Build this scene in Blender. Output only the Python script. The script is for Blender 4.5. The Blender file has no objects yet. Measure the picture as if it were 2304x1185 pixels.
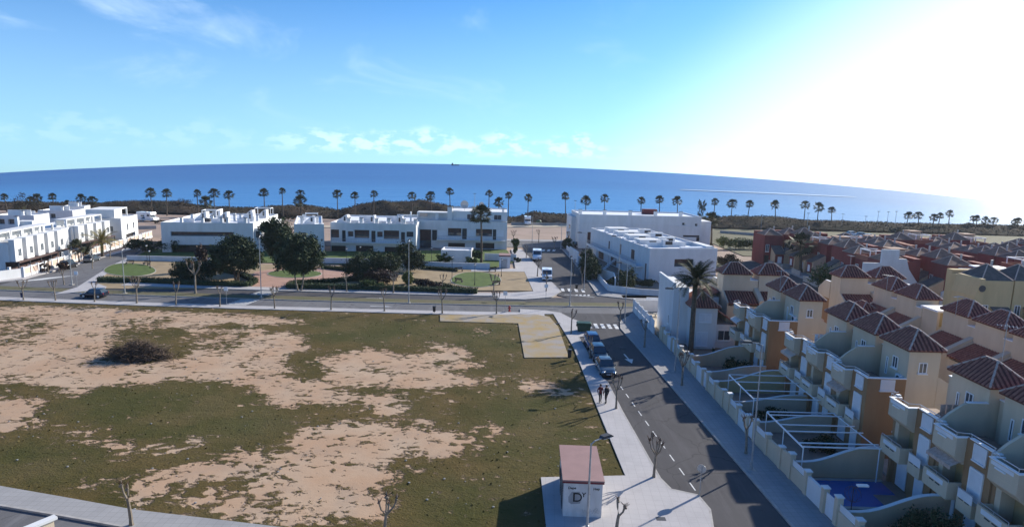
import bpy, bmesh, math, random
import numpy as np
from mathutils import Matrix, Vector
random.seed(7)
R = math.radians
C = bpy.context.scene.collection
S = bpy.context.scene

# ------------------------------------------------------------------ camera
FPX, CAMH, PW, PH = 1400.0, 22.0, 2304, 1185
ROLL = math.atan(0.026)
PITCH = math.atan((592.5 - 369) * math.cos(ROLL) / FPX)
cam = bpy.data.cameras.new('camera')
camo = bpy.data.objects.new('camera', cam); C.objects.link(camo)
cam.sensor_width = 36.0
cam.lens = FPX / PW * 36.0
cam.clip_start = 0.5; cam.clip_end = 30000
camo.matrix_world = Matrix.Translation((0, 0, CAMH)) @ Matrix.Rotation(R(90) - PITCH, 4, 'X') @ Matrix.Rotation(ROLL, 4, 'Z')
S.camera = camo

# ------------------------------------------------------------------ light
SUN_AZ, SUN_EL = R(51.5), R(26.3)
SUND = Vector((math.sin(SUN_AZ) * math.cos(SUN_EL), math.cos(SUN_AZ) * math.cos(SUN_EL), math.sin(SUN_EL)))
sl = bpy.data.lights.new('sun', 'SUN'); sl.energy = 4.7; sl.angle = R(0.53); sl.color = (1.0, 0.93, 0.82)
so = bpy.data.objects.new('sun', sl); C.objects.link(so)
so.rotation_euler = (-SUND).to_track_quat('-Z', 'Y').to_euler()
so.location = (60, 60, 60)

S.view_settings.view_transform = 'Standard'
S.view_settings.look = 'None'
S.view_settings.exposure = 0.68
S.view_settings.gamma = 1.0
S.view_settings.use_curve_mapping = False
S.render.engine = 'CYCLES'
S.cycles.max_bounces = 6
S.cycles.use_denoising = True

world = bpy.data.worlds.new('World'); S.world = world
world.use_nodes = True


class NT:
    """small node-tree helper"""
    def __init__(s, tree): s.t = tree; s.n = tree.nodes; s.l = tree.links; s.n.clear()
    def new(s, typ, **kw):
        nd = s.n.new(typ)
        for k, v in kw.items(): setattr(nd, k, v)
        return nd
    def put(s, sock, v):
        if isinstance(v, bpy.types.NodeSocket): s.l.new(v, sock)
        elif v is not None:
            if hasattr(sock.default_value, '__len__') and not hasattr(v, '__len__'): v = [v] * len(sock.default_value)
            if hasattr(v, '__len__') and hasattr(sock.default_value, '__len__') and len(sock.default_value) == 4 and len(v) == 3: v = (*v, 1)
            sock.default_value = v
    def math(s, op, a, b=None, c=None, clamp=False):
        nd = s.new('ShaderNodeMath', operation=op, use_clamp=clamp)
        for i, v in enumerate((a, b, c)):
            if v is not None: s.put(nd.inputs[i], v)
        return nd.outputs[0]
    def vmath(s, op, a, b=None):
        nd = s.new('ShaderNodeVectorMath', operation=op)
        s.put(nd.inputs[0], a)
        if b is not None: s.put(nd.inputs[1], b)
        return nd.outputs['Value'] if op in ('DOT_PRODUCT', 'LENGTH') else nd.outputs[0]
    def mix(s, f, a, b, mode='MIX'):
        nd = s.new('ShaderNodeMix', data_type='RGBA', blend_type=mode)
        s.put(nd.inputs[0], f); s.put(nd.inputs[6], a); s.put(nd.inputs[7], b)
        return nd.outputs[2]
    def step(s, v, lo, hi):
        nd = s.new('ShaderNodeMapRange', interpolation_type='SMOOTHSTEP')
        s.put(nd.inputs[0], v); nd.inputs[1].default_value = lo; nd.inputs[2].default_value = hi
        return nd.outputs[0]
    def noise(s, vec, scale, detail=4, rough=0.55, dist=0.0):
        nd = s.new('ShaderNodeTexNoise')
        if vec is not None: s.l.new(vec, nd.inputs['Vector'])
        nd.inputs['Scale'].default_value = scale; nd.inputs['Detail'].default_value = detail
        nd.inputs['Roughness'].default_value = rough; nd.inputs['Distortion'].default_value = dist
        return nd.outputs[0]
    def mapping(s, vec, sc=(1, 1, 1), loc=(0, 0, 0)):
        nd = s.new('ShaderNodeMapping'); s.l.new(vec, nd.inputs[0])
        nd.inputs['Scale'].default_value = sc; nd.inputs['Location'].default_value = loc
        return nd.outputs[0]


def build_world():
    w = NT(world.node_tree)
    out = w.new('ShaderNodeOutputWorld'); bg = w.new('ShaderNodeBackground')
    d = w.new('ShaderNodeTexCoord').outputs['Generated']
    sep = w.new('ShaderNodeSeparateXYZ'); w.l.new(d, sep.inputs[0])
    x, y, z = sep.outputs
    # the sky goes on a little below eye level, down to where the sea ends
    zc = w.math('MAXIMUM', w.math('ADD', z, 0.05), 0.02)
    cb = w.new('ShaderNodeCombineXYZ')
    for i, v in enumerate((x, y, zc)): w.put(cb.inputs[i], v)
    dir2 = w.vmath('NORMALIZE', cb.outputs[0])
    sky = w.new('ShaderNodeTexSky', sky_type='NISHITA')
    sky.sun_disc = False; sky.sun_elevation = SUN_EL; sky.sun_rotation = SUN_AZ
    sky.altitude = 20; sky.air_density = 1.0; sky.dust_density = 0.6; sky.ozone_density = 2.5
    w.l.new(dir2, sky.inputs[0])
    hs = w.new('ShaderNodeHueSaturation'); hs.inputs['Saturation'].default_value = 1.25
    w.l.new(sky.outputs[0], hs.inputs['Color'])
    # deeper blue away from the sun, paler towards it
    ca = w.vmath('DOT_PRODUCT', d, tuple(SUND))
    tint = w.mix(w.step(ca, -0.15, 0.75), (0.62, 1.28, 1.90), (0.76, 1.40, 1.85))
    col = w.mix(1.0, hs.outputs[0], tint, 'MULTIPLY')
    # white glare of the hazy air round the sun, wider low over the sea
    cg = w.math('ADD', ca, w.math('MULTIPLY', w.math('SUBTRACT', 1.0, w.math('MULTIPLY', w.math('ARCSINE', z), 4.2), clamp=True), 0.23))
    glow = w.step(cg, 0.82, 1.12)
    col = w.mix(glow, col, (18.5, 20.5, 20.5))
    # clouds: low cumulus bank over the sea, thin cirrus higher up
    az = w.math('ARCTAN2', x, y)
    el = w.math('ARCSINE', z)
    cc = w.new('ShaderNodeCombineXYZ')
    w.put(cc.inputs[0], w.math('MULTIPLY', az, 1.0)); w.put(cc.inputs[1], w.math('MULTIPLY', el, 1.6))
    n1 = w.noise(w.mapping(cc.outputs[0], (1, 1.3, 1)), 30, 7, 0.55)
    n0 = w.noise(w.mapping(cc.outputs[0], (1, 0.0, 1), (3.1, 0, 0)), 9, 3, 0.5)
    top = w.math('ADD', w.math('MULTIPLY', n0, 0.085), 0.004)      # height of the bank
    band = w.math('MULTIPLY', w.step(w.math('SUBTRACT', top, el), -0.004, 0.012), w.step(el, 0.006, 0.020))
    azm = w.math('MULTIPLY', w.step(az, -0.46, -0.24), w.math('SUBTRACT', 1.0, w.step(az, 0.10, 0.2)))
    azm = w.math('MAXIMUM', azm, 0.22)
    cum = w.math('MULTIPLY', w.math('MULTIPLY', band, w.step(n1, 0.44, 0.58)), azm)
    ci = w.noise(w.mapping(cc.outputs[0], (1.1, 1.6, 1), (0.87, 0.21, 0)), 4.5, 7, 0.60, 0.7)
    cim = w.math('MULTIPLY', w.step(el, 0.02, 0.12), w.math('SUBTRACT', 1.0, w.step(az, -0.1, 0.35)))
    cir = w.math('MULTIPLY', w.math('MULTIPLY', w.step(ci, 0.50, 0.92), cim), w.math('SUBTRACT', 0.62, w.math('MULTIPLY', w.step(az, -0.45, -0.05), 0.25)))
    veil = w.math('MULTIPLY', w.math('SUBTRACT', 1.0, w.step(el, -0.02, 0.34)), 0.40)
    col = w.mix(veil, col, (8.5, 12.5, 15.5))
    col = w.mix(cir, col, (12.0, 14.5, 16.5))
    col = w.mix(w.math('MULTIPLY', cum, 0.42), col, (12.5, 15.0, 16.5))
    w.l.new(col, bg.inputs[0]); bg.inputs[1].default_value = 0.060
    w.l.new(bg.outputs[0], out.inputs[0])


build_world()

# ------------------------------------------------------------------ positions: a point of the photograph -> a point of the place
_fw = Vector((0, math.cos(PITCH), -math.sin(PITCH))); _rt = Vector((1, 0, 0)); _up = Vector((0, math.sin(PITCH), math.cos(PITCH)))
def at(px, py, z=0.0):
    u, v = px - PW / 2, -(py - PH / 2)
    c, s = math.cos(ROLL), math.sin(ROLL)
    r = _fw * FPX + _rt * (u * c - v * s) + _up * (u * s + v * c)
    t = (z - CAMH) / r.z
    return (r.x * t, r.y * t)
def proj(x, y, z=0.0):
    x = np.asarray(x, float); y = np.asarray(y, float)
    dd = y * _fw.y + (z - CAMH) * _fw.z
    a = x / dd * FPX; b = (y * _up.y + (z - CAMH) * _up.z) / dd * FPX
    c, s = math.cos(ROLL), math.sin(ROLL)
    return PW / 2 + a * c + b * s, PH / 2 - (-a * s + b * c)
def height(px, py, base):
    lo, hi = -3.0, 40.0
    for _ in range(40):
        m = (lo + hi) / 2
        if proj(base[0], base[1], m)[1] > py: lo = m
        else: hi = m
    return lo

ORD = ['first', 'second', 'third', 'fourth', 'fifth', 'sixth', 'seventh', 'eighth', 'ninth', 'tenth', 'eleventh', 'twelfth', 'thirteenth', 'fourteenth', 'fifteenth', 'sixteenth', 'seventeenth', 'eighteenth', 'nineteenth']
def ordn(i):
    if i < 19: return ORD[i]
    t, u = divmod(i + 1, 10)
    tens = {2: 'twent', 3: 'thirt', 4: 'fort', 5: 'fift'}[t]
    return tens + 'ieth' if u == 0 else tens + 'y-' + ORD[u - 1]

# ------------------------------------------------------------------ mesh helpers
class MB:
    def __init__(s): s.v = []; s.f = []; s.mi = []; s.m = 0
    def add(s, vs, fs):
        b = len(s.v); s.v += [tuple(p) for p in vs]; s.f += [tuple(b + i for i in f) for f in fs]; s.mi += [s.m] * len(fs); return s
    def box(s, x0, y0, z0, x1, y1, z1):
        if x0 > x1: x0, x1 = x1, x0
        if y0 > y1: y0, y1 = y1, y0
        return s.add([(x0, y0, z0), (x1, y0, z0), (x1, y1, z0), (x0, y1, z0), (x0, y0, z1), (x1, y0, z1), (x1, y1, z1), (x0, y1, z1)],
                     [(0, 3, 2, 1), (4, 5, 6, 7), (0, 1, 5, 4), (1, 2, 6, 5), (2, 3, 7, 6), (3, 0, 4, 7)])
    def prism(s, pts, z0, z1):
        """vertical prism on a ground outline"""
        n = len(pts); a = sum(pts[i][0] * pts[(i + 1) % n][1] - pts[(i + 1) % n][0] * pts[i][1] for i in range(n))
        if a < 0: pts = pts[::-1]
        vs = [(p[0], p[1], z0) for p in pts] + [(p[0], p[1], z1) for p in pts]
        return s.add(vs, [tuple(range(n - 1, -1, -1)), tuple(range(n, 2 * n))] + [(i, (i + 1) % n, n + (i + 1) % n, n + i) for i in range(n)])
    def slab(s, pts, axis, a0, a1):
        """prism of a profile: axis 'x' -> pts are (y,z); axis 'y' -> pts are (x,z)"""
        n = len(pts)
        mk = (lambda p, a: (a, p[0], p[1])) if axis == 'x' else (lambda p, a: (p[0], a, p[1]))
        vs = [mk(p, a0) for p in pts] + [mk(p, a1) for p in pts]
        return s.add(vs, [tuple(range(n - 1, -1, -1)), tuple(range(n, 2 * n))] + [(i, (i + 1) % n, n + (i + 1) % n, n + i) for i in range(n)])
    def wallseg(s, p, q, t, z0, z1a, z1b=None):
        """a wall of thickness t along p->q"""
        z1b = z1a if z1b is None else z1b
        dx, dy = q[0] - p[0], q[1] - p[1]; L = math.hypot(dx, dy) or 1; nx, ny = -dy / L * t / 2, dx / L * t / 2
        vs = [(p[0] + nx, p[1] + ny, z0), (q[0] + nx, q[1] + ny, z0), (q[0] - nx, q[1] - ny, z0), (p[0] - nx, p[1] - ny, z0),
              (p[0] + nx, p[1] + ny, z1a), (q[0] + nx, q[1] + ny, z1b), (q[0] - nx, q[1] - ny, z1b), (p[0] - nx, p[1] - ny, z1a)]
        return s.add(vs, [(0, 1, 2, 3), (7, 6, 5, 4), (4, 5, 1, 0), (5, 6, 2, 1), (6, 7, 3, 2), (7, 4, 0, 3)])
    def tube(s, path, rad, n=6, cap=True):
        path = [Vector(p) for p in path]
        if not hasattr(rad, '__len__'): rad = [rad] * len(path)
        b = len(s.v); vs = []
        for i, p in enumerate(path):
            d = (path[min(i + 1, len(path) - 1)] - path[max(i - 1, 0)]).normalized()
            a = d.cross(Vector((0, 0, 1)) if abs(d.z) < 0.9 else Vector((1, 0, 0))).normalized(); c = d.cross(a)
            for k in range(n):
                t = 2 * math.pi * k / n
                vs.append(p + (a * math.cos(t) + c * math.sin(t)) * rad[i])
        fs = []
        for i in range(len(path) - 1):
            for k in range(n):
                fs.append((i * n + k, i * n + (k + 1) % n, (i + 1) * n + (k + 1) % n, (i + 1) * n + k))
        if cap: fs += [tuple(range(n - 1, -1, -1)), tuple(range((len(path) - 1) * n, len(path) * n))]
        return s.add(vs, fs)
    def ball(s, c, r, nu=8, nv=5, sq=(1, 1, 1)):
        vs = [(c[0], c[1], c[2] - r * sq[2])]
        for j in range(1, nv):
            t = math.pi * j / nv
            for k in range(nu):
                a = 2 * math.pi * k / nu
                vs.append((c[0] + r * sq[0] * math.sin(t) * math.cos(a), c[1] + r * sq[1] * math.sin(t) * math.sin(a), c[2] - r * sq[2] * math.cos(t)))
        vs.append((c[0], c[1], c[2] + r * sq[2])); last = len(vs) - 1
        fs = [(0, 1 + (k + 1) % nu, 1 + k) for k in range(nu)]
        for j in range(nv - 2):
            for k in range(nu):
                a = 1 + j * nu; fs.append((a + k, a + (k + 1) % nu, a + nu + (k + 1) % nu, a + nu + k))
        a = 1 + (nv - 2) * nu
        fs += [(a + k, a + (k + 1) % nu, last) for k in range(nu)]
        return s.add(vs, fs)
    def cyl(s, x, y, z0, z1, r, n=10, r1=None):
        return s.tube([(x, y, z0), (x, y, z1)], [r, r if r1 is None else r1], n)
    def mesh(s, name, mats):
        me = bpy.data.meshes.new(name); me.from_pydata(s.v, [], s.f)
        if not isinstance(mats, (list, tuple)): mats = [mats]
        for m in mats: me.materials.append(m)
        if len(mats) > 1: me.polygons.foreach_set('material_index', s.mi)
        me.update(); return me
    def build(s, name, mats, parent=None, smooth=False, **props):
        me = s.mesh(name, mats)
        if smooth: me.polygons.foreach_set('use_smooth', [True] * len(me.polygons))
        return link(name, me, parent, **props)

def link(name, me, parent=None, **props):
    o = bpy.data.objects.new(name, me); C.objects.link(o)
    if parent is not None: o.parent = parent
    for k, v in props.items():
        if v is not None: o[k] = v
    return o
def thing(name, label, cat, loc=(0, 0, 0), rz=0.0, group=None):
    o = bpy.data.objects.new(name, None); C.objects.link(o)
    o.location = loc; o.rotation_euler = (0, 0, rz); o.empty_display_size = 0.3
    o['label'] = label; o['category'] = cat
    if group: o['group'] = group
    return o
def copy_tree(o, loc, rz=0.0, label=None, scale=None, group=None, kids=None):
    r = o.copy(); C.objects.link(r); r.location = loc; r.rotation_euler = (0, 0, rz)
    if scale is not None: r.scale = scale if hasattr(scale, '__len__') else (scale,) * 3
    if label: r['label'] = label
    if group: r['group'] = group
    for ch in kids_of(o):
        c = ch.copy(); C.objects.link(c); c.parent = r
        for g in kids_of(ch):
            k = g.copy(); C.objects.link(k); k.parent = c
    return r
_kids = {}
def kids_of(o):
    if o.name not in _kids: _kids[o.name] = list(o.children)
    return _kids[o.name]
def box(name, mat, parent, *b, **props): return MB().box(*b).build(name, mat, parent, **props)

# ------------------------------------------------------------------ materials
def M(name, col, rough=0.8, var=0.12, scale=3.0, bump=0.0, bscale=30.0, col2=None, metal=0.0, spec=0.4, streak=False, coat=0.0):
    m = bpy.data.materials.new(name); m.use_nodes = True
    t = NT(m.node_tree); out = t.new('ShaderNodeOutputMaterial'); b = t.new('ShaderNodeBsdfPrincipled')
    tc = t.new('ShaderNodeTexCoord').outputs['Object']
    geo = t.new('ShaderNodeNewGeometry').outputs['Position']
    src = geo
    n = t.noise(t.mapping(src, (1, 1, 0.25) if streak else (1, 1, 1)), scale, 5, 0.6)
    c2 = col2 or tuple(c * (1 - var * 2) for c in col)
    f = t.step(n, 0.3, 0.7)
    base = t.mix(f, c2, col)
    if var > 0:
        n2 = t.noise(src, scale * 9, 3, 0.6)
        base = t.mix(t.math('MULTIPLY', t.step(n2, 0.35, 0.75), min(0.6, var * 2)), base, tuple(c * 0.8 for c in col))
    t.put(b.inputs['Base Color'], base)
    b.inputs['Roughness'].default_value = rough; b.inputs['Metallic'].default_value = metal
    b.inputs['Specular IOR Level'].default_value = spec
    if coat: b.inputs['Coat Weight'].default_value = coat
    if bump:
        bp = t.new('ShaderNodeBump'); bp.inputs['Strength'].default_value = 1.0; bp.inputs['Distance'].default_value = bump
        t.l.new(t.noise(src, bscale, 4, 0.6), bp.inputs['Height']); t.l.new(bp.outputs[0], b.inputs['Normal'])
    t.l.new(b.outputs[0], out.inputs[0])
    return m

m_white = M('white_render', (0.68, 0.68, 0.68), 0.85, 0.05, 0.7, 0.003, 25, col2=(0.60, 0.60, 0.59), streak=True)
m_whitep = M('white_paint', (0.80, 0.80, 0.80), 0.5, 0.03, 1.0)
m_cream = M('cream_render', (0.60, 0.50, 0.37), 0.88, 0.07, 0.8, 0.004, 25, col2=(0.53, 0.435, 0.315), streak=True)
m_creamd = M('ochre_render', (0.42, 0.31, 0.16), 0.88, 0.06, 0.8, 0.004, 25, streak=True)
m_sandw = M('sand_render', (0.60, 0.43, 0.28), 0.88, 0.06, 0.8, 0.004, 25, streak=True)
m_brown = M('brown_render', (0.33, 0.195, 0.10), 0.9, 0.06, 0.9, 0.004, 25, col2=(0.28, 0.165, 0.083), streak=True)
m_red = M('dark_red_render', (0.215, 0.050, 0.045), 0.9, 0.10, 0.8, 0.004, 25, streak=True)
m_yel = M('yellow_render', (0.56, 0.42, 0.22), 0.9, 0.07, 0.7, 0.004, 25, streak=True)
m_pink = M('pink_panel', (0.62, 0.47, 0.38), 0.9, 0.05, 1.0, 0.003, 25)
m_tile = M('red_roof_tile', (0.165, 0.046, 0.030), 0.75, 0.25, 2.0, 0.004, 40, col2=(0.095, 0.032, 0.024))
m_tilel = M('light_tile', (0.56, 0.43, 0.36), 0.75, 0.22, 5.0, 0.004, 40, col2=(0.40, 0.28, 0.22))
m_tiler = M('cover_tile', (0.42, 0.18, 0.125), 0.6, 0.3, 4.0, 0.004, 40, col2=(0.22, 0.085, 0.06))
m_terra = M('terracotta_render', (0.33, 0.13, 0.085), 0.9, 0.10, 0.8, 0.004, 25, streak=True)
m_tileg = M('tan_roof_tile', (0.32, 0.175, 0.115), 0.8, 0.2, 1.5, 0.006, 30)
m_tiled = M('grey_roof_tile', (0.13, 0.11, 0.10), 0.85, 0.2, 1.5, 0.006, 30)
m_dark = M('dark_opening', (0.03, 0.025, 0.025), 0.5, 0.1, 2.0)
m_glass = M('window_glass', (0.05, 0.07, 0.09), 0.06, 0.05, 2.0, spec=0.7)
m_shut = M('white_shutter', (0.72, 0.73, 0.75), 0.55, 0.04, 2.0)
m_wood = M('brown_blind', (0.10, 0.058, 0.05), 0.7, 0.15, 2.0)
m_alu = M('aluminium', (0.62, 0.63, 0.65), 0.38, 0.05, 3.0, metal=0.6)
m_galv = M('galvanised_steel', (0.42, 0.43, 0.44), 0.5, 0.12, 4.0, metal=0.5)
m_black = M('black_paint', (0.022, 0.022, 0.026), 0.5, 0.1, 4.0)
m_iron = M('dark_iron', (0.05, 0.05, 0.055), 0.55, 0.1, 4.0)
m_asph = M('asphalt', (0.082, 0.079, 0.083), 0.9, 0.14, 0.25, 0.006, 60, col2=(0.062, 0.060, 0.064), spec=0.2)
m_asph2 = M('pale_asphalt', (0.150, 0.148, 0.152), 0.9, 0.14, 0.2, 0.006, 60, col2=(0.115, 0.113, 0.118), spec=0.2)
m_kerb = M('kerb_stone', (0.40, 0.38, 0.36), 0.85, 0.14, 2.0, 0.003, 30)
m_mark = M('road_paint', (0.70, 0.70, 0.68), 0.7, 0.14, 3.0, col2=(0.50, 0.50, 0.49))
m_terr = M('terrace_floor', (0.30, 0.22, 0.17), 0.85, 0.1, 1.5)
m_conc = M('concrete', (0.40, 0.38, 0.35), 0.9, 0.12, 1.0, 0.004, 40)
m_leaf = M('dark_leaf', (0.060, 0.080, 0.038), 0.7, 0.3, 0.7, col2=(0.028, 0.042, 0.021), spec=0.15)
m_leaf2 = M('green_leaf', (0.070, 0.105, 0.030), 0.7, 0.3, 0.8, col2=(0.040, 0.062, 0.020), spec=0.15)
m_leaf3 = M('yellow_green_leaf', (0.19, 0.20, 0.05), 0.6, 0.2, 0.8, col2=(0.10, 0.12, 0.03))
m_leafr = M('reddish_leaf', (0.075, 0.04, 0.028), 0.6, 0.3, 0.8)
m_scrub = M('dune_scrub_leaf', (0.075, 0.056, 0.042), 0.95, 0.2, 0.10, col2=(0.050, 0.046, 0.032), spec=0.03)
m_fan = M('fan_palm_leaf', (0.058, 0.062, 0.030), 0.7, 0.3, 1.5, col2=(0.035, 0.040, 0.020), spec=0.15)
m_fand = M('dead_palm_leaf', (0.16, 0.11, 0.06), 0.8, 0.3, 1.5)
m_frond = M('date_palm_leaf', (0.048, 0.056, 0.026), 0.75, 0.25, 1.5, col2=(0.028, 0.036, 0.018), spec=0.12)
m_frondy = M('golden_palm_leaf', (0.27, 0.20, 0.05), 0.6, 0.25, 1.5, col2=(0.12, 0.12, 0.035))
m_ptrunk = M('palm_trunk', (0.13, 0.10, 0.075), 0.95, 0.3, 3.0, 0.02, 12)
m_bark = M('plane_bark', (0.27, 0.23, 0.18), 0.9, 0.3, 3.0, 0.01, 20, col2=(0.14, 0.11, 0.085))
m_barkd = M('dark_bark', (0.11, 0.08, 0.055), 0.9, 0.3, 4.0, 0.01, 20)
m_twig = M('pruned_shoots', (0.11, 0.055, 0.035), 0.9, 0.25, 5.0)
m_sand = M('pale_sand', (0.50, 0.42, 0.31), 0.95, 0.1, 0.3, 0.01, 10)
m_beach = M('beach_sand', (0.55, 0.47, 0.36), 0.95, 0.1, 0.05, 0.01, 4)
m_park = M('park_earth', (0.33, 0.245, 0.145), 0.95, 0.12, 0.5, 0.006, 20, col2=(0.24, 0.18, 0.105))
m_pave = M('pink_paving', (0.40, 0.24, 0.18), 0.9, 0.1, 0.5, 0.004, 20, col2=(0.33, 0.20, 0.15))
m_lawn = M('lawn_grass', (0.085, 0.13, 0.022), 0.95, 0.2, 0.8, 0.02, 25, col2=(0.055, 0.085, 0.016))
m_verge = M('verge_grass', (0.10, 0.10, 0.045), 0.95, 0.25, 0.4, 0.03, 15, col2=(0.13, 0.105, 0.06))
m_pinkground = M('pinkish_earth', (0.34, 0.245, 0.195), 0.95, 0.12, 0.12, 0.01, 8, col2=(0.27, 0.20, 0.15))
m_rubber = M('tyre_rubber', (0.02, 0.02, 0.02), 0.9, 0.1, 4.0)
m_carw = M('white_car_paint', (0.78, 0.78, 0.78), 0.3, 0.0, 2.0, coat=0.6)
m_carn = M('navy_car_paint', (0.006, 0.008, 0.022), 0.28, 0.0, 2.0, coat=0.8)
m_carb = M('blue_car_paint', (0.02, 0.05, 0.16), 0.28, 0.0, 2.0, coat=0.8, metal=0.3)
m_carg = M('grey_car_paint', (0.09, 0.11, 0.13), 0.3, 0.0, 2.0, coat=0.8, metal=0.4)
m_cars = M('silver_car_paint', (0.36, 0.38, 0.42), 0.3, 0.0, 2.0, coat=0.8, metal=0.5)
m_cark = M('black_car_paint', (0.012, 0.012, 0.014), 0.28, 0.0, 2.0, coat=0.8)
m_lamp = M('lamp_lens', (0.75, 0.76, 0.78), 0.2, 0.0, 2.0)
m_redl = M('red_lens', (0.35, 0.02, 0.02), 0.25, 0.0, 2.0)
m_bin = M('green_plastic', (0.025, 0.075, 0.040), 0.5, 0.15, 3.0)
m_binb = M('navy_plastic', (0.02, 0.03, 0.10), 0.5, 0.1, 3.0)
m_redp = M('red_paint', (0.42, 0.03, 0.025), 0.5, 0.1, 3.0)
m_roofp = M('faded_red_roof', (0.29, 0.180, 0.170), 0.85, 0.06, 1.2, 0.004, 30)
m_fascia = M('maroon_fascia', (0.16, 0.03, 0.035), 0.8, 0.1, 2.0)
m_graf = M('black_spray_paint', (0.012, 0.012, 0.014), 0.6, 0.0, 2.0)
m_graf2 = M('grey_spray_paint', (0.36, 0.36, 0.37), 0.7, 0.15, 2.0)
m_skin = M('skin', (0.42, 0.25, 0.18), 0.6, 0.05, 4.0)
m_hair = M('dark_hair', (0.02, 0.015, 0.012), 0.7, 0.1, 8.0)
m_jred = M('red_jacket', (0.14, 0.018, 0.022), 0.85, 0.1, 5.0)
m_jblk = M('black_jacket', (0.016, 0.017, 0.022), 0.85, 0.1, 5.0)
m_jean = M('dark_trousers', (0.018, 0.019, 0.026), 0.9, 0.1, 5.0)
m_pool = M('pool_water', (0.012, 0.10, 0.35), 0.25, 0.03, 0.8, spec=0.4)
m_brush = M('dry_branch', (0.13, 0.09, 0.065), 0.95, 0.3, 2.0, col2=(0.07, 0.05, 0.038))


def asphalt(name, col, lo):
    m = bpy.data.materials.new(name); m.use_nodes = True
    t = NT(m.node_tree); out = t.new('ShaderNodeOutputMaterial'); b = t.new('ShaderNodeBsdfPrincipled')
    p = t.new('ShaderNodeNewGeometry').outputs['Position']
    c = t.mix(t.step(t.noise(p, 0.12, 5, 0.65), 0.35, 0.65), lo, col)
    c = t.mix(t.math('MULTIPLY', t.step(t.noise(t.mapping(p, (1.6, 0.10, 1)), 0.9, 4, 0.6), 0.48, 0.70), 0.45), c, tuple(k * 1.35 for k in col))
    c = t.mix(t.math('MULTIPLY', t.step(t.noise(p, 1.1, 5, 0.7), 0.60, 0.72), 0.5), c, tuple(k * 0.55 for k in col))
    vo = t.new('ShaderNodeTexVoronoi', feature='DISTANCE_TO_EDGE'); vo.inputs['Scale'].default_value = 0.16
    nd = t.new('ShaderNodeTexNoise'); nd.inputs['Scale'].default_value = 0.8; t.l.new(p, nd.inputs['Vector'])
    pv = t.vmath('ADD', p, t.vmath('SCALE', nd.outputs['Color'])); t.l.new(pv, vo.inputs['Vector'])
    c = t.mix(t.math('MULTIPLY', t.math('SUBTRACT', 1.0, t.step(vo.outputs['Distance'], 0.004, 0.011)), 0.6), c, tuple(k * 0.45 for k in col))
    c = t.mix(t.math('MULTIPLY', t.step(t.noise(p, 14, 3, 0.7), 0.45, 0.75), 0.35), c, tuple(k * 1.4 for k in col))
    t.put(b.inputs['Base Color'], c); b.inputs['Roughness'].default_value = 0.9; b.inputs['Specular IOR Level'].default_value = 0.2
    bp = t.new('ShaderNodeBump'); bp.inputs['Distance'].default_value = 0.006; t.l.new(t.noise(p, 60, 3, 0.6), bp.inputs['Height']); t.l.new(bp.outputs[0], b.inputs['Normal'])
    t.l.new(b.outputs[0], out.inputs[0]); return m
m_asph = asphalt('asphalt_worn', (0.078, 0.075, 0.079), (0.060, 0.058, 0.062))
m_asph2 = asphalt('asphalt_pale', (0.145, 0.143, 0.147), (0.112, 0.110, 0.115))

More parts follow.
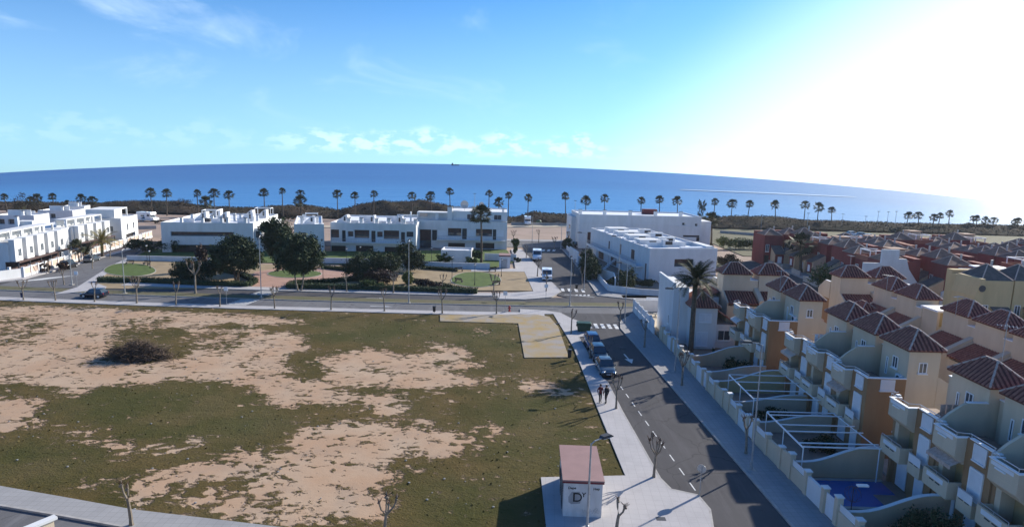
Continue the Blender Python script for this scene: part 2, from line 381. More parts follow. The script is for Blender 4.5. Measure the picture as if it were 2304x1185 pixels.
def field_mat():
    m = bpy.data.materials.new('field_soil'); m.use_nodes = True
    t = NT(m.node_tree); out = t.new('ShaderNodeOutputMaterial'); b = t.new('ShaderNodeBsdfPrincipled')
    p = t.new('ShaderNodeNewGeometry').outputs['Position']
    at_ = t.new('ShaderNodeAttribute', attribute_name='bare').outputs['Fac']
    big = t.noise(p, 0.22, 5, 0.6); mid = t.noise(t.mapping(p, (0.8, 1, 1)), 0.55, 5, 0.6, 0.4); fine = t.noise(t.mapping(p, (0.7, 1, 1)), 1.7, 5, 0.62, 0.3)
    v = t.math('ADD', at_, t.math('MULTIPLY', t.math('SUBTRACT', mid, 0.5), 1.7))
    v = t.math('ADD', v, t.math('MULTIPLY', t.math('SUBTRACT', fine, 0.5), 2.2))
    f = t.step(v, 0.38, 0.65)
    olive = t.mix(t.step(big, 0.35, 0.65), (0.068, 0.055, 0.014), (0.112, 0.076, 0.025))
    gz = t.noise(p, 0.075, 3, 0.5)
    olive = t.mix(t.math('MULTIPLY', t.step(gz, 0.5, 0.75), 0.55), olive, (0.135, 0.105, 0.05))
    lu = t.new('ShaderNodeAttribute', attribute_name='lush').outputs['Fac']
    olive = t.mix(t.math('MULTIPLY', lu, 0.6), olive, t.mix(t.step(t.noise(p, 0.16, 4, 0.6), 0.4, 0.68), (0.048, 0.055, 0.012), (0.112, 0.088, 0.036)))
    grain = t.noise(p, 7.0, 4, 0.7)
    olive = t.mix(t.math('MULTIPLY', t.step(grain, 0.45, 0.7), 0.45), olive, (0.036, 0.040, 0.014))
    straw = t.noise(p, 4.0, 5, 0.7)
    olive = t.mix(t.math('MULTIPLY', t.step(straw, 0.62, 0.75), 0.5), olive, (0.16, 0.12, 0.06))
    sand = t.mix(t.step(t.noise(p, 0.18, 4, 0.6), 0.35, 0.7), (0.40, 0.262, 0.168), (0.43, 0.315, 0.22))
    sand = t.mix(t.math('MULTIPLY', t.step(t.noise(p, 0.35, 5, 0.7), 0.45, 0.7), 0.6), sand, (0.33, 0.245, 0.18))
    sand = t.mix(t.math('MULTIPLY', t.step(t.noise(p, 5.0, 5, 0.7), 0.55, 0.75), 0.45), sand, (0.29, 0.185, 0.115))
    edge = t.math('MULTIPLY', t.step(v, 0.30, 0.44), t.math('SUBTRACT', 1.0, f))
    olive = t.mix(t.math('MULTIPLY', edge, 0.35), olive, (0.10, 0.08, 0.045))
    t.put(b.inputs['Base Color'], t.mix(f, olive, sand))
    b.inputs['Roughness'].default_value = 0.97; b.inputs['Specular IOR Level'].default_value = 0.15
    bp = t.new('ShaderNodeBump'); bp.inputs['Distance'].default_value = 0.12; bp.inputs['Strength'].default_value = 1.0
    rough_ = t.math('SUBTRACT', 1.0, t.math('MULTIPLY', f, 0.85)); hgt = t.math('MULTIPLY', t.math('ADD', t.math('MULTIPLY', grain, 0.8), fine), rough_); hgt = t.math('ADD', hgt, t.math('MULTIPLY', f, -0.5))
    t.l.new(hgt, bp.inputs['Height']); t.l.new(bp.outputs[0], b.inputs['Normal'])
    t.l.new(b.outputs[0], out.inputs[0]); return m
m_field = field_mat()

def slab_mat(name, col, col2, size, joint, ang=0.0):
    m = bpy.data.materials.new(name); m.use_nodes = True
    t = NT(m.node_tree); out = t.new('ShaderNodeOutputMaterial'); b = t.new('ShaderNodeBsdfPrincipled')
    p = t.new('ShaderNodeNewGeometry').outputs['Position']
    mp = t.new('ShaderNodeMapping'); t.l.new(p, mp.inputs[0]); mp.inputs['Rotation'].default_value = (0, 0, ang)
    br = t.new('ShaderNodeTexBrick'); t.l.new(mp.outputs[0], br.inputs['Vector'])
    br.offset = 0.0; br.inputs['Scale'].default_value = 1.0; br.inputs['Brick Width'].default_value = size; br.inputs['Row Height'].default_value = size
    br.inputs['Mortar Size'].default_value = 0.012; t.put(br.inputs['Color1'], col); t.put(br.inputs['Color2'], col2); t.put(br.inputs['Mortar'], joint)
    n = t.noise(p, 0.5, 5, 0.65)
    c = t.mix(t.math('MULTIPLY', t.step(n, 0.4, 0.75), 0.35), br.outputs['Color'], tuple(k * 0.62 for k in col))
    n2 = t.noise(p, 6, 4, 0.7)
    c = t.mix(t.math('MULTIPLY', t.step(n2, 0.55, 0.8), 0.3), c, tuple(k * 0.7 for k in col))
    t.put(b.inputs['Base Color'], c); b.inputs['Roughness'].default_value = 0.88; b.inputs['Specular IOR Level'].default_value = 0.3
    t.l.new(b.outputs[0], out.inputs[0]); return m
m_walk = slab_mat('pavement_slabs', (0.42, 0.40, 0.40), (0.40, 0.385, 0.385), 0.6, (0.33, 0.315, 0.31), R(3))
m_walk2 = slab_mat('grey_pavement_slabs', (0.31, 0.305, 0.305), (0.29, 0.285, 0.285), 0.5, (0.22, 0.215, 0.21))
m_yslab = M('stained_concrete', (0.28, 0.255, 0.235), 0.9, 0.16, 0.42, 0.004, 20, col2=(0.32, 0.22, 0.075))

def sea_mat():
    m = bpy.data.materials.new('sea_water'); m.use_nodes = True
    t = NT(m.node_tree); out = t.new('ShaderNodeOutputMaterial'); b = t.new('ShaderNodeBsdfPrincipled')
    p = t.new('ShaderNodeNewGeometry').outputs['Position']
    sp = t.new('ShaderNodeSeparateXYZ'); t.l.new(p, sp.inputs[0])
    near = t.math('SUBTRACT', 1.0, t.step(sp.outputs[1], 265, 900))
    far = t.step(sp.outputs[1], 500, 3500)
    c = t.mix(near, (0.014, 0.082, 0.27), (0.040, 0.18, 0.42))
    c = t.mix(far, c, (0.004, 0.050, 0.24))
    n = t.noise(t.mapping(p, (0.25, 1.0, 1)), 0.012, 5, 0.6)
    c = t.mix(t.math('MULTIPLY', t.step(n, 0.5, 0.75), 0.35), c, (0.06, 0.22, 0.42))
    t.put(b.inputs['Base Color'], c)
    b.inputs['Roughness'].default_value = 0.32; b.inputs['IOR'].default_value = 1.33; b.inputs['Specular IOR Level'].default_value = 0.44
    h = t.math('ADD', t.noise(t.mapping(p, (0.5, 1.0, 1)), 0.35, 6, 0.65), t.math('MULTIPLY', t.noise(t.mapping(p, (0.4, 1.0, 1)), 0.05, 4, 0.6), 3.0))
    bp = t.new('ShaderNodeBump'); bp.inputs['Distance'].default_value = 0.9; bp.inputs['Strength'].default_value = 0.8
    t.l.new(h, bp.inputs['Height']); t.l.new(bp.outputs[0], b.inputs['Normal'])
    t.l.new(b.outputs[0], out.inputs[0]); return m
m_sea = sea_mat()

# ------------------------------------------------------------------ fast leaf meshes
def quads_mesh(name, V, mat):
    """V: (n,4,3) array of quads"""
    n = len(V); me = bpy.data.meshes.new(name)
    me.vertices.add(n * 4); me.vertices.foreach_set('co', V.reshape(-1).astype(np.float32))
    me.loops.add(n * 4); me.loops.foreach_set('vertex_index', np.arange(n * 4, dtype=np.int32))
    me.polygons.add(n); me.polygons.foreach_set('loop_start', np.arange(0, n * 4, 4, dtype=np.int32))
    me.polygons.foreach_set('loop_total', np.full(n, 4, np.int32))
    me.materials.append(mat); me.update(calc_edges=True); return me
def leaf_quads(P, size, rng, up=0.3, asp=0.55):
    n = len(P)
    nrm = rng.normal(size=(n, 3)); nrm[:, 2] += up * 2; nrm /= np.linalg.norm(nrm, axis=1)[:, None]
    a = np.cross(nrm, rng.normal(size=(n, 3))); a /= np.linalg.norm(a, axis=1)[:, None] + 1e-9
    b = np.cross(nrm, a)
    s = size * rng.uniform(0.6, 1.4, n)[:, None]
    a = a * s; b = b * s * asp
    return np.stack([P - a, P - b * 0.9 + a * 0.1, P + a, P + b * 0.9 + a * 0.1], 1)
def crown_points(blobs, n, rng, shell=0.55):
    """points spread in the outer shell of ellipsoids, broken into clumps"""
    w = np.array([b[3] * b[4] + b[3] * b[5] for b in blobs]); w = w / w.sum()
    out = []
    for b, k in zip(blobs, (w * n).astype(int)):
        nc = max(6, k // 60)
        d = rng.normal(size=(nc, 3)); d /= np.linalg.norm(d, axis=1)[:, None]
        r = shell + (1 - shell) * rng.uniform(0, 1, nc) ** 0.6
        cs = d * r[:, None]
        idx = rng.integers(0, nc, k)
        q = cs[idx] + rng.normal(size=(k, 3)) * 0.135
        out.append(q * np.array([b[3], b[4], b[5]]) + np.array(b[:3]))
    return np.concatenate(out)
def crown(name, mat, parent, blobs, n, size, seed, shell=0.5, **kw):
    rng = np.random.default_rng(seed)
    return link(name, quads_mesh(name, leaf_quads(crown_points(blobs, n, rng, shell), size, rng), mat), parent, **kw)

# ------------------------------------------------------------------ the setting
def sheet(name, mat, pts, z0, z1, **kw):
    return MB().prism(pts, z0, z1).build(name, mat, None, kind='structure', **kw)
YK = [(-190, 95.2), (-120, 92.6), (-76, 90.3), (-55, 89.2), (-36, 88.8), (-10, 88.7), (10, 89.4), (24, 90.4), (60, 92.5), (110, 95.0), (160, 97.5)]
XS = [p[0] for p in YK]
def yk(x): return float(np.interp(x, XS, [p[1] for p in YK]))
def strip(name, mat, xa, xb, o0, o1, z0, z1, n=26):
    xs = [xa + (xb - xa) * i / n for i in range(n + 1)]
    mb = MB()
    pts = [(x, yk(x) + o0) for x in xs] + [(x, yk(x) + o1) for x in reversed(xs)]
    # built as quads so that the long outline stays clean
    vs = [(x, yk(x) + o, z) for z in (z0, z1) for o in (o0, o1) for x in xs]; k = n + 1
    fs = []
    for i in range(n):
        fs += [(2 * k + i, 2 * k + i + 1, 3 * k + i + 1, 3 * k + i), (i, 2 * k + i, 2 * k + i + 1, i + 1)[::-1], (k + i, k + i + 1, 3 * k + i + 1, 3 * k + i)[::-1]]
    mb.add(vs, fs)
    return mb.build(name, mat, None, kind='structure')
def pxs(pts, z=0.0): return [at(p[0], p[1], z) for p in pts]
def ribbon(name, mat, pts, w, z0, z1, parent=None, **kw):
    mb = MB()
    for p, q in zip(pts[:-1], pts[1:]): mb.wallseg(p, q, w, z0, z1)
    return mb.build(name, mat, parent, **kw)

# terrain sheet with the beach running down under the sea
def terrain():
    ys = [-40, 30, 60, 90, 120, 150, 180, 210, 240, 258, 266, 274, 290, 330]
    xs = [-700, -400, -250, -150, -80, -40, 0, 40, 80, 150, 250, 400, 700]
    v = []; f = []
    for y in ys:
        for x in xs:
            z = -0.12
            if y > 258: z -= (y - 258) * 0.16
            v.append((x, y, z))
    nx = len(xs)
    for j in range(len(ys) - 1):
        for i in range(nx - 1): f.append((j * nx + i, j * nx + i + 1, (j + 1) * nx + i + 1, (j + 1) * nx + i))
    MB().add(v, f).build('ground', m_pinkground, None, kind='structure')
    sheet('beach', m_beach, [(-700, 246), (700, 250), (700, 259.5), (-700, 259.5)], -0.3, -0.06)
terrain()

def sea():
    ts = np.linspace(-1.5, 1.5, 61); ds = np.concatenate([np.linspace(262, 700, 12), np.geomspace(760, 9000, 26)])
    v = []; f = []
    for d in ds:
        for t in ts:
            tt = t + 0.051
            drop = 0.056 * min(tt * tt, 1.6) * d * (1 - 262 / d)     # the curve of the sea's far edge
            v.append((t * d, d, -1.5 - drop))
    n = len(ts)
    for j in range(len(ds) - 1):
        for i in range(n - 1): f.append((j * n + i, j * n + i + 1, (j + 1) * n + i + 1, (j + 1) * n + i))
    MB().add(v, f).build('sea', m_sea, None, smooth=True, kind='structure')
sea()

# main road
strip('near_carriageway', m_asph2, -190, 150, 1.7, 6.7, -0.1, 0.0)
strip('far_carriageway', m_asph, -190, 150, 9.2, 13.3, -0.1, 0.0)
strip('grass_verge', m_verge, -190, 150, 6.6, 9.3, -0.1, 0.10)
strip('verge_kerb', m_kerb, -190, 150, 6.45, 6.6, -0.1, 0.13)
strip('near_pavement', m_walk, -190, 5.0, -0.1, 1.7, -0.1, 0.13)
strip('near_kerb', m_kerb, -190, 5.0, 1.7, 1.85, -0.1, 0.135)
strip('far_pavement', m_walk, -66, 4.5, 13.3, 15.6, -0.1, 0.13)
strip('far_kerb', m_kerb, -66, 4.5, 13.15, 13.3, -0.1, 0.135)
strip('corner_pavement', m_walk2, 19, 150, 13.3, 15.4, -0.1, 0.13)
# right street
sheet('street', m_asph, [(3.0, 91.8), (21.0, 92.0)] + pxs([(1430, 715), (1400, 735), (1500, 855), (1630, 1005), (1800, 1198), (1880, 1290), (1500, 1300), (1470, 1060), (1400, 925), (1330, 850), (1290, 752), (1260, 728)]), -0.12, 0.004)
LOT = [(1000, 706), (1200, 702), (1245, 706), (1290, 780), (1345, 920), (1405, 1065)]
WALK_R = [(1285, 716), (1312, 726), (1330, 752), (1302, 758), (1354, 850), (1366, 858), (1400, 925), (1485, 1075), (1510, 1100), (1570, 1113), (1597, 1145), (1604, 1188), (1592, 1240), (1560, 1290)]
sheet('street_pavement', m_walk, pxs([(1170, 695), (1225, 698), (1260, 703)] + WALK_R + [(1240, 1290), (1217, 1073), (1407, 1069), (1405, 1065), (1345, 920), (1290, 780), (1245, 706), (1170, 706)], 0.12), -0.1, 0.14)
ribbon('street_kerb', m_kerb, pxs([(1170, 695), (1225, 698), (1260, 703)] + WALK_R, 0.12), 0.16, -0.1, 0.146, kind='structure')
RK = [(1412, 712), (1396, 722), (1397, 738), (1500, 855), (1630, 1005), (1785, 1183), (1880, 1290)]
RW = [(1980, 1290), (1850, 1150), (1700, 1000), (1520, 800), (1425, 701)]
sheet('house_side_pavement', m_walk2, pxs(RK + RW, 0.12), -0.1, 0.13)
ribbon('house_side_kerb', m_kerb, pxs(RK, 0.12), 0.16, -0.1, 0.136, kind='structure')
# street at the foot of the camera's own building
BK = [(-60, 1083), (0, 1092), (150, 1118), (300, 1145), (620, 1183), (900, 1212), (1235, 1240)]
BK2 = [(-60, 1125), (0, 1135), (150, 1160), (300, 1187), (620, 1226), (900, 1256), (1240, 1290)]
sheet('lower_pavement', m_walk2, pxs(BK + BK2[::-1], 0.12), -0.1, 0.13)
ribbon('lower_kerb', m_kerb, pxs(BK2, 0.12), 0.16, -0.1, 0.136, kind='structure')
_b = pxs(BK2)
sheet('lower_street', m_asph2, _b + [(12, 24), (-40, 24)], -0.12, 0.0)
# middle street to the beach and the coast road
sheet('beach_street', m_asph, pxs([(1255, 664), (1240, 640), (1212, 612), (1185, 570), (1178, 556), (1268, 556), (1300, 605), (1340, 664), (1400, 672), (1330, 680)]), -0.12, 0.004)
sheet('coast_road', m_asph2, pxs([(560, 552), (1140, 556), (1300, 556), (1300, 545), (1140, 543), (560, 540)]), -0.12, 0.0)
sheet('coast_pavement', m_walk2, pxs([(1120, 542), (1310, 545), (1310, 541), (1120, 538)]), -0.12, 0.10)
sheet('promenade', m_sand, pxs([(560, 512), (1310, 511), (1310, 507), (560, 508)]), -0.3, 0.10)
PKL = [(1262, 655), (1243, 640), (1195, 598), (1172, 560), (1150, 560), (1160, 598), (1185, 612), (1215, 660), (1160, 668), (1130, 664), (1120, 668), (1180, 673), (1240, 668)]
sheet('corner_walk', m_walk, pxs([(1120, 672), (1180, 673), (1240, 668), (1262, 655), (1243, 636), (1215, 606), (1190, 578), (1172, 560), (1150, 560), (1160, 604), (1060, 606), (1060, 610), (1180, 611), (1200, 655), (1120, 660)], 0.12), -0.1, 0.134)
ribbon('corner_walk_kerb', m_kerb, pxs([(1110, 671), (1180, 673), (1240, 668), (1262, 655), (1243, 636), (1215, 606), (1190, 578), (1172, 560)], 0.12), 0.16, -0.1, 0.14, kind='structure')
sheet('villa_pavement', m_walk2, pxs([(1510, 676), (1420, 672), (1345, 664), (1310, 610), (1265, 560), (1275, 560), (1330, 612), (1372, 657), (1510, 669)], 0.12), -0.1, 0.13)
ribbon('villa_kerb', m_kerb, pxs([(1510, 676), (1420, 672), (1345, 664), (1310, 610), (1265, 560)], 0.12), 0.16, -0.1, 0.136, kind='structure')
# left street
sheet('left_street', m_asph2, pxs([(-40, 652), (40, 630), (120, 612), (200, 588), (300, 560), (330, 552), (300, 575), (262, 592), (236, 606), (172, 646)]), -0.12, 0.006)
sheet('terrace_pavement', m_walk, pxs([(-60, 640), (52, 628), (180, 592), (300, 560), (300, 556), (52, 622), (-60, 632)], 0.1), -0.12, 0.12)
sheet('park_side_pavement', m_walk, pxs([(120, 662), (173, 646), (236, 606), (262, 592), (300, 574), (306, 580), (262, 600), (250, 607), (215, 636), (240, 645), (235, 651), (170, 657)], 0.1), -0.12, 0.128)
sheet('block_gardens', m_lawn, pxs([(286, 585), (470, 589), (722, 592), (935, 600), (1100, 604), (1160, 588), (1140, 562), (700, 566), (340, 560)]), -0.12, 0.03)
# park
sheet('park_ground', m_park, pxs([(172, 650), (240, 604), (300, 586), (470, 592), (900, 602), (1180, 611), (1198, 655), (600, 650)]), -0.12, 0.10)
sheet('park_path', m_pave, pxs([(560, 652), (540, 640), (575, 612), (640, 602), (750, 601), (800, 606), (840, 614), (760, 625), (700, 632), (620, 652)]), -0.1, 0.105)
def ellipse(cx, cy, rx, ry, n=36, ph=0.0, wob=0.0):
    return [(cx + rx * math.cos(2 * math.pi * i / n) * (1 + wob * math.sin(3 * 2 * math.pi * i / n + ph)), cy + ry * math.sin(2 * math.pi * i / n) * (1 + wob * math.sin(2 * math.pi * i / n * 2 + ph))) for i in range(n)]
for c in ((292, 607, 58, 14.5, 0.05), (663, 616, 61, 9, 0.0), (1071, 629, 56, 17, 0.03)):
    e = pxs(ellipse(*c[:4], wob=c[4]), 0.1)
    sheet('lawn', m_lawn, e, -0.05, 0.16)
    ribbon('lawn_edging', m_kerb, e + e[:1], 0.12, -0.05, 0.165, kind='structure')

# the waste field: relief, bare soil and grass
def field():
    bare = [
        [(-60, 690), (0, 690), (90, 687), (200, 691), (340, 698), (430, 701), (545, 706), (640, 716), (690, 724), (600, 732), (500, 726), (430, 737), (330, 744), (268, 747), (255, 770), (245, 785), (180, 778), (120, 772), (90, 760), (0, 765), (-60, 760)],
        [(-60, 785), (60, 782), (120, 788), (170, 793), (240, 810), (320, 818), (370, 810), (430, 800), (520, 790), (585, 760), (640, 745), (690, 755), (692, 785), (640, 800), (652, 832), (600, 850), (560, 870), (480, 862), (400, 850), (330, 868), (260, 865), (220, 868), (190, 882), (200, 892), (150, 897), (130, 870), (60, 858), (-60, 860)],
        [(-60, 905), (80, 890), (95, 915), (60, 945), (95, 968), (0, 970), (-60, 968)],
        [(555, 868), (640, 842), (700, 858), (760, 880), (832, 897), (760, 908), (690, 907), (650, 918), (600, 902)],
        [(700, 808), (790, 790), (860, 783), (905, 800), (990, 790), (950, 768), (1010, 772), (1075, 797), (1040, 808), (980, 812), (1000, 838), (1100, 848), (1148, 860), (1060, 864), (980, 877), (900, 872), (830, 867), (760, 872), (715, 862), (740, 825)],
        [(1160, 872), (1200, 843), (1222, 848), (1215, 862), (1290, 872), (1290, 888), (1240, 887), (1170, 882)],
        [(825, 880), (905, 885), (908, 932), (860, 937), (825, 917)],
        [(600, 1022), (700, 958), (820, 945), (960, 960), (1078, 990), (1060, 1012), (960, 1030), (900, 1012), (920, 1060), (860, 1085), (905, 1130), (860, 1160), (780, 1167), (700, 1152), (640, 1132), (560, 1112), (540, 1062), (480, 1078), (420, 1102), (330, 1118), (265, 1112), (300, 1075), (380, 1058), (460, 1038), (500, 1018)],
        [(932, 935), (988, 940), (975, 951), (938, 951)],
        [(118, 965), (180, 963), (245, 983), (330, 1000), (400, 990), (462, 985), (440, 1012), (350, 1012), (280, 1022), (200, 992)],
        [(178, 1090), (252, 1078), (247, 1097), (208, 1107)],
        [(1090, 950), (1130, 945), (1140, 990), (1110, 1000)],
        [(1070, 735), (1110, 738), (1100, 752), (1062, 750)],
        [(980, 820), (1060, 812), (1100, 826), (1010, 830)],
        [(-60, 755), (248, 762), (248, 800), (-60, 798)], [(400, 740), (600, 738), (600, 800), (430, 800)],
        [(330, 1120), (520, 1112), (640, 1150), (760, 1170), (700, 1185), (560, 1165), (420, 1140)],
    ]
    grass = [[(230, 725), (365, 712), (405, 722), (330, 752), (270, 745)], [(-60, 708), (100, 707), (130, 740), (60, 775), (-60, 785)], [(262, 742), (420, 735), (425, 795), (380, 812), (250, 808), (250, 770)],
             [(400, 745), (560, 740), (570, 780), (500, 795), (420, 790)], [(420, 852), (560, 858), (575, 868), (470, 870)], [(560, 820), (610, 820), (620, 836), (560, 836)], [(830, 830), (905, 822), (900, 842), (840, 845)],
             [(540, 1040), (640, 1020), (650, 1060), (600, 1085), (545, 1075)], [(850, 1035), (905, 1030), (910, 1060), (860, 1062)]]
    step = 0.25
    gx = np.arange(-112, 10.01, step); gy = np.arange(33, 92.6, step)
    X, Y = np.meshgrid(gx, gy)
    U, V = proj(X, Y, 0.06)
    def inside(poly):
        r = np.zeros(X.shape, bool); n = len(poly)
        for i in range(n):
            (x1, y1), (x2, y2) = poly[i], poly[(i + 1) % n]
            if y1 == y2: continue
            c = ((y1 > V) != (y2 > V)) & (U < (x2 - x1) * (V - y1) / (y2 - y1) + x1)
            r ^= c
        return r
    A = np.zeros(X.shape)
    for p in bare: A[inside(p)] = 1.0
    for p in grass: A[inside(p)] *= 0.55
    def blur(a, k):
        for _ in range(2):
            c = np.cumsum(np.pad(a, ((k + 1, k), (0, 0)), mode='edge'), 0); a = (c[2 * k + 1:] - c[:-2 * k - 1]) / (2 * k + 1)
            c = np.cumsum(np.pad(a, ((0, 0), (k + 1, k)), mode='edge'), 1); a = (c[:, 2 * k + 1:] - c[:, :-2 * k - 1]) / (2 * k + 1)
        return a
    lush = [[(150, 885), (330, 864), (480, 862), (560, 885), (640, 935), (600, 985), (450, 992), (330, 992), (230, 955), (115, 940)], [(-60, 990), (120, 985), (260, 1020), (270, 1075), (150, 1090), (-60, 1085)], [(700, 720), (985, 725), (1160, 730), (1175, 800), (1100, 790), (940, 760), (760, 775), (700, 760)], [(1090, 870), (1290, 895), (1390, 1065), (1220, 1070), (1100, 1050), (1090, 960)], [(900, 1080), (1210, 1060), (1215, 1190), (900, 1190)]]
    Lu = np.zeros(X.shape)
    for p in lush: Lu[inside(p)] = 1.0
    Lu = blur(Lu, 6)
    A = 0.17 + 0.64 * blur(A, 3) - 0.16 * Lu
    rng = np.random.default_rng(3)
    n1 = blur(rng.normal(size=X.shape), 9) * 9; n2 = blur(rng.normal(size=X.shape), 2) * 3.2
    Z = 0.05 + 0.035 * n1 + 0.018 * n2 * (1.2 - A)
    # lot outline
    LP = pxs([(-700, 668)], 0)
    lot = [(x, yk(x) + 0.5) for x in np.linspace(-111, 4, 30)] + pxs([(1250, 706), (1300, 780), (1355, 920), (1420, 1072), (1250, 1085), (1245, 1250)]) + pxs([(620, 1190), (300, 1152), (0, 1098), (-700, 970)])
    lx = np.zeros(X.shape, bool); n = len(lot)
    for i in range(n):
        (x1, y1), (x2, y2) = lot[i], lot[(i + 1) % n]
        if y1 == y2: continue
        lx ^= ((y1 > Y) != (y2 > Y)) & (X < (x2 - x1) * (Y - y1) / (y2 - y1) + x1)
    Z = np.clip(Z, -0.03, 0.115)
    ny, nx = X.shape
    idx = np.arange(ny * nx).reshape(ny, nx)
    q = np.stack([idx[:-1, :-1], idx[:-1, 1:], idx[1:, 1:], idx[1:, :-1]], -1)
    keep = lx[:-1, :-1] & lx[1:, 1:]
    q = q[keep]
    used = np.unique(q); remap = -np.ones(ny * nx, int); remap[used] = np.arange(len(used))
    me = bpy.data.meshes.new('field'); co = np.stack([X, Y, Z], -1).reshape(-1, 3)[used]
    q = remap[q]
    me.vertices.add(len(co)); me.vertices.foreach_set('co', co.reshape(-1).astype(np.float32))
    me.loops.add(len(q) * 4); me.loops.foreach_set('vertex_index', q.reshape(-1).astype(np.int32))
    me.polygons.add(len(q)); me.polygons.foreach_set('loop_start', np.arange(0, len(q) * 4, 4, dtype=np.int32)); me.polygons.foreach_set('loop_total', np.full(len(q), 4, np.int32))
    me.polygons.foreach_set('use_smooth', np.ones(len(q), bool))
    a2 = me.attributes.new('lush', 'FLOAT', 'POINT'); a2.data.foreach_set('value', Lu.reshape(-1)[used].astype(np.float32))
    a = me.attributes.new('bare', 'FLOAT', 'POINT'); a.data.foreach_set('value', A.reshape(-1)[used].astype(np.float32))
    me.materials.append(m_field); me.update(calc_edges=True)
    link('field', me, None, kind='structure')
    # weed tufts standing on the grassy soil
    k = 4000; ii = rng.choice(used, k); flat = A.reshape(-1)[ii]; nn = n1.reshape(-1)[ii]
    sel = (rng.uniform(0, 1, k) > (flat - .17) * 1.9) & (nn > -0.35)
    base = np.stack([X, Y, Z], -1).reshape(-1, 3)[ii][sel] + np.c_[rng.uniform(-.12, .12, sel.sum()), rng.uniform(-.12, .12, sel.sum()), rng.uniform(0, .03, sel.sum())]
    Vq = leaf_quads(base + np.array([0, 0, 0.02]), 0.10, rng, up=0.9, asp=0.6)
    link('weed_tufts', quads_mesh('weed_tufts', Vq, M('weed_leaf', (0.075, 0.072, 0.026), 0.95, 0.25, 0.5, col2=(0.12, 0.09, 0.04), spec=0.05)), None, kind='stuff', label='low weeds and dry grass on the waste ground', category='grass')
field()
def scattered():
    rng = random.Random(31); mb = MB()
    for _ in range(150):
        g = at(rng.uniform(0, 1290), rng.uniform(720, 1150)); r = rng.choice((.04, .05, .06, .09)); mb.ball((g[0], g[1], .09), r, 5, 3, (1.2, .9, .6))
    mb.build('stones', m_conc, None, kind='stuff', label='small stones and litter scattered over the waste field', category='stones')
scattered()
sheet('stained_slab', m_yslab, pxs([(990, 708), (1205, 707), (1236, 712), (1256, 735), (1280, 803), (1180, 804), (1166, 727), (990, 722)], 0.13), -0.1, 0.145)

# road markings: every stripe its own piece
def marking(name, label=None):
    o = bpy.data.objects.new(name, None); C.objects.link(o); o['kind'] = 'structure'
    return o
def stripe(parent, pts, z=0.008, name='stripe'):
    return MB().prism(pts, z, z + 0.004).build(name, m_mark, parent)
mk = marking('lane_marking')
for i in range(10):
    y = 60.6 - i * 2.15
    x = 11.35 + (60.6 - y) * 0.087
    stripe(mk, [(x - .045, y), (x + .045, y), (x + .045 + 0.09, y - 1.05), (x - .045 + 0.09, y - 1.05)], name='dash')
def zebra(n, a, b, w, d, z=0.008):
    """n stripes between a and b; each runs along d"""
    p = marking('zebra_crossing')
    for i in range(n):
        t = (i + 0.5) / n; cx = a[0] + (b[0] - a[0]) * t; cy = a[1] + (b[1] - a[1]) * t
        ex, ey = (b[0] - a[0]), (b[1] - a[1]); L = math.hypot(ex, ey); ex, ey = ex / L * w / 2, ey / L * w / 2
        stripe(p, [(cx - ex - d[0], cy - ey - d[1]), (cx + ex - d[0], cy + ey - d[1]), (cx + ex + d[0], cy + ey + d[1]), (cx - ex + d[0], cy - ey + d[1])], z)
zebra(5, (10.6, 84.6), (15.2, 84.4), 0.5, (0, 1.25))
zebra(7, (-41.6, 90.7), (-40.8, 95.2), 0.36, (1.5, 0))
zebra(6, (-41.0, 98.2), (-40.4, 102), 0.36, (1.5, 0))
zebra(4, (8.6, 109.6), (13.4, 108.9), 0.55, (0, 1.3))
zebra(4, (6.0, 160.5), (11.6, 161.5), 0.7, (0.2, 1.7))
zebra(6, at(62, 632), at(140, 622), 0.9, (1.4, 1.2), 0.012)
ar = marking('road_arrow')
stripe(ar, [(13.55, 71.6), (13.72, 71.6), (13.92, 69.6), (13.75, 69.6)], name='arrow_shaft')
stripe(ar, [(13.35, 69.7), (14.35, 69.7), (13.93, 68.1)], name='arrow_head')
w3 = marking('street_lettering')
for k, px in enumerate((1297, 1306, 1315, 1324)):
    g = at(px, 664)
    stripe(w3, [(g[0] - .25, g[1] - .5), (g[0] + .12, g[1] - .5), (g[0] + .3, g[1] + .5), (g[0] - .08, g[1] + .5)], 0.012, name='letter_stroke')
sl_ = marking('stop_line')
stripe(sl_, [(9.2, 105.4), (14.2, 103.9), (14.2, 103.7), (9.2, 105.2)], 0.012, name='line_stripe')
for px, py, d in ((846, 671, 1.6), (858, 689, 1.7), (405, 668, 1.5)):
    g = at(px, py); mm = marking('lane_arrow')
    stripe(mm, [(g[0] - d, g[1] - .1), (g[0] + d * .3, g[1] - .1), (g[0] + d * .3, g[1] - .3), (g[0] + d, g[1]), (g[0] + d * .3, g[1] + .3), (g[0] + d * .3, g[1] + .1), (g[0] - d, g[1] + .1)], name='arrow_shape')

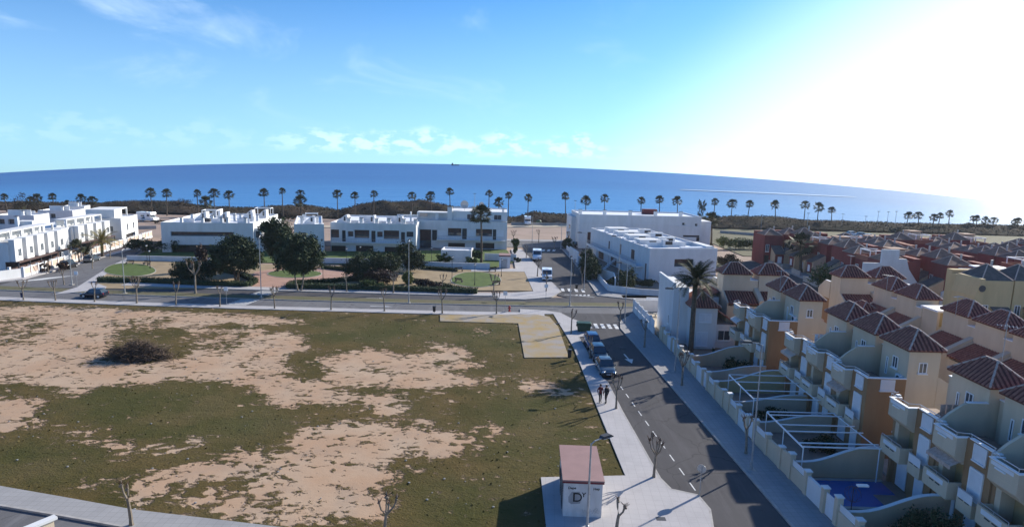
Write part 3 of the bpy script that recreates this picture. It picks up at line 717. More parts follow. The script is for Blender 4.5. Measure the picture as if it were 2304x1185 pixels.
# ------------------------------------------------------------------ roofs
def ribs(mb, poly, fall, pitch=0.34, r=0.075):
    """tile ribs down one slope (poly: 3D outline, fall: 3D direction down the slope)"""
    P = [Vector(p) for p in poly]; nrm = (P[1] - P[0]).cross(P[2] - P[0]).normalized()
    if nrm.z < 0: nrm = -nrm
    f = Vector(fall); f = (f - nrm * f.dot(nrm)).normalized(); s = f.cross(nrm)
    o = P[0]; L = [((p - o).dot(s), (p - o).dot(f)) for p in P]
    lo, hi = min(l[0] for l in L), max(l[0] for l in L)
    k = int((hi - lo) / pitch); off = (hi - lo - k * pitch) / 2 + pitch / 2
    for i in range(max(k, 1)):
        c = lo + off + i * pitch; ts = []
        if c > hi: continue
        for (a, b), (a2, b2) in zip(L, L[1:] + L[:1]):
            if (a > c) != (a2 > c): ts.append(b + (c - a) / (a2 - a) * (b2 - b))
        if len(ts) < 2: continue
        t0, t1 = min(ts), max(ts)
        if t1 - t0 < 0.15: continue
        a, b = o + s * c + f * (t0 + .02), o + s * c + f * (t1 + .03)
        w = s * r; h = nrm * r * 1.5
        mb.add([a - w, a + h, a + w, b - w, b + h, b + w], [(0, 1, 4, 3), (1, 2, 5, 4), (3, 4, 5)])
def hip_roof(parent, x0, y0, x1, y1, z, zt, oh=0.28, mat=None, rib=True, cap=None, th=0.12):
    """hipped roof over a rectangle; parts: roof (> roof_tiles, ridge_cap)"""
    x0 -= oh; x1 += oh; y0 -= oh; y1 += oh; w, d = x1 - x0, y1 - y0
    if w >= d: a, b = Vector((x0 + d / 2, (y0 + y1) / 2, zt)), Vector((x1 - d / 2, (y0 + y1) / 2, zt))
    else: a, b = Vector(((x0 + x1) / 2, y0 + w / 2, zt)), Vector(((x0 + x1) / 2, y1 - w / 2, zt))
    c = [Vector((x0, y0, z)), Vector((x1, y0, z)), Vector((x1, y1, z)), Vector((x0, y1, z))]
    lo = [v - Vector((0, 0, th)) for v in c]
    vs = c + lo + [a, b]
    if w >= d: sl = [((0, 1, 9, 8), (0, -1, -1)), ((1, 2, 9), (1, 0, -1)), ((2, 3, 8, 9), (0, 1, -1)), ((3, 0, 8), (-1, 0, -1))]
    else: sl = [((0, 1, 8), (0, -1, -1)), ((1, 2, 9, 8), (1, 0, -1)), ((2, 3, 9), (0, 1, -1)), ((3, 0, 8, 9), (-1, 0, -1))]
    mb = MB().add(vs, [f for f, _ in sl] + [(4, 5, 1, 0), (5, 6, 2, 1), (6, 7, 3, 2), (7, 4, 0, 3), (7, 6, 5, 4)])
    ro = mb.build('roof', mat or m_tile, parent)
    if rib:
        rb = MB()
        for f, d_ in sl: ribs(rb, [vs[i] for i in f], d_)
        rb.build('roof_tiles', m_tiler, ro, kind='stuff')
    ca = MB()
    if w >= d: ps = [(c[0], a), (c[3], a), (c[1], b), (c[2], b), (a, b)]
    else: ps = [(c[0], a), (c[1], a), (c[2], b), (c[3], b), (a, b)]
    for p, q in ps:
        if (p - q).length > 0.05: ca.tube([p + Vector((0, 0, .03)), q + Vector((0, 0, .03))], 0.075, 5)
    ca.build('ridge_cap', cap or m_tilel, ro)
    return ro
def lean_roof(parent, x0, y0, x1, y1, z0, z1, mat, rib=False, th=0.12, name='lean_to_roof'):
    """single slope: height z0 along x0, z1 along x1"""
    vs = [(x0, y0, z0), (x1, y0, z1), (x1, y1, z1), (x0, y1, z0)]; lo = [(a, b, c - th) for a, b, c in vs]
    ro = MB().add(vs + lo, [(0, 1, 2, 3), (7, 6, 5, 4), (4, 5, 1, 0), (5, 6, 2, 1), (6, 7, 3, 2), (7, 4, 0, 3)]).build(name, mat, parent)
    if rib:
        rb = MB(); ribs(rb, vs, (-1 if z0 < z1 else 1, 0, -1)); rb.build('roof_tiles', m_tiler, ro, kind='stuff')
    return ro
def window(parent, axis, a, b0, b1, z0, z1, out=-1, glass=None, name='window', bars=1, frame=None, sill=True):
    """window on a wall x=a (axis 'x') or y=a (axis 'y'); out = side the wall faces"""
    fr = MB(); t = 0.06; d0, d1 = a - 0.05 * (out < 0) - 0.02 * (out > 0), a + 0.02 * (out < 0) + 0.05 * (out > 0)
    def bx(mb, p0, p1, q0, q1, e0, e1):
        if axis == 'x': mb.box(e0, p0, q0, e1, p1, q1)
        else: mb.box(p0, e0, q0, p1, e1, q1)
    bx(fr, b0, b1, z0, z0 + t, d0, d1); bx(fr, b0, b1, z1 - t, z1, d0, d1)
    bx(fr, b0, b0 + t, z0 + t, z1 - t, d0, d1); bx(fr, b1 - t, b1, z0 + t, z1 - t, d0, d1)
    for i in range(bars):
        c = b0 + (b1 - b0) * (i + 1) / (bars + 1); bx(fr, c - .025, c + .025, z0 + t, z1 - t, d0 + .01, d1 - .01)
    w = fr.build(name, frame or m_whitep, parent)
    g = MB(); e = 0.018
    bx(g, b0 + t, b1 - t, z0 + t, z1 - t, a + (e if out < 0 else -e) * 0 - 0.015 * (out < 0) - 0.005 * (out > 0), a + 0.005 * (out < 0) + 0.015 * (out > 0))
    g.build('pane', glass or m_glass, w)
    if sill:
        s = MB(); bx(s, b0 - .06, b1 + .06, z0 - .07, z0 - .002, a - (0.14 if out < 0 else -.002), a + (0.14 if out > 0 else -.002)); s.build('sill', m_whitep, w)
    return w

# ------------------------------------------------------------------ cream and brown row houses with roof terraces
def row_house(kind, label, group):
    """local axes: facade on x=0 looking to -x, street along y, unit 0..4.5 wide. kind: 'end' (open near side) or 'mid'"""
    t = thing('row_house', label, 'house', (0, 0, 0), 0, group)
    W = 4.5
    # ground and first floor behind the facade recess, then the facade piers
    b = MB(); b.box(0.9, 0, 0, 2.95, W, 5.55)
    b.box(0, 0, 0, 0.9, 2.15, 5.55); b.box(0, 4.25, 0, 0.9, W, 5.55); b.box(0.0, 2.15, 4.85, 0.9, 4.25, 5.55); b.box(0.0, 2.15, 2.35, 0.9, 4.25, 2.75); b.box(0.25, 2.15, 0, 0.9, 4.25, 2.35)
    b.box(0, 0, 5.55, 0.16, 2.15, 6.5); b.box(0, 4.25, 5.55, 0.16, W, 6.5)
    if kind == 'end': b.box(0.16, 0, 5.55, 2.95, 0.16, 6.5)
    b.build('front_body', m_brown, t)
    box('terrace_floor', m_terr, t, 0.16, 0.16, 5.55, 2.95, W, 5.58)
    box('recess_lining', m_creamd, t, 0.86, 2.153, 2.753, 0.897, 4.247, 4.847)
    box('recess_pier', m_cream, t, 0.02, 3.85, 2.76, 0.86, 4.246, 4.846)
    # terrace box and first floor balcony, cream
    b = MB(); b.slab([(-0.62, 5.2), (-0.62, 5.6), (0.16, 5.6), (0.16, 4.72), (-0.12, 4.72)], 'y', 2.17, 4.23); b.box(-0.62, 2.17, 5.603, -0.50, 4.23, 6.42); b.box(-0.498, 2.17, 5.603, 0.16, 2.29, 6.42); b.box(-0.498, 4.11, 5.603, 0.16, 4.23, 6.42); b.build('terrace_box', m_cream, t)
    box('terrace_box_ledge', m_whitep, t, -0.70, 3.0, 6.02, -0.622, 3.75, 6.10)
    box('terrace_box_slot', m_shut, t, -0.632, 2.5, 6.14, -0.621, 4.1, 6.36)
    b = MB(); b.box(-0.85, 2.1, 2.45, -0.72, 4.35, 3.55); b.box(-0.72, 2.1, 2.45, 0, 2.22, 3.55); b.box(-0.72, 4.23, 2.45, 0, 4.35, 3.55); b.box(-0.72, 2.22, 2.45, 0, 4.23, 2.6)
    b.build('balcony', m_cream, t)
    box('balcony_panel', m_shut, t, -0.866, 2.5, 3.16, -0.851, 4.0, 3.46)
    r = MB()
    for a_, c_ in (((-0.8, 2.12, 3.72), (-0.8, 4.33, 3.72)), ((-0.8, 2.12, 3.55), (-0.8, 2.12, 3.72)), ((-0.8, 4.33, 3.55), (-0.8, 4.33, 3.72)), ((-0.8, 3.2, 3.55), (-0.8, 3.2, 3.72))): r.tube([a_, c_], 0.022, 5)
    r.build('balcony_rail', m_alu, t)
    for s in range(2): box('balcony_slot', m_iron, t, -0.872, 2.75 + s * .55, 3.02, -0.852, 3.15 + s * .55, 3.10)
    b = MB(); b.box(-0.55, 0.4, 2.2, 0, 1.65, 3.0); b.build('small_balcony', m_cream, t)
    box('small_balcony_panel', m_shut, t, -0.55, 0.43, 3.002, -0.52, 1.62, 3.55)
    box('small_balcony_rail', m_alu, t, -0.57, 0.40, 3.56, -0.50, 1.65, 3.61)
    for s in range(2): box('balcony_slot', m_iron, t, -0.565, 0.62 + s * .48, 2.93, -0.551, 0.98 + s * .48, 2.99)
    # shutters, doors
    s = MB(); s.box(-0.06, 0.55, 2.98, -0.002, 1.5, 4.85); sh = s.build('shutter', m_shut, t)
    f = MB(); f.box(-0.09, 0.50, 4.85, 0, 1.55, 4.95); f.box(-0.09, 0.48, 2.98, 0, 0.55, 4.85); f.box(-0.09, 1.5, 2.98, 0, 1.57, 4.85); f.build('shutter_frame', m_whitep, sh)
    s = MB(); s.box(-0.05, 0.55, 5.45, -0.002, 1.45, 6.42); sh = s.build('shutter', m_shut, t)
    f = MB(); f.box(-0.14, 0.48, 5.36, -0.002, 1.52, 5.44); f.box(-.08, .48, 5.45, -.002, .545, 6.42); f.box(-.08, 1.455, 5.45, -.002, 1.52, 6.42); f.build('sill', m_whitep, sh)
    s = MB(); s.box(-0.05, 0.6, 0.1, -0.002, 1.5, 2.1); s.build('door', m_shut, t)
    s = MB(); s.box(0.20, 2.7, 0.15, 0.248, 3.8, 2.15); s.build('patio_shutter', m_shut, t)
    # coping stepping along the parapet, and the steel rail
    c = MB(); c.box(-0.06, -0.02, 6.502, 0.2, 1.9, 6.58); c.box(-0.06, 4.3, 6.502, 0.2, W + .02, 6.58); c.box(-0.66, 2.12, 6.422, -0.47, 4.28, 6.48); c.box(-0.468, 2.13, 6.422, 0.18, 2.32, 6.48); c.box(-0.468, 4.08, 6.422, 0.18, 4.27, 6.48)
    if kind == 'end': c.box(0.2, -0.04, 6.502, 2.95, 0.2, 6.58)
    c.build('coping', m_whitep, t)
    r = MB(); r.tube([(0.05, 0.0, 6.78), (0.05, 2.0, 6.78), (-0.6, 2.25, 6.74), (-0.6, 4.15, 6.74), (0.05, 4.4, 6.78)], 0.025, 5)
    for p in ((0.05, .1), (0.05, 1.9), (-0.6, 2.25), (-.6, 4.15)): r.tube([(p[0], p[1], 6.5), (p[0], p[1], 6.77)], 0.02, 5)
    r.build('terrace_rail', m_alu, t)
    if kind == 'end':
        sh = box('shutter', m_shut, t, 1.0, -0.045, 5.6, 2.1, -0.002, 6.44)
        box('sill', m_whitep, sh, 0.93, -0.12, 5.5, 2.17, -0.002, 5.59)
        box('wall_lamp', m_whitep, t, 2.3, -0.12, 2.2, 2.42, -0.002, 2.34)
    else:
        dv = MB(); dv.slab([(-0.1, 6.35), (0.6, 7.05), (1.35, 7.62), (1.7, 7.74), (2.95, 7.74), (2.95, 5.5), (-0.1, 5.5)], 'y', -0.07, 0.13); dv.build('terrace_divider', m_cream, t)
        dc = MB(); dc.box(1.62, -0.1, 7.742, 2.94, 0.16, 7.80); dc.build('divider_coping', m_whitep, t)
    # stair tower with its tiled hip roof
    box('tower', m_cream, t, 2.953, 0.02 if kind == 'end' else 0.0, 0, 5.35, 3.45, 8.8)
    hip_roof(t, 2.95, 0.0, 5.35, 3.45, 8.86, 10.15, oh=0.24)
    window(t, 'x', 2.953, 1.25, 1.95, 6.9, 7.85)
    window(t, 'x', 2.953, 2.5, 2.75, 6.1, 7.5, sill=False, bars=0)
    if kind == 'end': window(t, 'y', 0.02, 3.75, 4.4, 7.0, 7.85)
    box('link_wall', m_cream, t, 3.55, 3.453, 0, 5.35, W, 8.0)
    box('link_coping', m_whitep, t, 3.5, 3.46, 8.003, 5.38, W + .02, 8.07)
    # back of the house with its lean-to roof
    box('rear_body', m_cream, t, 5.353, 0.0, 0, 7.5, W - 0.03, 5.1)
    g = MB(); g.slab([(5.353, 5.1), (7.5, 5.1), (7.5, 5.55), (5.353, 6.75)], 'y', 0, 0.16); g.build('rear_gable', m_cream, t)
    lean_roof(t, 5.36, 0.17, 7.75, 3.9, 6.62, 5.45, m_tile, rib=True)
    g = MB(); g.slab([(5.353, 5.1), (7.7, 5.1), (7.7, 5.85), (5.353, 7.1)], 'y', 3.95, W); g.build('rear_divider', m_cream, t)
    window(t, 'x', 7.5, 1.3, 2.3, 3.2, 4.5, out=1)
    return t

def antenna(x, y, z, h, label):
    t = thing('tv_antenna', label, 'antenna', (x, y, z), random.uniform(0, 3), 'television antennas on the roofs')
    MB().tube([(0, 0, 0), (0, 0, h)], 0.025, 5).build('mast', m_galv, t)
    b = MB()
    for k in range(6): b.tube([(-0.35 + .02 * k, -0.5 + k * 0.2, h - .1), (0.35 - .02 * k, -0.5 + k * 0.2, h - .1)], 0.014, 4)
    b.tube([(0, -0.55, h - .1), (0, 0.55, h - .1)], 0.018, 4); b.build('element', m_galv, t)
    return t

GA = 'cream and brown row houses with roof terraces'
end0 = row_house('end', '', GA)
mid0 = row_house('mid', '', GA)
placed = {}
def put_house(kind, x, y, rz, label):
    src = end0 if kind == 'end' else mid0
    if kind not in placed:
        placed[kind] = 1; src.location = (x, y, 0); src.rotation_euler = (0, 0, rz); src['label'] = label; return src
    return copy_tree(src, (x, y, 0), rz, label)
# terrace of three in the middle, facade on x = 27.5
put_house('end', 27.5, 45.8, 0, 'cream and brown terraced house with bare brown end wall above the pergola')
put_house('mid', 27.5, 50.35, 0, 'cream and brown house in the middle of the terrace of three beside the pergolas')
put_house('mid', 27.5, 54.9, 0, 'cream and brown house at the far end of the terrace of three beside the pergolas')
put_house('end', 27.1, 63.4, 0, 'cream and brown end house with brown side wall near the tall date palm')
put_house('mid', 27.0, 67.9, 0, 'cream and brown house next to the white corner villa')
put_house('mid', 27.6, 37.85, 0, 'cream and brown house beside the blue swimming pool')
put_house('mid', 27.7, 33.3, 0, 'cream and brown house at the lower right corner, behind the dark bush')
put_house('mid', 27.8, 28.75, 0, 'cream and brown house cut off by the bottom right corner')
# the row behind, turned the other way
put_house('mid', 48.9, 73.5, math.pi, 'back-row cream house with tiled tower, far one of the pair beyond the brown end wall')
put_house('end', 48.9, 69.0, math.pi, 'back-row cream house with white loggia tower, near one of the pair')
put_house('mid', 48.7, 61.0, math.pi, 'back-row cream house with dark lean-to roof, far one at the right edge')
put_house('mid', 48.6, 56.45, math.pi, 'back-row cream house with dark lean-to roof, middle one at the right edge')
put_house('mid', 48.5, 51.9, math.pi, 'back-row cream house with dark lean-to roof, near one at the right edge')
put_house('mid', 48.4, 47.3, math.pi, 'back-row cream house half hidden at the right edge')
put_house('mid', 27.2, 84.1, -math.pi / 2, 'cream house with tiled tower behind the date palm, left one of its pair')
put_house('mid', 31.8, 84.1, -math.pi / 2, 'cream house with tiled tower behind the date palm, right one of its pair')
put_house('mid', 42.2, 83.9, -math.pi / 2, 'cream house with tiled tower and low hipped wing, left one of its pair')
put_house('mid', 46.7, 83.9, -math.pi / 2, 'cream house with tiled tower and low hipped wing, right one of its pair')
def dress(h, k):
    ac = MB().box(2.70, .35, 6.1 + .1 * k, 2.95, 1.05, 6.65 + .1 * k).build('air_conditioner', m_shut, h); MB().tube([(2.69, .7, 6.38 + .1 * k), (2.66, .7, 6.38 + .1 * k)], .2, 10).build('fan_grille', m_iron, ac)
    if k % 2 == 0:
        a = MB().add([(-.85, 2.1, 4.62), (-.05, 2.1, 5.0), (-.05, 4.3, 5.0), (-.85, 4.3, 4.62), (-.85, 2.1, 4.40), (-.85, 4.3, 4.40)], [(0, 1, 2, 3), (4, 0, 3, 5)]).build('awning', (m_tilel, m_pink, m_shut)[k // 2 % 3], h)
    if k % 3 == 1: MB().box(1.0, 1.2, 5.585, 1.9, 2.0, 6.25).box(.7, 2.4, 5.585, 1.1, 2.8, 6.05).build('terrace_furniture', (m_shut, m_wood)[k % 2], h)
    if k % 3 == 2:
        c = MB()
        for q in range(5): c.box(.7 + q * .42, 1.0 + .02 * q, 6.5 + .05 * (q % 2), 1.02 + q * .42, 1.03 + .02 * q, 7.2)
        c.tube([(.4, 1.0, 7.2), (2.9, 1.1, 7.2)], .012, 4); c.build('laundry', (m_shut, m_tilel)[k % 2], h)
for k, h in enumerate([o for o in C.objects if o.name.startswith('row_house') and o.parent is None]): dress(h, k)
antenna(32.1, 39.2, 10.2, 2.4, 'tall antenna on the tiled roof nearest the right edge')
antenna(43.2, 70.5, 8.6, 2.0, 'thin antenna on the back-row house with loggia')
antenna(43.0, 58.8, 8.6, 2.0, 'thin antenna on the back-row house at the right edge')
antenna(45.2, 82.3, 9.0, 2.2, 'thin antenna between the two towers of the far pair')
antenna(29.8, 67.9, 9.2, 2.0, 'thin antenna on the house next to the white villa')
# white loggia on the near end of the back pair, rail-topped
lg = thing('loggia', 'cream roof loggia with flat white roof on the back-row house', 'loggia', (43.6, 62.1, 0))
b = MB(); b.box(0, 0, 0, 3.4, 2.4, 6.2); b.box(0, 0, 6.2, 0.25, 0.25, 8.2); b.box(3.15, 0, 6.2, 3.4, 0.25, 8.2); b.box(0, 0.25, 6.2, 0.2, 2.4, 8.2); b.box(2.3, 0, 6.2, 2.5, .2, 8.2); b.build('loggia_wall', m_cream, lg)
box('flat_roof', m_whitep, lg, -0.2, -0.2, 8.203, 3.6, 2.5, 8.4)
box('parapet_panel', m_shut, lg, 0.7, -0.05, 6.2, 2.3, 0.05, 6.9)
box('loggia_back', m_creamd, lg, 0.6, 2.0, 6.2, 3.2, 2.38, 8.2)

# hipped bays in front of the far pair
by = thing('hipped_bay', 'low cream wing with dark hipped tile roof below the tiled towers', 'house wing', (40.4, 70.6, 0), 0)
box('bay_wall', m_cream, by, 0, 0, 0, 3.6, 4.6, 5.2)
hip_roof(by, 0, 0, 3.6, 4.6, 5.25, 6.9)

# white corner villa
vl = thing('corner_villa', 'white corner villa with dark red hipped roofs beside the tall date palm', 'villa', (0, 0, 0))
box('main_block', m_white, vl, 20.4, 76.6, 0, 22.3, 84.5, 7.3)
MB().box(20.3, 76.5, 7.303, 20.62, 84.6, 7.9).build('parapet', m_white, vl)
box('front_block', m_white, vl, 22.303, 74.6, 0, 25.4, 79.2, 5.3)
hip_roof(vl, 22.303, 74.6, 25.4, 79.2, 5.35, 7.0, oh=0.35, rib=True)
box('upper_block', m_white, vl, 22.303, 79.203, 0, 27.0, 84.5, 5.6)
lean_roof(vl, 25.45, 79.25, 27.0, 83.0, 5.62, 6.4, m_tile, rib=True)
box('side_block', m_white, vl, 25.403, 75.2, 0, 28.0, 79.2, 3.0)
lean_roof(vl, 25.42, 75.0, 28.1, 79.1, 4.9, 3.1, m_tile, rib=True)
window(vl, 'y', 74.6, 23.2, 24.7, 3.4, 4.5, bars=1, glass=m_shut)
window(vl, 'y', 74.6, 23.0, 24.4, 0.4, 2.2, bars=1, glass=m_shut)
window(vl, 'y', 75.2, 25.8, 27.4, 1.0, 2.3, bars=1)
window(vl, 'x', 20.4, 78.0, 78.6, 2.2, 3.4)
b = MB(); b.box(25.55, 78.0, 4.0, 25.9, 78.8, 4.6); b.build('air_conditioner', m_shut, vl)
# its walled corner yard
yd = thing('yard_wall', 'white yard wall with bright panels at the street corner', 'wall', (0, 0, 0), 0)
w = MB(); w.wallseg(at(1425, 701), at(1502, 701), 0.2, 0, 1.9); w.build('wall_segment', m_white, yd)
pa = at(1425, 701)
for k in range(5):
    a = (pa[0] + .32 * 0 + 0.06 * k * 1.0, pa[1] - 0.2 - 2.6 * k); 
    MB().box(a[0] - .16, a[1] - .35, 0, a[0] + .16, a[1], 2.1).build('pier', m_white, yd)
    MB().box(a[0] - .1, a[1] - 2.6, 0, a[0] + .1, a[1] - .353, 1.0).build('wall_segment', m_white, yd)
    MB().box(a[0] - .03, a[1] - 2.5, 1.05, a[0] + .03, a[1] - .45, 1.95).build('panel', m_shut, yd)
g = at(1462, 693); box('back_panel', m_whitep, yd, g[0] - .8, g[1] - .8, 1.0, g[0] + 1.2, g[1] - .7, 1.9)
sheet('yard_floor', m_sand, [(19.3, 93.0), (24, 93.0), (23.5, 84.6), (19.6, 80.0)], -0.1, 0.10)
bn = thing('garden_bench', 'pale stone bench inside the white corner yard', 'bench', (22.2, 90.5, 0.1)); MB().box(-.9, -.25, .4, .9, .25, .5).build('seat', m_conc, bn)
for s in (-.7, .6): box('leg', m_conc, bn, s, -.2, 0, s + .12, .2, .398)

# stepped garden wall along the street, with piers and gates
def wall_x(y): return float(np.interp(y, [30, 37.9, 47.7, 71.5, 79], [21.2, 20.75, 20.2, 19.75, 19.6]))
gw = thing('garden_wall', 'long cream street wall stepping along the house gardens', 'wall')
y = 79.0; k = 0
while y > 30:
    L = 2.2 if k % 3 else 1.5
    p, q = (wall_x(y), y), (wall_x(y - L), y - L)
    h = 1.55 if k % 3 else 1.75
    kind = k % 6
    mat = m_cream
    if kind == 3:
        mat = m_shut
        MB().wallseg(p, q, 0.06, 0.12, 1.6).build('gate', m_shut, gw)
    else:
        MB().wallseg(p, q, 0.2, 0, h - (0.35 if kind in (1, 4) else 0)).build('wall_segment', m_cream if kind not in (2,) else m_white, gw)
        if kind in (1, 4): MB().wallseg(p, q, 0.04, h - .347, h + .1).build('panel', m_shut, gw)
    MB().box(q[0] - .19, q[1] - .19, 0, q[0] + .19, q[1] + .19, h + .25).build('pier', m_cream, gw)
    MB().box(q[0] - .23, q[1] - .23, h + .253, q[0] + .23, q[1] + .23, h + .33).build('pier_cap', m_white, gw)
    y -= L; k += 1

# curved walls between the gardens
GD = 'low curved walls between the house gardens'
for i, (yy, xf, mat, nm) in enumerate([(36.0, 27.6, m_sandw, 'curved cream garden wall on the near side of the pool'), (42.6, 27.4, m_sandw, 'sand coloured curved garden wall between pool and near pergola'),
                                   (50.3, 27.5, m_cream, 'curved garden wall under the near pergola, in the middle'), (54.9, 27.5, m_cream, 'curved garden wall between the two pergolas'), (59.6, 27.5, m_yel, 'ochre curved garden wall beyond the far pergola'),
                                   (63.3, 27.1, m_cream, 'curved garden wall by the dark round shrub'), (67.9, 27.1, m_sandw, 'sunlit sand coloured wall below the white villa'), (31.5, 27.7, m_cream, 'curved garden wall at the bottom right corner')]):
    x0 = wall_x(yy) + 0.1; n = 12; prof = []
    for k in range(n + 1):
        f = k / n; s = 0.5 - 0.5 * math.cos(math.pi * min(1, max(0, (f - .15) / .7)))
        prof.append((x0 + (xf - x0) * f, (0.85 + .75 * s) if i in (2, 3, 5) else (1.15 + 1.25 * s)))
    o = MB().slab(prof + [(xf, 0), (x0, 0)], 'y', yy - .1, yy + .1).build('dividing_wall', mat, None, label=nm, category='wall', group=GD)
    cp = MB()
    for a, b in zip(prof[:-1], prof[1:]): cp.add([(a[0], yy - .13, a[1] + .003), (b[0], yy - .13, b[1] + .003), (b[0], yy + .13, b[1] + .003), (a[0], yy + .13, a[1] + .003), (a[0], yy - .13, a[1] + .05), (b[0], yy - .13, b[1] + .05), (b[0], yy + .13, b[1] + .05), (a[0], yy + .13, a[1] + .05)], [(4, 5, 6, 7), (0, 1, 5, 4), (1, 2, 6, 5), (2, 3, 7, 6), (3, 0, 4, 7)])
    cp.build('coping', m_white, o)
sheet('garden_ground', m_terr, [(20.9, 30), (28, 30), (27.6, 72), (20, 72)], -0.1, 0.03)
pl = thing('swimming_pool', 'blue swimming pool in the walled garden at lower right', 'pool', (0, 0, 0))
MB().prism([(21.6, 38.5), (25.4, 38.5), (25.4, 40.2), (27.0, 40.2), (27.0, 42.0), (21.6, 42.0)], 0.0, 0.06).build('water', m_pool, pl)
MB().box(21.3, 38.2, 0, 27.2, 38.5, 0.09).box(21.3, 42.0, 0, 27.2, 42.3, 0.09).box(21.3, 38.5, 0, 21.6, 42.0, 0.09).build('pool_edge', m_conc, pl)

def pergola(label, y0, y1, ys):
    t = thing('pergola', label, 'pergola', (0, 0, 0), 0, 'white tube pergolas in the gardens')
    xa, z = 21.15, 2.55
    MB().tube([(xa, y0, z), (xa, y1, z)], 0.065, 5).build('front_beam', m_whitep, t)
    MB().tube([(26.6, y0, z), (26.6, y1, z)], 0.045, 5).build('back_beam', m_whitep, t)
    for yy in ys: MB().tube([(xa, yy, z + .06), (26.9, yy, z + .06)], 0.055, 5).build('rafter', m_whitep, t)
    for yy in (y0, (y0 + y1) / 2, y1): MB().tube([(xa, yy, 0), (xa, yy, z)], 0.04, 5).build('post', m_whitep, t)
    MB().tube([(26.6, y0, 0), (26.6, y0, z)], 0.04, 5).build('post', m_whitep, t)
pergola('white tube pergola with six rafters beside the pool garden', 41.9, 48.4, [41.95, 42.6, 44.6, 45.8, 47.7, 48.35])
pergola('white tube pergola farther along, behind the street lamp', 51.2, 57.5, [51.25, 53.2, 55.4, 57.4])

# house of the camera: corner of a terrace parapet at the lower left
ob = thing('neighbour_house', 'corner of a cream terrace parapet at the bottom left edge', 'house', (0, 0, 0))
box('body', m_cream, ob, -40, 10, 0, -16.6, 18.6, 8.6)
box('terrace_floor', m_terr, ob, -40, 10, 8.603, -16.6, 18.6, 8.66)
g1, g2, g3 = at(118, 1161, 10), at(70, 1192, 10), at(185, 1196, 10)
MB().wallseg(g1, (g1[0] - 1.3, g1[1] - 2.2), 0.16, 8.0, 9.9).wallseg((g1[0] + .08, g1[1]), (g1[0] + 2.5, g1[1] - 1.2), 0.16, 8.0, 9.45).build('parapet', m_cream, ob)
MB().wallseg((g1[0] + .05, g1[1] + .08), (g1[0] - 1.32, g1[1] - 2.22), 0.26, 9.903, 9.99).wallseg((g1[0] + .2, g1[1] - .05), (g1[0] + 2.5, g1[1] - 1.2), 0.26, 9.453, 9.53).build('coping', m_white, ob)

# ------------------------------------------------------------------ white flat-roofed blocks
def onp(px, py, p, q):
    """where the sight line of a photograph point meets the vertical plane through p and q: (distance along, height)"""
    a, b = at(px, py, -50.0); L = math.hypot(q[0] - p[0], q[1] - p[1]); ex, ey = (q[0] - p[0]) / L, (q[1] - p[1]) / L
    nx, ny = -ey, ex
    t = (p[0] * nx + p[1] * ny) / (a * nx + b * ny)
    X, Y, Z = a * t, b * t, CAMH + (-50.0 - CAMH) * t
    return ((X - p[0]) * ex + (Y - p[1]) * ey, Z)
def pierced(mb, L, z1, holes, t=0.7, y0=0.0, z0=0.0):
    xs = sorted({0.0, L} | {h[0] for h in holes} | {h[1] for h in holes}); zs = sorted({z0, z1} | {h[2] for h in holes} | {h[3] for h in holes})
    for za, zb in zip(zs[:-1], zs[1:]):
        run = None
        for xa, xb in zip(xs[:-1], xs[1:]):
            cx, cz = (xa + xb) / 2, (za + zb) / 2
            solid = not any(h[0] < cx < h[1] and h[2] < cz < h[3] for h in holes)
            if solid:
                if run is None: run = xa
                end = xb
            elif run is not None: mb.box(run, y0, za, end, y0 + t, zb); run = None
        if run is not None: mb.box(run, y0, za, end, y0 + t, zb)
def block(name, label, p, q, depth, h, holes, group=None, par=0.35, mat=None, t=0.7, fills=True):
    """p->q is the facade, the block stands on its left. holes: (s0,s1,z0,z1,kind)"""
    L = math.hypot(q[0] - p[0], q[1] - p[1])
    r = thing(name, label, 'building', (p[0], p[1], 0), math.atan2(q[1] - p[1], q[0] - p[0]), group)
    mat = mat or m_white
    mb = MB(); pierced(mb, L, h - par, [x[:4] for x in holes], t); mb.box(0, t, 0, L, depth, h - par)
    mb.box(0, 0, h - par, L, 0.25, h); mb.box(0, depth - .25, h - par, L, depth, h); mb.box(0, .25, h - par, .25, depth - .25, h); mb.box(L - .25, .25, h - par, L, depth - .25, h)
    mb.build('wall', mat, r)
    MB().box(0.25, .25, h - par + .001, L - .25, depth - .25, h - par + .01).build('flat_roof', m_whitep, r)
    for x0, x1, z0, z1, k in holes:
        if k == 'glass':
            f = MB(); n = max(1, int((x1 - x0) / 1.4))
            for i in range(n + 1):
                c = x0 + (x1 - x0) * i / n; f.box(max(x0, c - .03), t - .16, z0, min(x1, c + .03), t - .1, z1)
            f.box(x0, t - .16, z0, x1, t - .1, z0 + .06); f.box(x0, t - .16, z1 - .06, x1, t - .1, z1)
            w = f.build('window', m_whitep, r); MB().box(x0, t - .08, z0, x1, t - .06, z1).build('pane', m_glass, w)
        elif k == 'dark':
            f = MB(); n = max(1, int((x1 - x0) / 1.5)); zm = z0 + (z1 - z0) * .38
            for i in range(n + 1):
                c = x0 + (x1 - x0) * i / n; f.box(max(x0, c - .035), t - .16, z0, min(x1, c + .035), t - .1, z1)
            f.box(x0, t - .16, zm, x1, t - .11, zm + .05); w = f.build('window', m_iron, r)
            MB().box(x0, t - .08, zm, x1, t - .05, z1).build('blind', m_wood, w); MB().box(x0, t - .08, z0, x1, t - .06, zm - .002).build('pane', m_glass, w)
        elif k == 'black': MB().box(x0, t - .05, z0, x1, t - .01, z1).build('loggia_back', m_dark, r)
        elif k == 'shut': MB().box(x0, .12, z0, x1, .16, z1).build('shutter', m_shut, r)
        elif k == 'door': MB().box(x0, t - .2, z0, x1, t - .15, z1).build('door', m_iron, r)
    return r, L
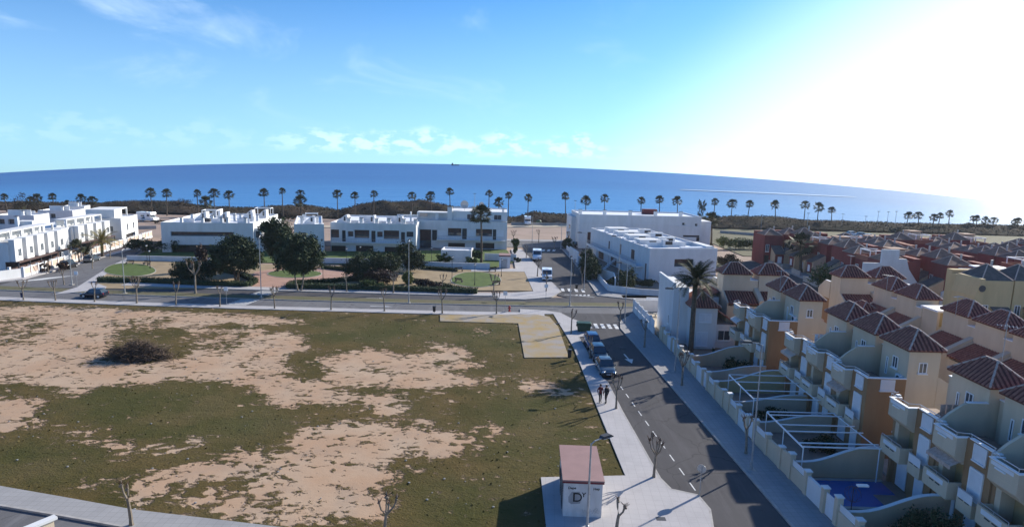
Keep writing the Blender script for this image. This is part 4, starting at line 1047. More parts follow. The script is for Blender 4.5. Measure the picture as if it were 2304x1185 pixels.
def chimney(r, x, y, z, h=1.2, w=0.55, d=0.55):
    c = box('chimney', m_white, r, x, y, z, x + w, y + d, z + h)
    box('chimney_cap', m_iron, c, x - .06, y - .06, z + h + .1, x + w + .06, y + d + .06, z + h + .2)
    for a in (0, w - .1): box('cap_post', m_white, c, x + a, y, z + h, x + a + .1, y + .1, z + h + .1)
def bulkhead(r, x, y, z, w, d, h0, h1):
    """sloping roof stair hood, tall towards +x"""
    MB().slab([(x, z), (x + w, z), (x + w, z + h1), (x + w - .5, z + h1), (x, z + h0)], 'y', y, y + d).build('stair_hood', m_white, r)
    window(r, 'y', y, x + w - 1.0, x + w - .4, z + .5, z + h1 - .3, bars=0, sill=False)
def pergola_frame(r, x, y, z, w, d, h):
    f = MB()
    for a in (x, x + w - .12):
        for b in (y, y + d - .12): f.box(a, b, z, a + .12, b + .12, z + h)
    f.box(x, y, z + h, x + w, y + .12, z + h + .14); f.box(x, y + d - .12, z + h, x + w, y + d, z + h + .14); f.box(x, y + .12, z + h, x + .12, y + d - .12, z + h + .14); f.box(x + w - .12, y + .12, z + h, x + w, y + d - .12, z + h + .14)
    f.build('roof_frame', m_whitep, r)
rr = random.Random(5)

# the block behind the park, left
p, q = (-80.2, 141.0), (-60.4, 144.0)
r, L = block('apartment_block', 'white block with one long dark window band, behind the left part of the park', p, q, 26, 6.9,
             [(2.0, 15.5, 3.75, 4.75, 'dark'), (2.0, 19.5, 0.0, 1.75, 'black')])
for k, (s, d) in enumerate([(4.0, .3), (8.6, .3), (12.7, .3), (14.0, .3), (18.0, .3), (3.4, 9), (8.0, 9), (13.2, 9), (14.6, 9), (18.5, 9), (6, 17), (11, 17)]): chimney(r, s, d, 6.6, rr.uniform(1.0, 1.4))
for s, d in ((4.6, 8.2), (9.4, 8.2), (13.6, 15), (15.4, 8.2), (5.2, 17), (16.5, 17)): bulkhead(r, s, d, 6.56, 2.6, 2.4, .3, 2.1)
pergola_frame(r, 5.0, 12, 6.56, 3.5, 3, 2.1); pergola_frame(r, 15.5, 20, 6.56, 4, 3, 2.2)
for s in (3.2, 9.8, 15.6): box('roof_wall', m_white, r, s, 3.5, 6.56, s + 2.8, 3.65, 7.5)
for s in (7.4, 11.5): box('roof_tank', m_iron, r, s, 5.0, 6.56, s + 1.6, 6.0, 7.4)
# its right wing, lit side
box('end_fin', m_white, r, L + .002, 1.0, 0, L + 1.6, 25, 5.6)
box('fin_window', m_glass, r, L + 0.3, .97, 3.4, L + 1.2, 1.02, 5.0)
# middle block: closed corner part and the recessed flats
p2, q2 = (-51.0, 144.3), (-44.9, 146.2)
r, L = block('apartment_block', 'blank white corner block behind the two big park trees', p2, q2, 22, 6.9, [(1.4, 2.6, 3.6, 4.9, 'glass'), (5.0, 5.9, 0.9, 2.0, 'glass')])
for s, d in ((1.4, 1.5), (4.9, 6), (1.6, 12)): chimney(r, s, d, 6.55, 1.6)
bulkhead(r, 2.2, 3.5, 6.55, 2.4, 2, .3, 1.9); pergola_frame(r, 2.4, 8, 6.55, 3, 3, 2.0)
MB().slab([(0.02, 0.0), (2.6, 0.0), (2.6, 6.85), (0.02, 6.85)], 'x', L + .002, L + .30).build('side_fin', m_white, r)
p3, q3 = (-44.2, 150.0), (-23.6, 151.0)
def hol(p, q, rects):
    o = []
    for x0, y0, x1, y1, k in rects:
        a = onp(x0, y0, p, q); b = onp(x1, y1, p, q); o.append((round(max(a[0], .05), 2), round(b[0], 2), round(max(b[1], 0.0), 2), round(a[1], 2), k))
    return o
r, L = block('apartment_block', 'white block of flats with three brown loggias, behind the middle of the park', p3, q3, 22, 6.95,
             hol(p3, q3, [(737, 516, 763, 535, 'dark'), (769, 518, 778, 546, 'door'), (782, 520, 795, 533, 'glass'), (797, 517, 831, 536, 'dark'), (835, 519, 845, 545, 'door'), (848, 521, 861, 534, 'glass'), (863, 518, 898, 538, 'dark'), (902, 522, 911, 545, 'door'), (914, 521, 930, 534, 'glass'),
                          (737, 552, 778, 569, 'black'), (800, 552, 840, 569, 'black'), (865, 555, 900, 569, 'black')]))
for s in (3.9, 6.9, 10.6, 13.6, 17.2, 20): chimney(r, s, .6, 6.6, 1.35, .8)
for s in (1.0, 7.6, 14.4): bulkhead(r, s, 2.5, 6.6, 2.6, 2.2, .5, 2.0)
for s in (4.2, 10.9, 17.6): box('roof_wall', m_white, r, s, 1.8, 6.6, s + 2.2, 1.95, 7.4)
for s in (5, 12): box('roof_wall', m_white, r, s, 10, 6.6, s + 3.2, 10.15, 8.0)
box('roof_beam', m_white, r, 15.5, 4, 8.6, 20.5, 4.3, 8.9); box('roof_post', m_white, r, 15.5, 4, 6.6, 15.8, 4.3, 8.598)
b = MB(); b.box(0.4, -1.2, 2.1, L - 2, -0.002, 2.35); b.build('balcony_slab', m_white, r)
rl = MB()
for i in range(46): rl.box(0.5 + i * .4, -1.15, 2.35, 0.53 + i * .4, -1.12, 3.1)
rl.box(0.4, -1.16, 3.1, L - 2, -1.11, 3.15); rl.build('balcony_rail', m_galv, r)
# taller right-hand part with its tall fin wall
p4, q4 = (-25.2, 160.0), (-1.5, 160.5)
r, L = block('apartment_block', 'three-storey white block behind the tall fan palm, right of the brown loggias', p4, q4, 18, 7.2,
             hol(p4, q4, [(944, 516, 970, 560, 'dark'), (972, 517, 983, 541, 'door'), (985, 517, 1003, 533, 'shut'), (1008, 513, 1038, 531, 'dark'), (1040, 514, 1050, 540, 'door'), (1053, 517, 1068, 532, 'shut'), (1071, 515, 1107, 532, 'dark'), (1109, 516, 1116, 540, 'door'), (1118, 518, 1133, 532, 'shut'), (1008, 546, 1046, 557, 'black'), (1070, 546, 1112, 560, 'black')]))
s0 = 8.6
ub = MB(); ub.box(s0, 1.2, 7.2, L, 1.4, 9.6); ub.box(s0, 1.4, 7.2, L, 16, 9.3); ub.box(s0, 16, 7.2, L, 16.2, 9.6); ub.build('upper_storey', m_white, r)
for a in (13.2, 20.2):
    w = window(r, 'y', 1.2, a, a + 2.0, 7.5, 8.9, bars=1)
ub = MB(); ub.box(0.3, 2.2, 7.0, s0 - .05, 2.4, 8.9); ub.box(0.3, 1.0, 8.9, s0 - .05, 5, 9.15); ub.box(.3, 1.0, 7.0, .5, 1.2, 8.9); ub.box(5.0, 1.0, 7.0, 5.9, 1.2, 8.9); ub.build('roof_terrace', m_white, r)
box('sofa_awning', m_pink, r, 1.0, 1.3, 8.0, 3.0, 1.5, 8.8)
chimney(r, s0 - .4, .6, 7.2, 3.4, 1.2, 1.0); chimney(r, L - 1.4, 3, 9.3, 1.0)
MB().slab([(-1.6, 0.0), (1.0, 0.0), (1.0, 9.2), (0.4, 9.2)], 'x', -1.4, -1.1).build('fin_wall', m_white, r)
b = MB(); b.box(s0 - 3, -1.3, 2.2, L - .5, -0.002, 2.45); b.build('balcony_slab', m_white, r)
rl = MB()
for i in range(44): rl.box(s0 - 2.9 + i * .4, -1.25, 2.45, s0 - 2.87 + i * .4, -1.22, 3.3)
rl.box(s0 - 3, -1.26, 3.3, L - .5, -1.2, 3.35); rl.build('balcony_rail', m_galv, r)
for (s, d, rad) in ((12.0, 8, 1.1), (16.5, 10, .7)):
    ds = thing('satellite_dish', 'large satellite dish on the three-storey white block' if rad > 1 else 'small satellite dish on the three-storey white block', 'satellite dish', (p4[0] + s, p4[1] + d, 9.3), 0)
    MB().cyl(0, 0, 0, 1.2, .05, 6).build('mast', m_galv, ds)
    v = [(0, .25, 1.5)]; f = []
    for k in range(14):
        a = 2 * math.pi * k / 14; v.append((rad * math.cos(a), 0, 1.6 + rad * math.sin(a)))
    f = [(0, 1 + k, 1 + (k + 1) % 14) for k in range(14)]
    MB().add(v, f).build('dish', m_galv, ds)
# low park walls in front of the blocks
for nm, pts, h in (('low white wall along the left end of the park', [(286, 586), (380, 588), (475, 590)], 1.1), ('low white garden wall behind the park lamps in the middle', [(722, 592), (830, 594), (935, 600)], 1.2), ('white garden wall right of the dark shrubs, by the third lawn', [(935, 600), (1000, 604), (1102, 606)], 1.3), ('white garden wall behind the small park kiosk', [(1090, 585), (1150, 587), (1162, 588)], 1.6), ('white garden wall below the three-storey block', [(1000, 588), (1058, 590)], 1.9)):
    o = ribbon('garden_wall', m_white, pxs(pts), 0.2, -0.1, h); o['label'] = nm; o['category'] = 'wall'; o['group'] = 'low white walls behind the park'
gb = at(1000, 600); r, L = block('garden_house', 'small flat white garden house in front of the three-storey block', at(992, 592), at(1060, 594), 5, 3.0, [])
# right-hand blocks
p5, q5 = (17.8, 167.0), (51.0, 168.5)
r, L = block('apartment_block', 'long white block across the far end of the beach street', p5, q5, 16, 9.2,
             hol(p5, q5, [(1322, 522, 1343, 556, 'dark'), (1345, 520, 1352, 558, 'door'), (1356, 520, 1372, 536, 'shut'), (1535, 501, 1541, 507, 'glass'), (1564, 503, 1569, 509, 'glass'), (1537, 529, 1574, 534, 'dark'), (1567, 534, 1574, 543, 'dark')]))
for s in (0.2, 6.9, 14.0, 21.0, 28.0): chimney(r, s, 3, 9.0, 1.1, .9)
box('wall_ledge', m_white, r, 1.0, -.12, 6.9, 5.8, -.002, 7.0); box('wall_ledge', m_white, r, 15.0, -.12, 6.9, 21, -.002, 7.0); box('wall_ledge', m_white, r, 23.5, -.12, 6.5, 31, -.002, 6.6)
box('side_wing', m_white, r, -1.3, 6, 0, -.002, 16, 8.0)
box('side_wing', m_white, r, L + .002, 2, 0, L + 3.5, 15, 7.8)
box('roof_shed', m_fascia, r, 19.5, 9, 8.9, 23.5, 11, 10.3)
box('side_window', m_glass, r, -1.33, 8, 4.4, -1.302, 10.5, 5.6); box('side_window', m_glass, r, -1.33, 8, 1.2, -1.302, 10.5, 2.4)
p6, q6 = (26.4, 118.5), (40.2, 121.0)
r, L = block('apartment_block', 'near white block with white roof terraces beside the villa pavement', p6, q6, 38, 6.7,
             hol(p6, q6, [(1518, 583, 1560, 600, 'dark')]), t=.5)
# its street side: balcony band, doors and openings on the left face (local x = 0)
for y0, y1, z0, z1, mm in ((1.0, 1.8, 0.2, 3.6, m_wood), (7.6, 9.6, 3.2, 5.3, m_wood), (15.5, 16.6, 3.2, 5.5, m_wood), (23.0, 24.0, 3.4, 5.2, m_wood), (3.2, 6.2, 0.3, 2.2, m_shut), (18, 22, .2, 2.3, m_wood), (27, 31, .2, 2.3, m_wood)):
    f = MB().box(-.06, y0 - .08, z0, -.002, y0, z1).box(-.06, y1, z0, -.002, y1 + .08, z1).box(-.06, y0 - .08, z1, -.002, y1 + .08, z1 + .08).build('window', m_whitep, r)
    MB().box(-.03, y0, z0, -.004, y1, z1).build('pane', mm, f)
b = MB(); b.box(-1.5, 3, 2.5, -.002, 37, 2.75); b.box(-1.5, 3, 2.75, -1.4, 37, 3.1); b.build('balcony', m_white, r)
rl = MB()
for i in range(80): rl.box(-1.47, 3.1 + i * .42, 3.1, -1.44, 3.13 + i * .42, 3.9)
rl.box(-1.48, 3, 3.9, -1.42, 37, 3.95); rl.build('balcony_rail', m_galv, r)
for yy in (12, 20, 28): box('balcony_post', m_white, r, -1.45, yy, 0, -1.2, yy + .25, 2.498)
st = MB()
for i in range(8): st.box(-1.5 - .35 * i - .4, 14, 2.3 - .3 * i - .12, -1.5 - .35 * i, 15.2, 2.3 - .3 * i)
st.build('stair', m_white, r)
for (x, y, w, d, h) in ((1.2, 5, 8.5, .2, .9), (4.6, 4.6, 1.2, .9, 1.5), (6.5, 7.5, 6, .2, .7), (1.5, 9, 4.6, 3.4, .9), (7, 12, 3.6, .9, 1.1), (1.8, 16, 5, 3.4, 1.0), (8, 20, 3.4, .9, 1.2), (1.8, 23, 5.2, 3.4, 1.0), (8.4, 27, 3, .9, 1.2), (2, 30, 5, 3.4, 1.1)):
    o = box('roof_box', m_white, r, x, y, 6.36, x + w, y + d, 6.36 + h)
    if d > .5: box('roof_vent', m_dark, o, x + w * .45, y - .03, 6.36 + h * .3, x + w * .45 + 1.5, y - .002, 6.36 + h * .75)
box('roof_bench', m_whitep, r, 7.2, 1.6, 6.36, 12.6, 2.6, 6.75)
for yy in (3, 9, 15, 21, 27): box('roof_seat', m_whitep, r, 0.3, yy, 6.705, 0.9, yy + 1.2, 6.86)
box('corner_step', m_white, r, L - 1.8, 1, 6.36, L - .3, 8, 7.0)
gwl = ribbon('garden_wall', m_white, pxs([(1512, 668), (1440, 664), (1368, 655), (1330, 612), (1275, 562)]), 0.2, 0, 1.15); gwl['label'] = 'long white garden wall rounding the near white block'; gwl['category'] = 'wall'
o = ribbon('garden_wall', m_white, pxs([(1384, 652), (1380, 636), (1356, 628)]), .2, 0, 2.0); o['label'] = 'short taller white wall at the gate of the near white block'; o['category'] = 'wall'
o = ribbon('garden_wall', m_white, pxs([(1282, 578), (1300, 592)]), .3, 0, 2.6); o['label'] = 'tall white wall panel at the far end of the beach street'; o['category'] = 'wall'

# terrace of white houses at the far left, facade to the right
def terrace(label, p, q, n, top, scr, porch=2.7):
    L = math.hypot(q[0] - p[0], q[1] - p[1]); r = thing('white_terrace', label, 'terrace house', (p[0], p[1], 0), math.atan2(q[1] - p[1], q[0] - p[0]))
    mb = MB(); mb.box(0, 1.6, 0, L, 11, porch); mb.box(0, .9, porch, L, 11, 6.0); mb.build('wall', m_white, r)
    u = L / n
    for i in range(n):
        x0, x1 = i * u + .25, i * u + u * .70
        b = box('bay', m_white, r, x0, 0, porch, x1, 0.898, top)
        MB().box(x0 - .05, -.05, top + .003, x1 + .05, 1.6, top + .1).build('bay_coping', m_whitep, b)
        c = (x0 + x1) / 2; w = window(r, 'y', 0.0, c - .1 - u * .04, c + u * .20, 3.5, 4.9, bars=1)
        window(r, 'y', 0.9, x1 + .3, x1 + u * .22, 3.1, 5.2, bars=0, sill=False)
        # roof screen frame of each house
        s = MB(); a, e = i * u + .1, (i + 1) * u - .1
        s.box(a, 2.2, 6.0, a + .25, 2.5, scr); s.box(e - .25, 2.2, 6.0, e, 2.5, scr); s.box(a, 2.2, scr, e, 4.6, scr + .22); s.build('roof_screen', m_white, r)
        box('screen_wall', m_white, r, a + .3, 4.4, 6.0, e - .3, 4.6, scr - .01)
    box('porch_ceiling', m_wood, r, 0.1, -.6, porch - .25, L - .1, 1.59, porch - .05)
    po = MB()
    for i in range(n + 1): po.box(i * u * .98 + .05, -.5, 0, i * u * .98 + .2, -.35, porch - .26)
    po.build('porch_post', m_iron, r)
    box('porch_back', m_wood, r, .2, 1.55, 0.1, L - .2, 1.598, porch - .3)
    return r, L
tp, tq = at(34, 588, 2.8), at(152, 556.5, 2.8)
r, L = terrace('near white terrace of five bays at the left edge', tp, tq, 5, 6.5, 7.6)
box('end_block', m_white, r, L + .002, 1.5, 0, L + 4, 8, 5.9); box('roof_block', m_white, r, L - 2, 5, 6.0, L + .5, 8, 8.3); chimney(r, L - 3, 7, 6.0, 3.2, .6)
window(r, 'x', 0, 3.0, 4.2, 1.3, 1.8, bars=0, sill=False)
tp, tq = at(177, 545, 2.8), at(254, 528, 2.8)
r, L = terrace('middle white terrace of four bays behind the golden palm', tp, tq, 4, 6.2, 7.5)
box('end_block', m_white, r, -3, 1.6, 0, -.002, 9, 6.0)
p7, q7 = (-95.2, 150.4), (-98.4, 162.4)
r, L = block('white_house', 'cubic white house with two small windows at the end of the terraces', p7, q7, 8, 6.5, [(4.0, 5.0, 3.2, 4.8, 'glass'), (8.6, 9.6, 3.2, 4.8, 'glass'), (3, 10, 0, 2.3, 'black')])
ub = MB(); ub.box(.6, 1.5, 6.5, 6, 7.6, 8.6); ub.box(6, 1.5, 8.3, 10, 7.6, 8.6); ub.box(9.7, 1.5, 6.5, 10, 1.8, 8.3); ub.build('upper_storey', m_white, r)
for a in (1.8, 3.4, 4.2): box('end_window', m_glass, r, -.03, a, 3.4, -.002, a + .7, 4.6)
for nm, px, py, w, d, h in (('cream house at the left edge beyond the near terrace', -10, 530, 9, 8, 484), ('white house with blank panel wall at the far left', 26, 522, 6, 5, 486), ('grey-white house with roof screens in front of the shore palms', 88, 508, 9, 8, 473), ('white house with a plain roof box before the shore palms', 140, 500, 6, 6, 464)):
    g = at(px, py); h = height(px, h, g); r, L = block('white_house', nm, g, (g[0] + w, g[1] + 2), d, h, [(1, 2.4, h - 2.4, h - 1.0, 'glass'), (3.2, 4.6, h - 2.4, h - 1.0, 'glass')])
    chimney(r, w * .6, 2, h - .3, 1.2); box('roof_wall', m_white, r, w * .2, 3, h - .3, w * .8, 3.2, h + 1.2)

# panelled wall of the terrace gardens
tw = thing('panelled_wall', 'white garden wall with pink panels along the left street', 'wall')
A, B = at(52, 625), at(342, 534); n = 26
for i in range(n):
    a = (A[0] + (B[0] - A[0]) * i / n, A[1] + (B[1] - A[1]) * i / n); b = (A[0] + (B[0] - A[0]) * (i + 1) / n, A[1] + (B[1] - A[1]) * (i + 1) / n)
    e = (a[0] + (b[0] - a[0]) * .12, a[1] + (b[1] - a[1]) * .12)
    MB().wallseg(a, e, 0.42, 0, 1.95).build('pier', m_white, tw)
    if i % 4 == 2: MB().wallseg(e, b, .08, 0.1, 1.75).build('gate', m_shut, tw)
    else:
        MB().wallseg(e, b, .24, 0, .55).build('wall_base', m_white, tw)
        MB().wallseg(e, b, .16, .552, 1.6).build('panel', m_pink, tw)
        MB().wallseg(e, b, .26, 1.602, 1.78).build('wall_coping', m_white, tw)
o = MB().wallseg((A[0] - .2, A[1] - .1), at(-60, 640), .25, 0, 1.7).build('garden_wall', m_white, None, label='shaded white wall facing the main road at the left edge', category='wall')
for k in range(4): MB().box(A[0] - 2.4 - 3.3 * k, A[1] - .32, 0, A[0] - 2.0 - 3.3 * k, A[1] + .1, 1.9).build('pier', m_white, o)

# ------------------------------------------------------------------ the terraced houses farther back
def town_house(wall, wing, roof, ez=7.2, az=8.7, wing_roof=None, cap=None):
    t = thing('town_house', '', 'house')
    W = 4.2
    box('wall', wall, t, 0, 0.01, 0, 7, W - .01, ez)
    hip_roof(t, 0.4, 0.25, 4.4, W - .25, ez + .05, az, oh=0.25, mat=roof, rib=False, cap=cap or m_tilel)
    MB().box(5.85, .02, ez, 7, W - .02, ez + .5).build('terrace_wall', wall, t)
    # front wing with its sloping roof
    box('wing', wing, t, -2.6, 0.02, 0, -.002, 2.5, 2.8)
    g = MB(); g.slab([(-2.6, 2.802), (-.002, 2.802), (-.002, 4.6), (-2.6, 3.1)], 'y', 0.02, 2.5); g.build('wing_gable', wing, t)
    box('wing_front', wall, t, -2.75, .5, .6, -2.602, 2.45, 2.95)
    lean_roof(t, -2.95, .28, -.01, 2.7, 3.15, 4.8, wing_roof or m_tiled, name='wing_roof')
    window(t, 'x', -2.75, 1.0, 1.9, 1.0, 2.4, glass=m_shut, bars=0)
    window(t, 'x', 0, 3.0, 3.8, 3.2, 5.0, bars=1)
    box('patio_door', m_dark, t, -.05, 2.9, 0.1, -.002, 3.9, 2.3)
    box('fence_wall', m_conc, t, -5.2, 0, 0, -5.0, W, 1.1)
    MB().cyl(0.0 + 3.0, 1.0, 0.0 + az - .6, az + .5, .16, 6).build('flue', m_galv, t)
    return t
th_red = town_house(m_red, m_sandw, m_tileg, wing_roof=m_tiled)
th_ter = town_house(m_terra, m_cream, m_tileg, 6.9, 8.2, wing_roof=m_tileg)
def town_flat():
    t = thing('town_house', '', 'house'); W = 4.2
    box('wall', m_red, t, 0, .01, 0, 7, W - .01, 6.2)
    MB().box(-.02, .0, 6.2, .16, W, 7.1).box(.16, .0, 6.2, 7, .14, 7.1).box(.16, W - .14, 6.2, 7, W, 7.1).build('parapet', m_terra, t)
    box('stair_block', m_cream, t, 4.2, .3, 6.2, 6.8, 2.6, 8.4); box('stair_roof', m_tileg, t, 4.0, .1, 8.403, 7.0, 2.8, 8.6)
    for a in (.5, 3.4):
        for b in (.4, W - .6): box('post', m_whitep, t, a, b, 6.2, a + .14, b + .14, 8.0)
    MB().box(.4, .3, 8.003, 3.7, .5, 8.15).box(.4, W - .7, 8.003, 3.7, W - .5, 8.15).box(.4, .503, 8.003, .6, W - .703, 8.14).build('roof_frame', m_whitep, t)
    box('wing', m_sandw, t, -2.4, .02, 0, -.002, 2.4, 3.0); lean_roof(t, -2.7, -.05, -.01, 2.6, 3.05, 4.3, m_tileg, name='wing_roof')
    window(t, 'x', -2.4, .7, 1.6, 1.0, 2.4, glass=m_shut, bars=0); window(t, 'x', 0, 2.9, 3.8, 3.4, 5.2, bars=1)
    box('balcony', m_cream, t, -.7, 2.7, 3.0, -.002, 4.1, 3.9)
    box('patio_door', m_dark, t, -.05, 2.9, .1, -.002, 3.9, 2.3)
    return t
th_flat = town_flat()
th_yel = town_house(m_yel, m_yel, m_tiled, 8.3, 10.2, wing_roof=m_tiled)
used_t = set()
def put_town(src, x, y, rz, label, group, sc=1.0):
    sc = (sc, sc, sc * rr.uniform(.93, 1.05)) if src is not th_yel else (sc, sc, sc)
    if src.name not in used_t:
        used_t.add(src.name); src.location = (x, y, 0); src.rotation_euler = (0, 0, rz); src['label'] = label; src['group'] = group
        src.scale = sc; return src
    return copy_tree(src, (x, y, 0), rz, label, sc, group)
GR = 'dark red terraced houses with tan hip roofs'
for nm, x, ys in (('row ending in the white gable', 64.7, [108, 112.2, 116.4, 120.6]), ('row behind the big green palm', 66.4, [131, 135.2, 139.4, 143.6]),
                  ('grey wing row right of the white gable', 74.0, [104.5, 108.7, 112.9, 117.1]), ('far row behind the white gable', 75.6, [126, 130.2, 134.4, 138.6, 142.8]),
                  ('long row beyond the grey wing roofs', 91.0, [111.8, 116, 120.2, 124.4, 128.6, 132.8]), ('row at the right edge below the palm clump', 99.5, [116, 120.2, 124.4, 128.6]),
                  ('row just behind the yellow houses', 86.0, [95.5, 99.7, 103.9]), ('farthest row at the right edge', 112.0, [112, 116.2, 120.4, 124.6, 128.8, 133, 137.2])):
    for i, y in enumerate(ys): put_town((th_red, th_red, th_ter, th_red, th_flat, th_ter, th_red)[(i * 3 + len(nm)) % 7], x + rr.uniform(-.5, .5), y, 0, 'dark red house, %s of the %s' % (ordn(i), nm), GR)
for i in range(5): put_town((th_red, th_flat, th_ter)[i % 3], 91.5 + 4.2 * i, 141, math.pi / 2, 'dark red house, %s from left in the shore row' % ordn(i), GR)
put_town(th_red, 63.6, 146.0, math.pi / 2, 'dark red gabled house at the left end of the red houses, left one', GR)
put_town(th_red, 69.2, 148.6, math.pi / 2, 'dark red gabled house at the left end of the red houses, right one', GR)
GY = 'yellow terraced houses with grey roofs'
for i in range(4): put_town(th_yel, 66.9 + 4.6 * i, 81.7 + .3 * i, math.pi / 2, 'yellow house with dark wing roof, %s from the left in its row' % ordn(i), GY, 1.0)
yw = thing('end_gable', 'broad yellow gable wall at the left end of the yellow houses', 'gable wall')
MB().slab([(61.6, 0), (62.7, 0), (62.7, 8.6), (62.2, 8.6), (61.6, 6.2)], 'y', 81.2, 85.8).build('wall', m_yel, yw)
MB().cyl(0, 0, 0, .05, .45, 14).build('round_window', m_iron, yw).matrix_local = Matrix.Translation((62.4, 81.17, 7.3)) @ Matrix.Rotation(R(90), 4, 'X')
wg = thing('end_gable', 'tall white stepped gable wall closing a red row', 'gable wall')
MB().slab([(61.4, 0), (73.0, 0), (73.0, 2.4), (71.2, 3.2), (69.4, 5.6), (68.8, 7.4), (67.4, 7.4), (67.4, 9.0), (64.4, 9.0), (64.4, 6.6), (61.4, 6.6)], 'y', 107.5, 107.9).build('wall', m_white, wg)
wg = thing('end_gable', 'white curved end wall between the red rows and the yellow gable', 'gable wall')
MB().slab([(73.2, 0), (79.5, 0), (79.5, 6.6), (75.6, 6.6), (75.2, 4.4), (74.2, 2.8), (73.2, 2.4)], 'y', 103.9, 104.3).build('wall', m_white, wg)
for nm, x, y in (('white pergola terrace at the end of the row with grey wing roofs', 77.2, 100.6), ('white pergola terrace on the red house beside the green palm', 68.8, 127.2)):
    pt = thing('roof_pergola', nm, 'pergola', (x, y, 0)); box('terrace_block', m_red, pt, 0, 0, 0, 4.4, 3.2, 4.4)
    box('flat_roof', m_whitep, pt, -.2, -.2, 7.0, 4.6, 3.3, 7.2)
    for a, b in ((0, 0), (4.15, 0), (2.1, 0)): box('post', m_whitep, pt, a, b, 4.402, a + .25, b + .25, 6.998)
    box('parapet', m_whitep, pt, 0, 0.26, 4.402, .1, 3.1, 5.2)
sheet('back_street', m_asph, [(52, 84), (60, 84), (60.5, 150), (53, 150)], -0.12, 0.004)
sheet('back_street', m_asph, [(52, 97.5), (52, 87), (140, 91), (140, 101)], -0.12, 0.0)
sheet('house_yards', m_conc, [(28.2, 30), (60, 30), (60, 84), (28.2, 84)], -0.12, 0.02)
sheet('far_yards', m_conc, [(61, 101.6), (140, 105.5), (320, 105.5), (320, 151), (61, 151)], -0.12, 0.016)
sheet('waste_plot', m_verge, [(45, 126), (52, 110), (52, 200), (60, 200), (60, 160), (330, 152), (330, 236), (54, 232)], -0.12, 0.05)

# ------------------------------------------------------------------ palms
def fan_crown_mesh(name, seed, mat, n=34, L=1.5, droop=1.0):
    """fan palm crown: each frond a stalk and a fan of pointed blades"""
    rng = random.Random(seed); v = []; f = []
    for k in range(n):
        az = k * 2.39996 + rng.uniform(-.2, .2); el = R(86) - (k / n) * R(138) + rng.uniform(-.12, .12)
        d = Vector((math.cos(az) * math.cos(el), math.sin(az) * math.cos(el), math.sin(el))); side = Vector((-math.sin(az), math.cos(az), 0)); tw = rng.uniform(-.7, .7); side = (side * math.cos(tw) + side.cross(d) * math.sin(tw)).normalized(); up = side.cross(d)
        st = L * rng.uniform(.36, .50); c = d * st
        b = len(v); w = side * .03
        v += [tuple(-w), tuple(w), tuple(c + w), tuple(c - w)]; f.append((b, b + 1, b + 2, b + 3))
        R_ = L * rng.uniform(.46, .62); nb = 7
        for i in range(nb):
            a = (i - (nb - 1) / 2) / nb * 2.5
            dd = d * math.cos(a) + side * math.sin(a); e = c + dd * R_ * (1 - .22 * abs(a) / 1.5) + up * (-.10 * R_) + Vector((0, 0, -.10 * droop * R_))
            m1 = c + (d * math.cos(a - .15) + side * math.sin(a - .15)) * R_ * .62; m2 = c + (d * math.cos(a + .15) + side * math.sin(a + .15)) * R_ * .62
            b = len(v); v += [tuple(c), tuple(m1), tuple(e), tuple(m2)]; f.append((b, b + 1, b + 2, b + 3))
    me = bpy.data.meshes.new(name); me.from_pydata(v, [], f); me.materials.append(mat); me.update(); return me
def trunk_mesh(name, h, r0, r1, seed, mat=None, n=7, lean=0.25):
    rng = random.Random(seed); path = []; rad = []; a, b = rng.uniform(-lean, lean), rng.uniform(-lean, lean)
    for i in range(9):
        t = i / 8; path.append((a * t * t, b * t * t, h * t)); rad.append((r0 * 1.35 if i == 0 else r0 + (r1 - r0) * t) * (1 + .05 * (i % 2)))
    mb = MB().tube(path, rad, n)
    return mb.mesh(name, mat or m_ptrunk), path[-1]
fan_meshes = [fan_crown_mesh('fan_crown', s, m_fan, 30 + 2 * s, 1.55) for s in range(4)]
skirt_meshes = [fan_crown_mesh('dead_fronds', 20 + s, m_fand, 16, 1.05, 2.2) for s in range(2)]
def fan_palm(x, y, h, label, group, size=1.0, seed=0, girth=0.2):
    t = thing('fan_palm', label, 'palm tree', (x, y, 0), random.uniform(0, 6.28), group)
    me, top = trunk_mesh('palm_trunk', h - 1.1 * size, girth, girth * .62, seed, lean=.55)
    link('trunk', me, t)
    c = link('crown', fan_meshes[seed % 4], t); c.location = top; c.scale = (size * random.uniform(.92, 1.08), size * random.uniform(.92, 1.08), size * random.uniform(.9, 1.1))
    s = link('dead_fronds', skirt_meshes[seed % 2], t); s.location = (top[0], top[1], top[2] - .12 * size); s.scale = (size * .5, size * .5, size * .75)
    return t
PX = [(16, 436), (68, 443), (91, 438), (123, 435), (181, 437), (212, 442), (342, 424), (376, 426), (446, 428), (483, 425), (517, 429), (596, 425), (637, 423), (679, 427), (760, 428), (800, 432), (841, 429), (927, 432), (971, 433), (1013, 423), (1099, 428), (1143, 432), (1187, 438), (1272, 433), (1317, 442), (1359, 438), (1440, 444), (1482, 442), (1523, 443), (1604, 447), (1643, 449), (1680, 452), (1743, 453), (1807, 452), (1837, 457), (1869, 466), (2037, 477), (2065, 477), (2097, 482), (2109, 479), (2132, 474), (2176, 500), (2188, 486), (2195, 485), (2213, 489), (2231, 489), (2278, 493), (2287, 490), (2303, 494)]
GS = 'fan palms in a long line on the seafront'
notes = {0: 'at the left edge of the photo', 19: 'the tallest one left of the tall three-storey block', 23: 'right above the parked motorhome gap', 48: 'at the right edge of the photo'}
for i, (px, py) in enumerate(PX):
    yb = 476 + (px / 2304) * 49 + random.uniform(-1.5, 1.5)
    g = at(px, yb); h = height(px, py, g)
    sz = 1.45 if px < 1900 else 1.22
    fan_palm(g[0], g[1], h, 'seafront fan palm, %s from the left in the long line' % ordn(i), GS, sz * random.uniform(.80, 1.12), i, .21)
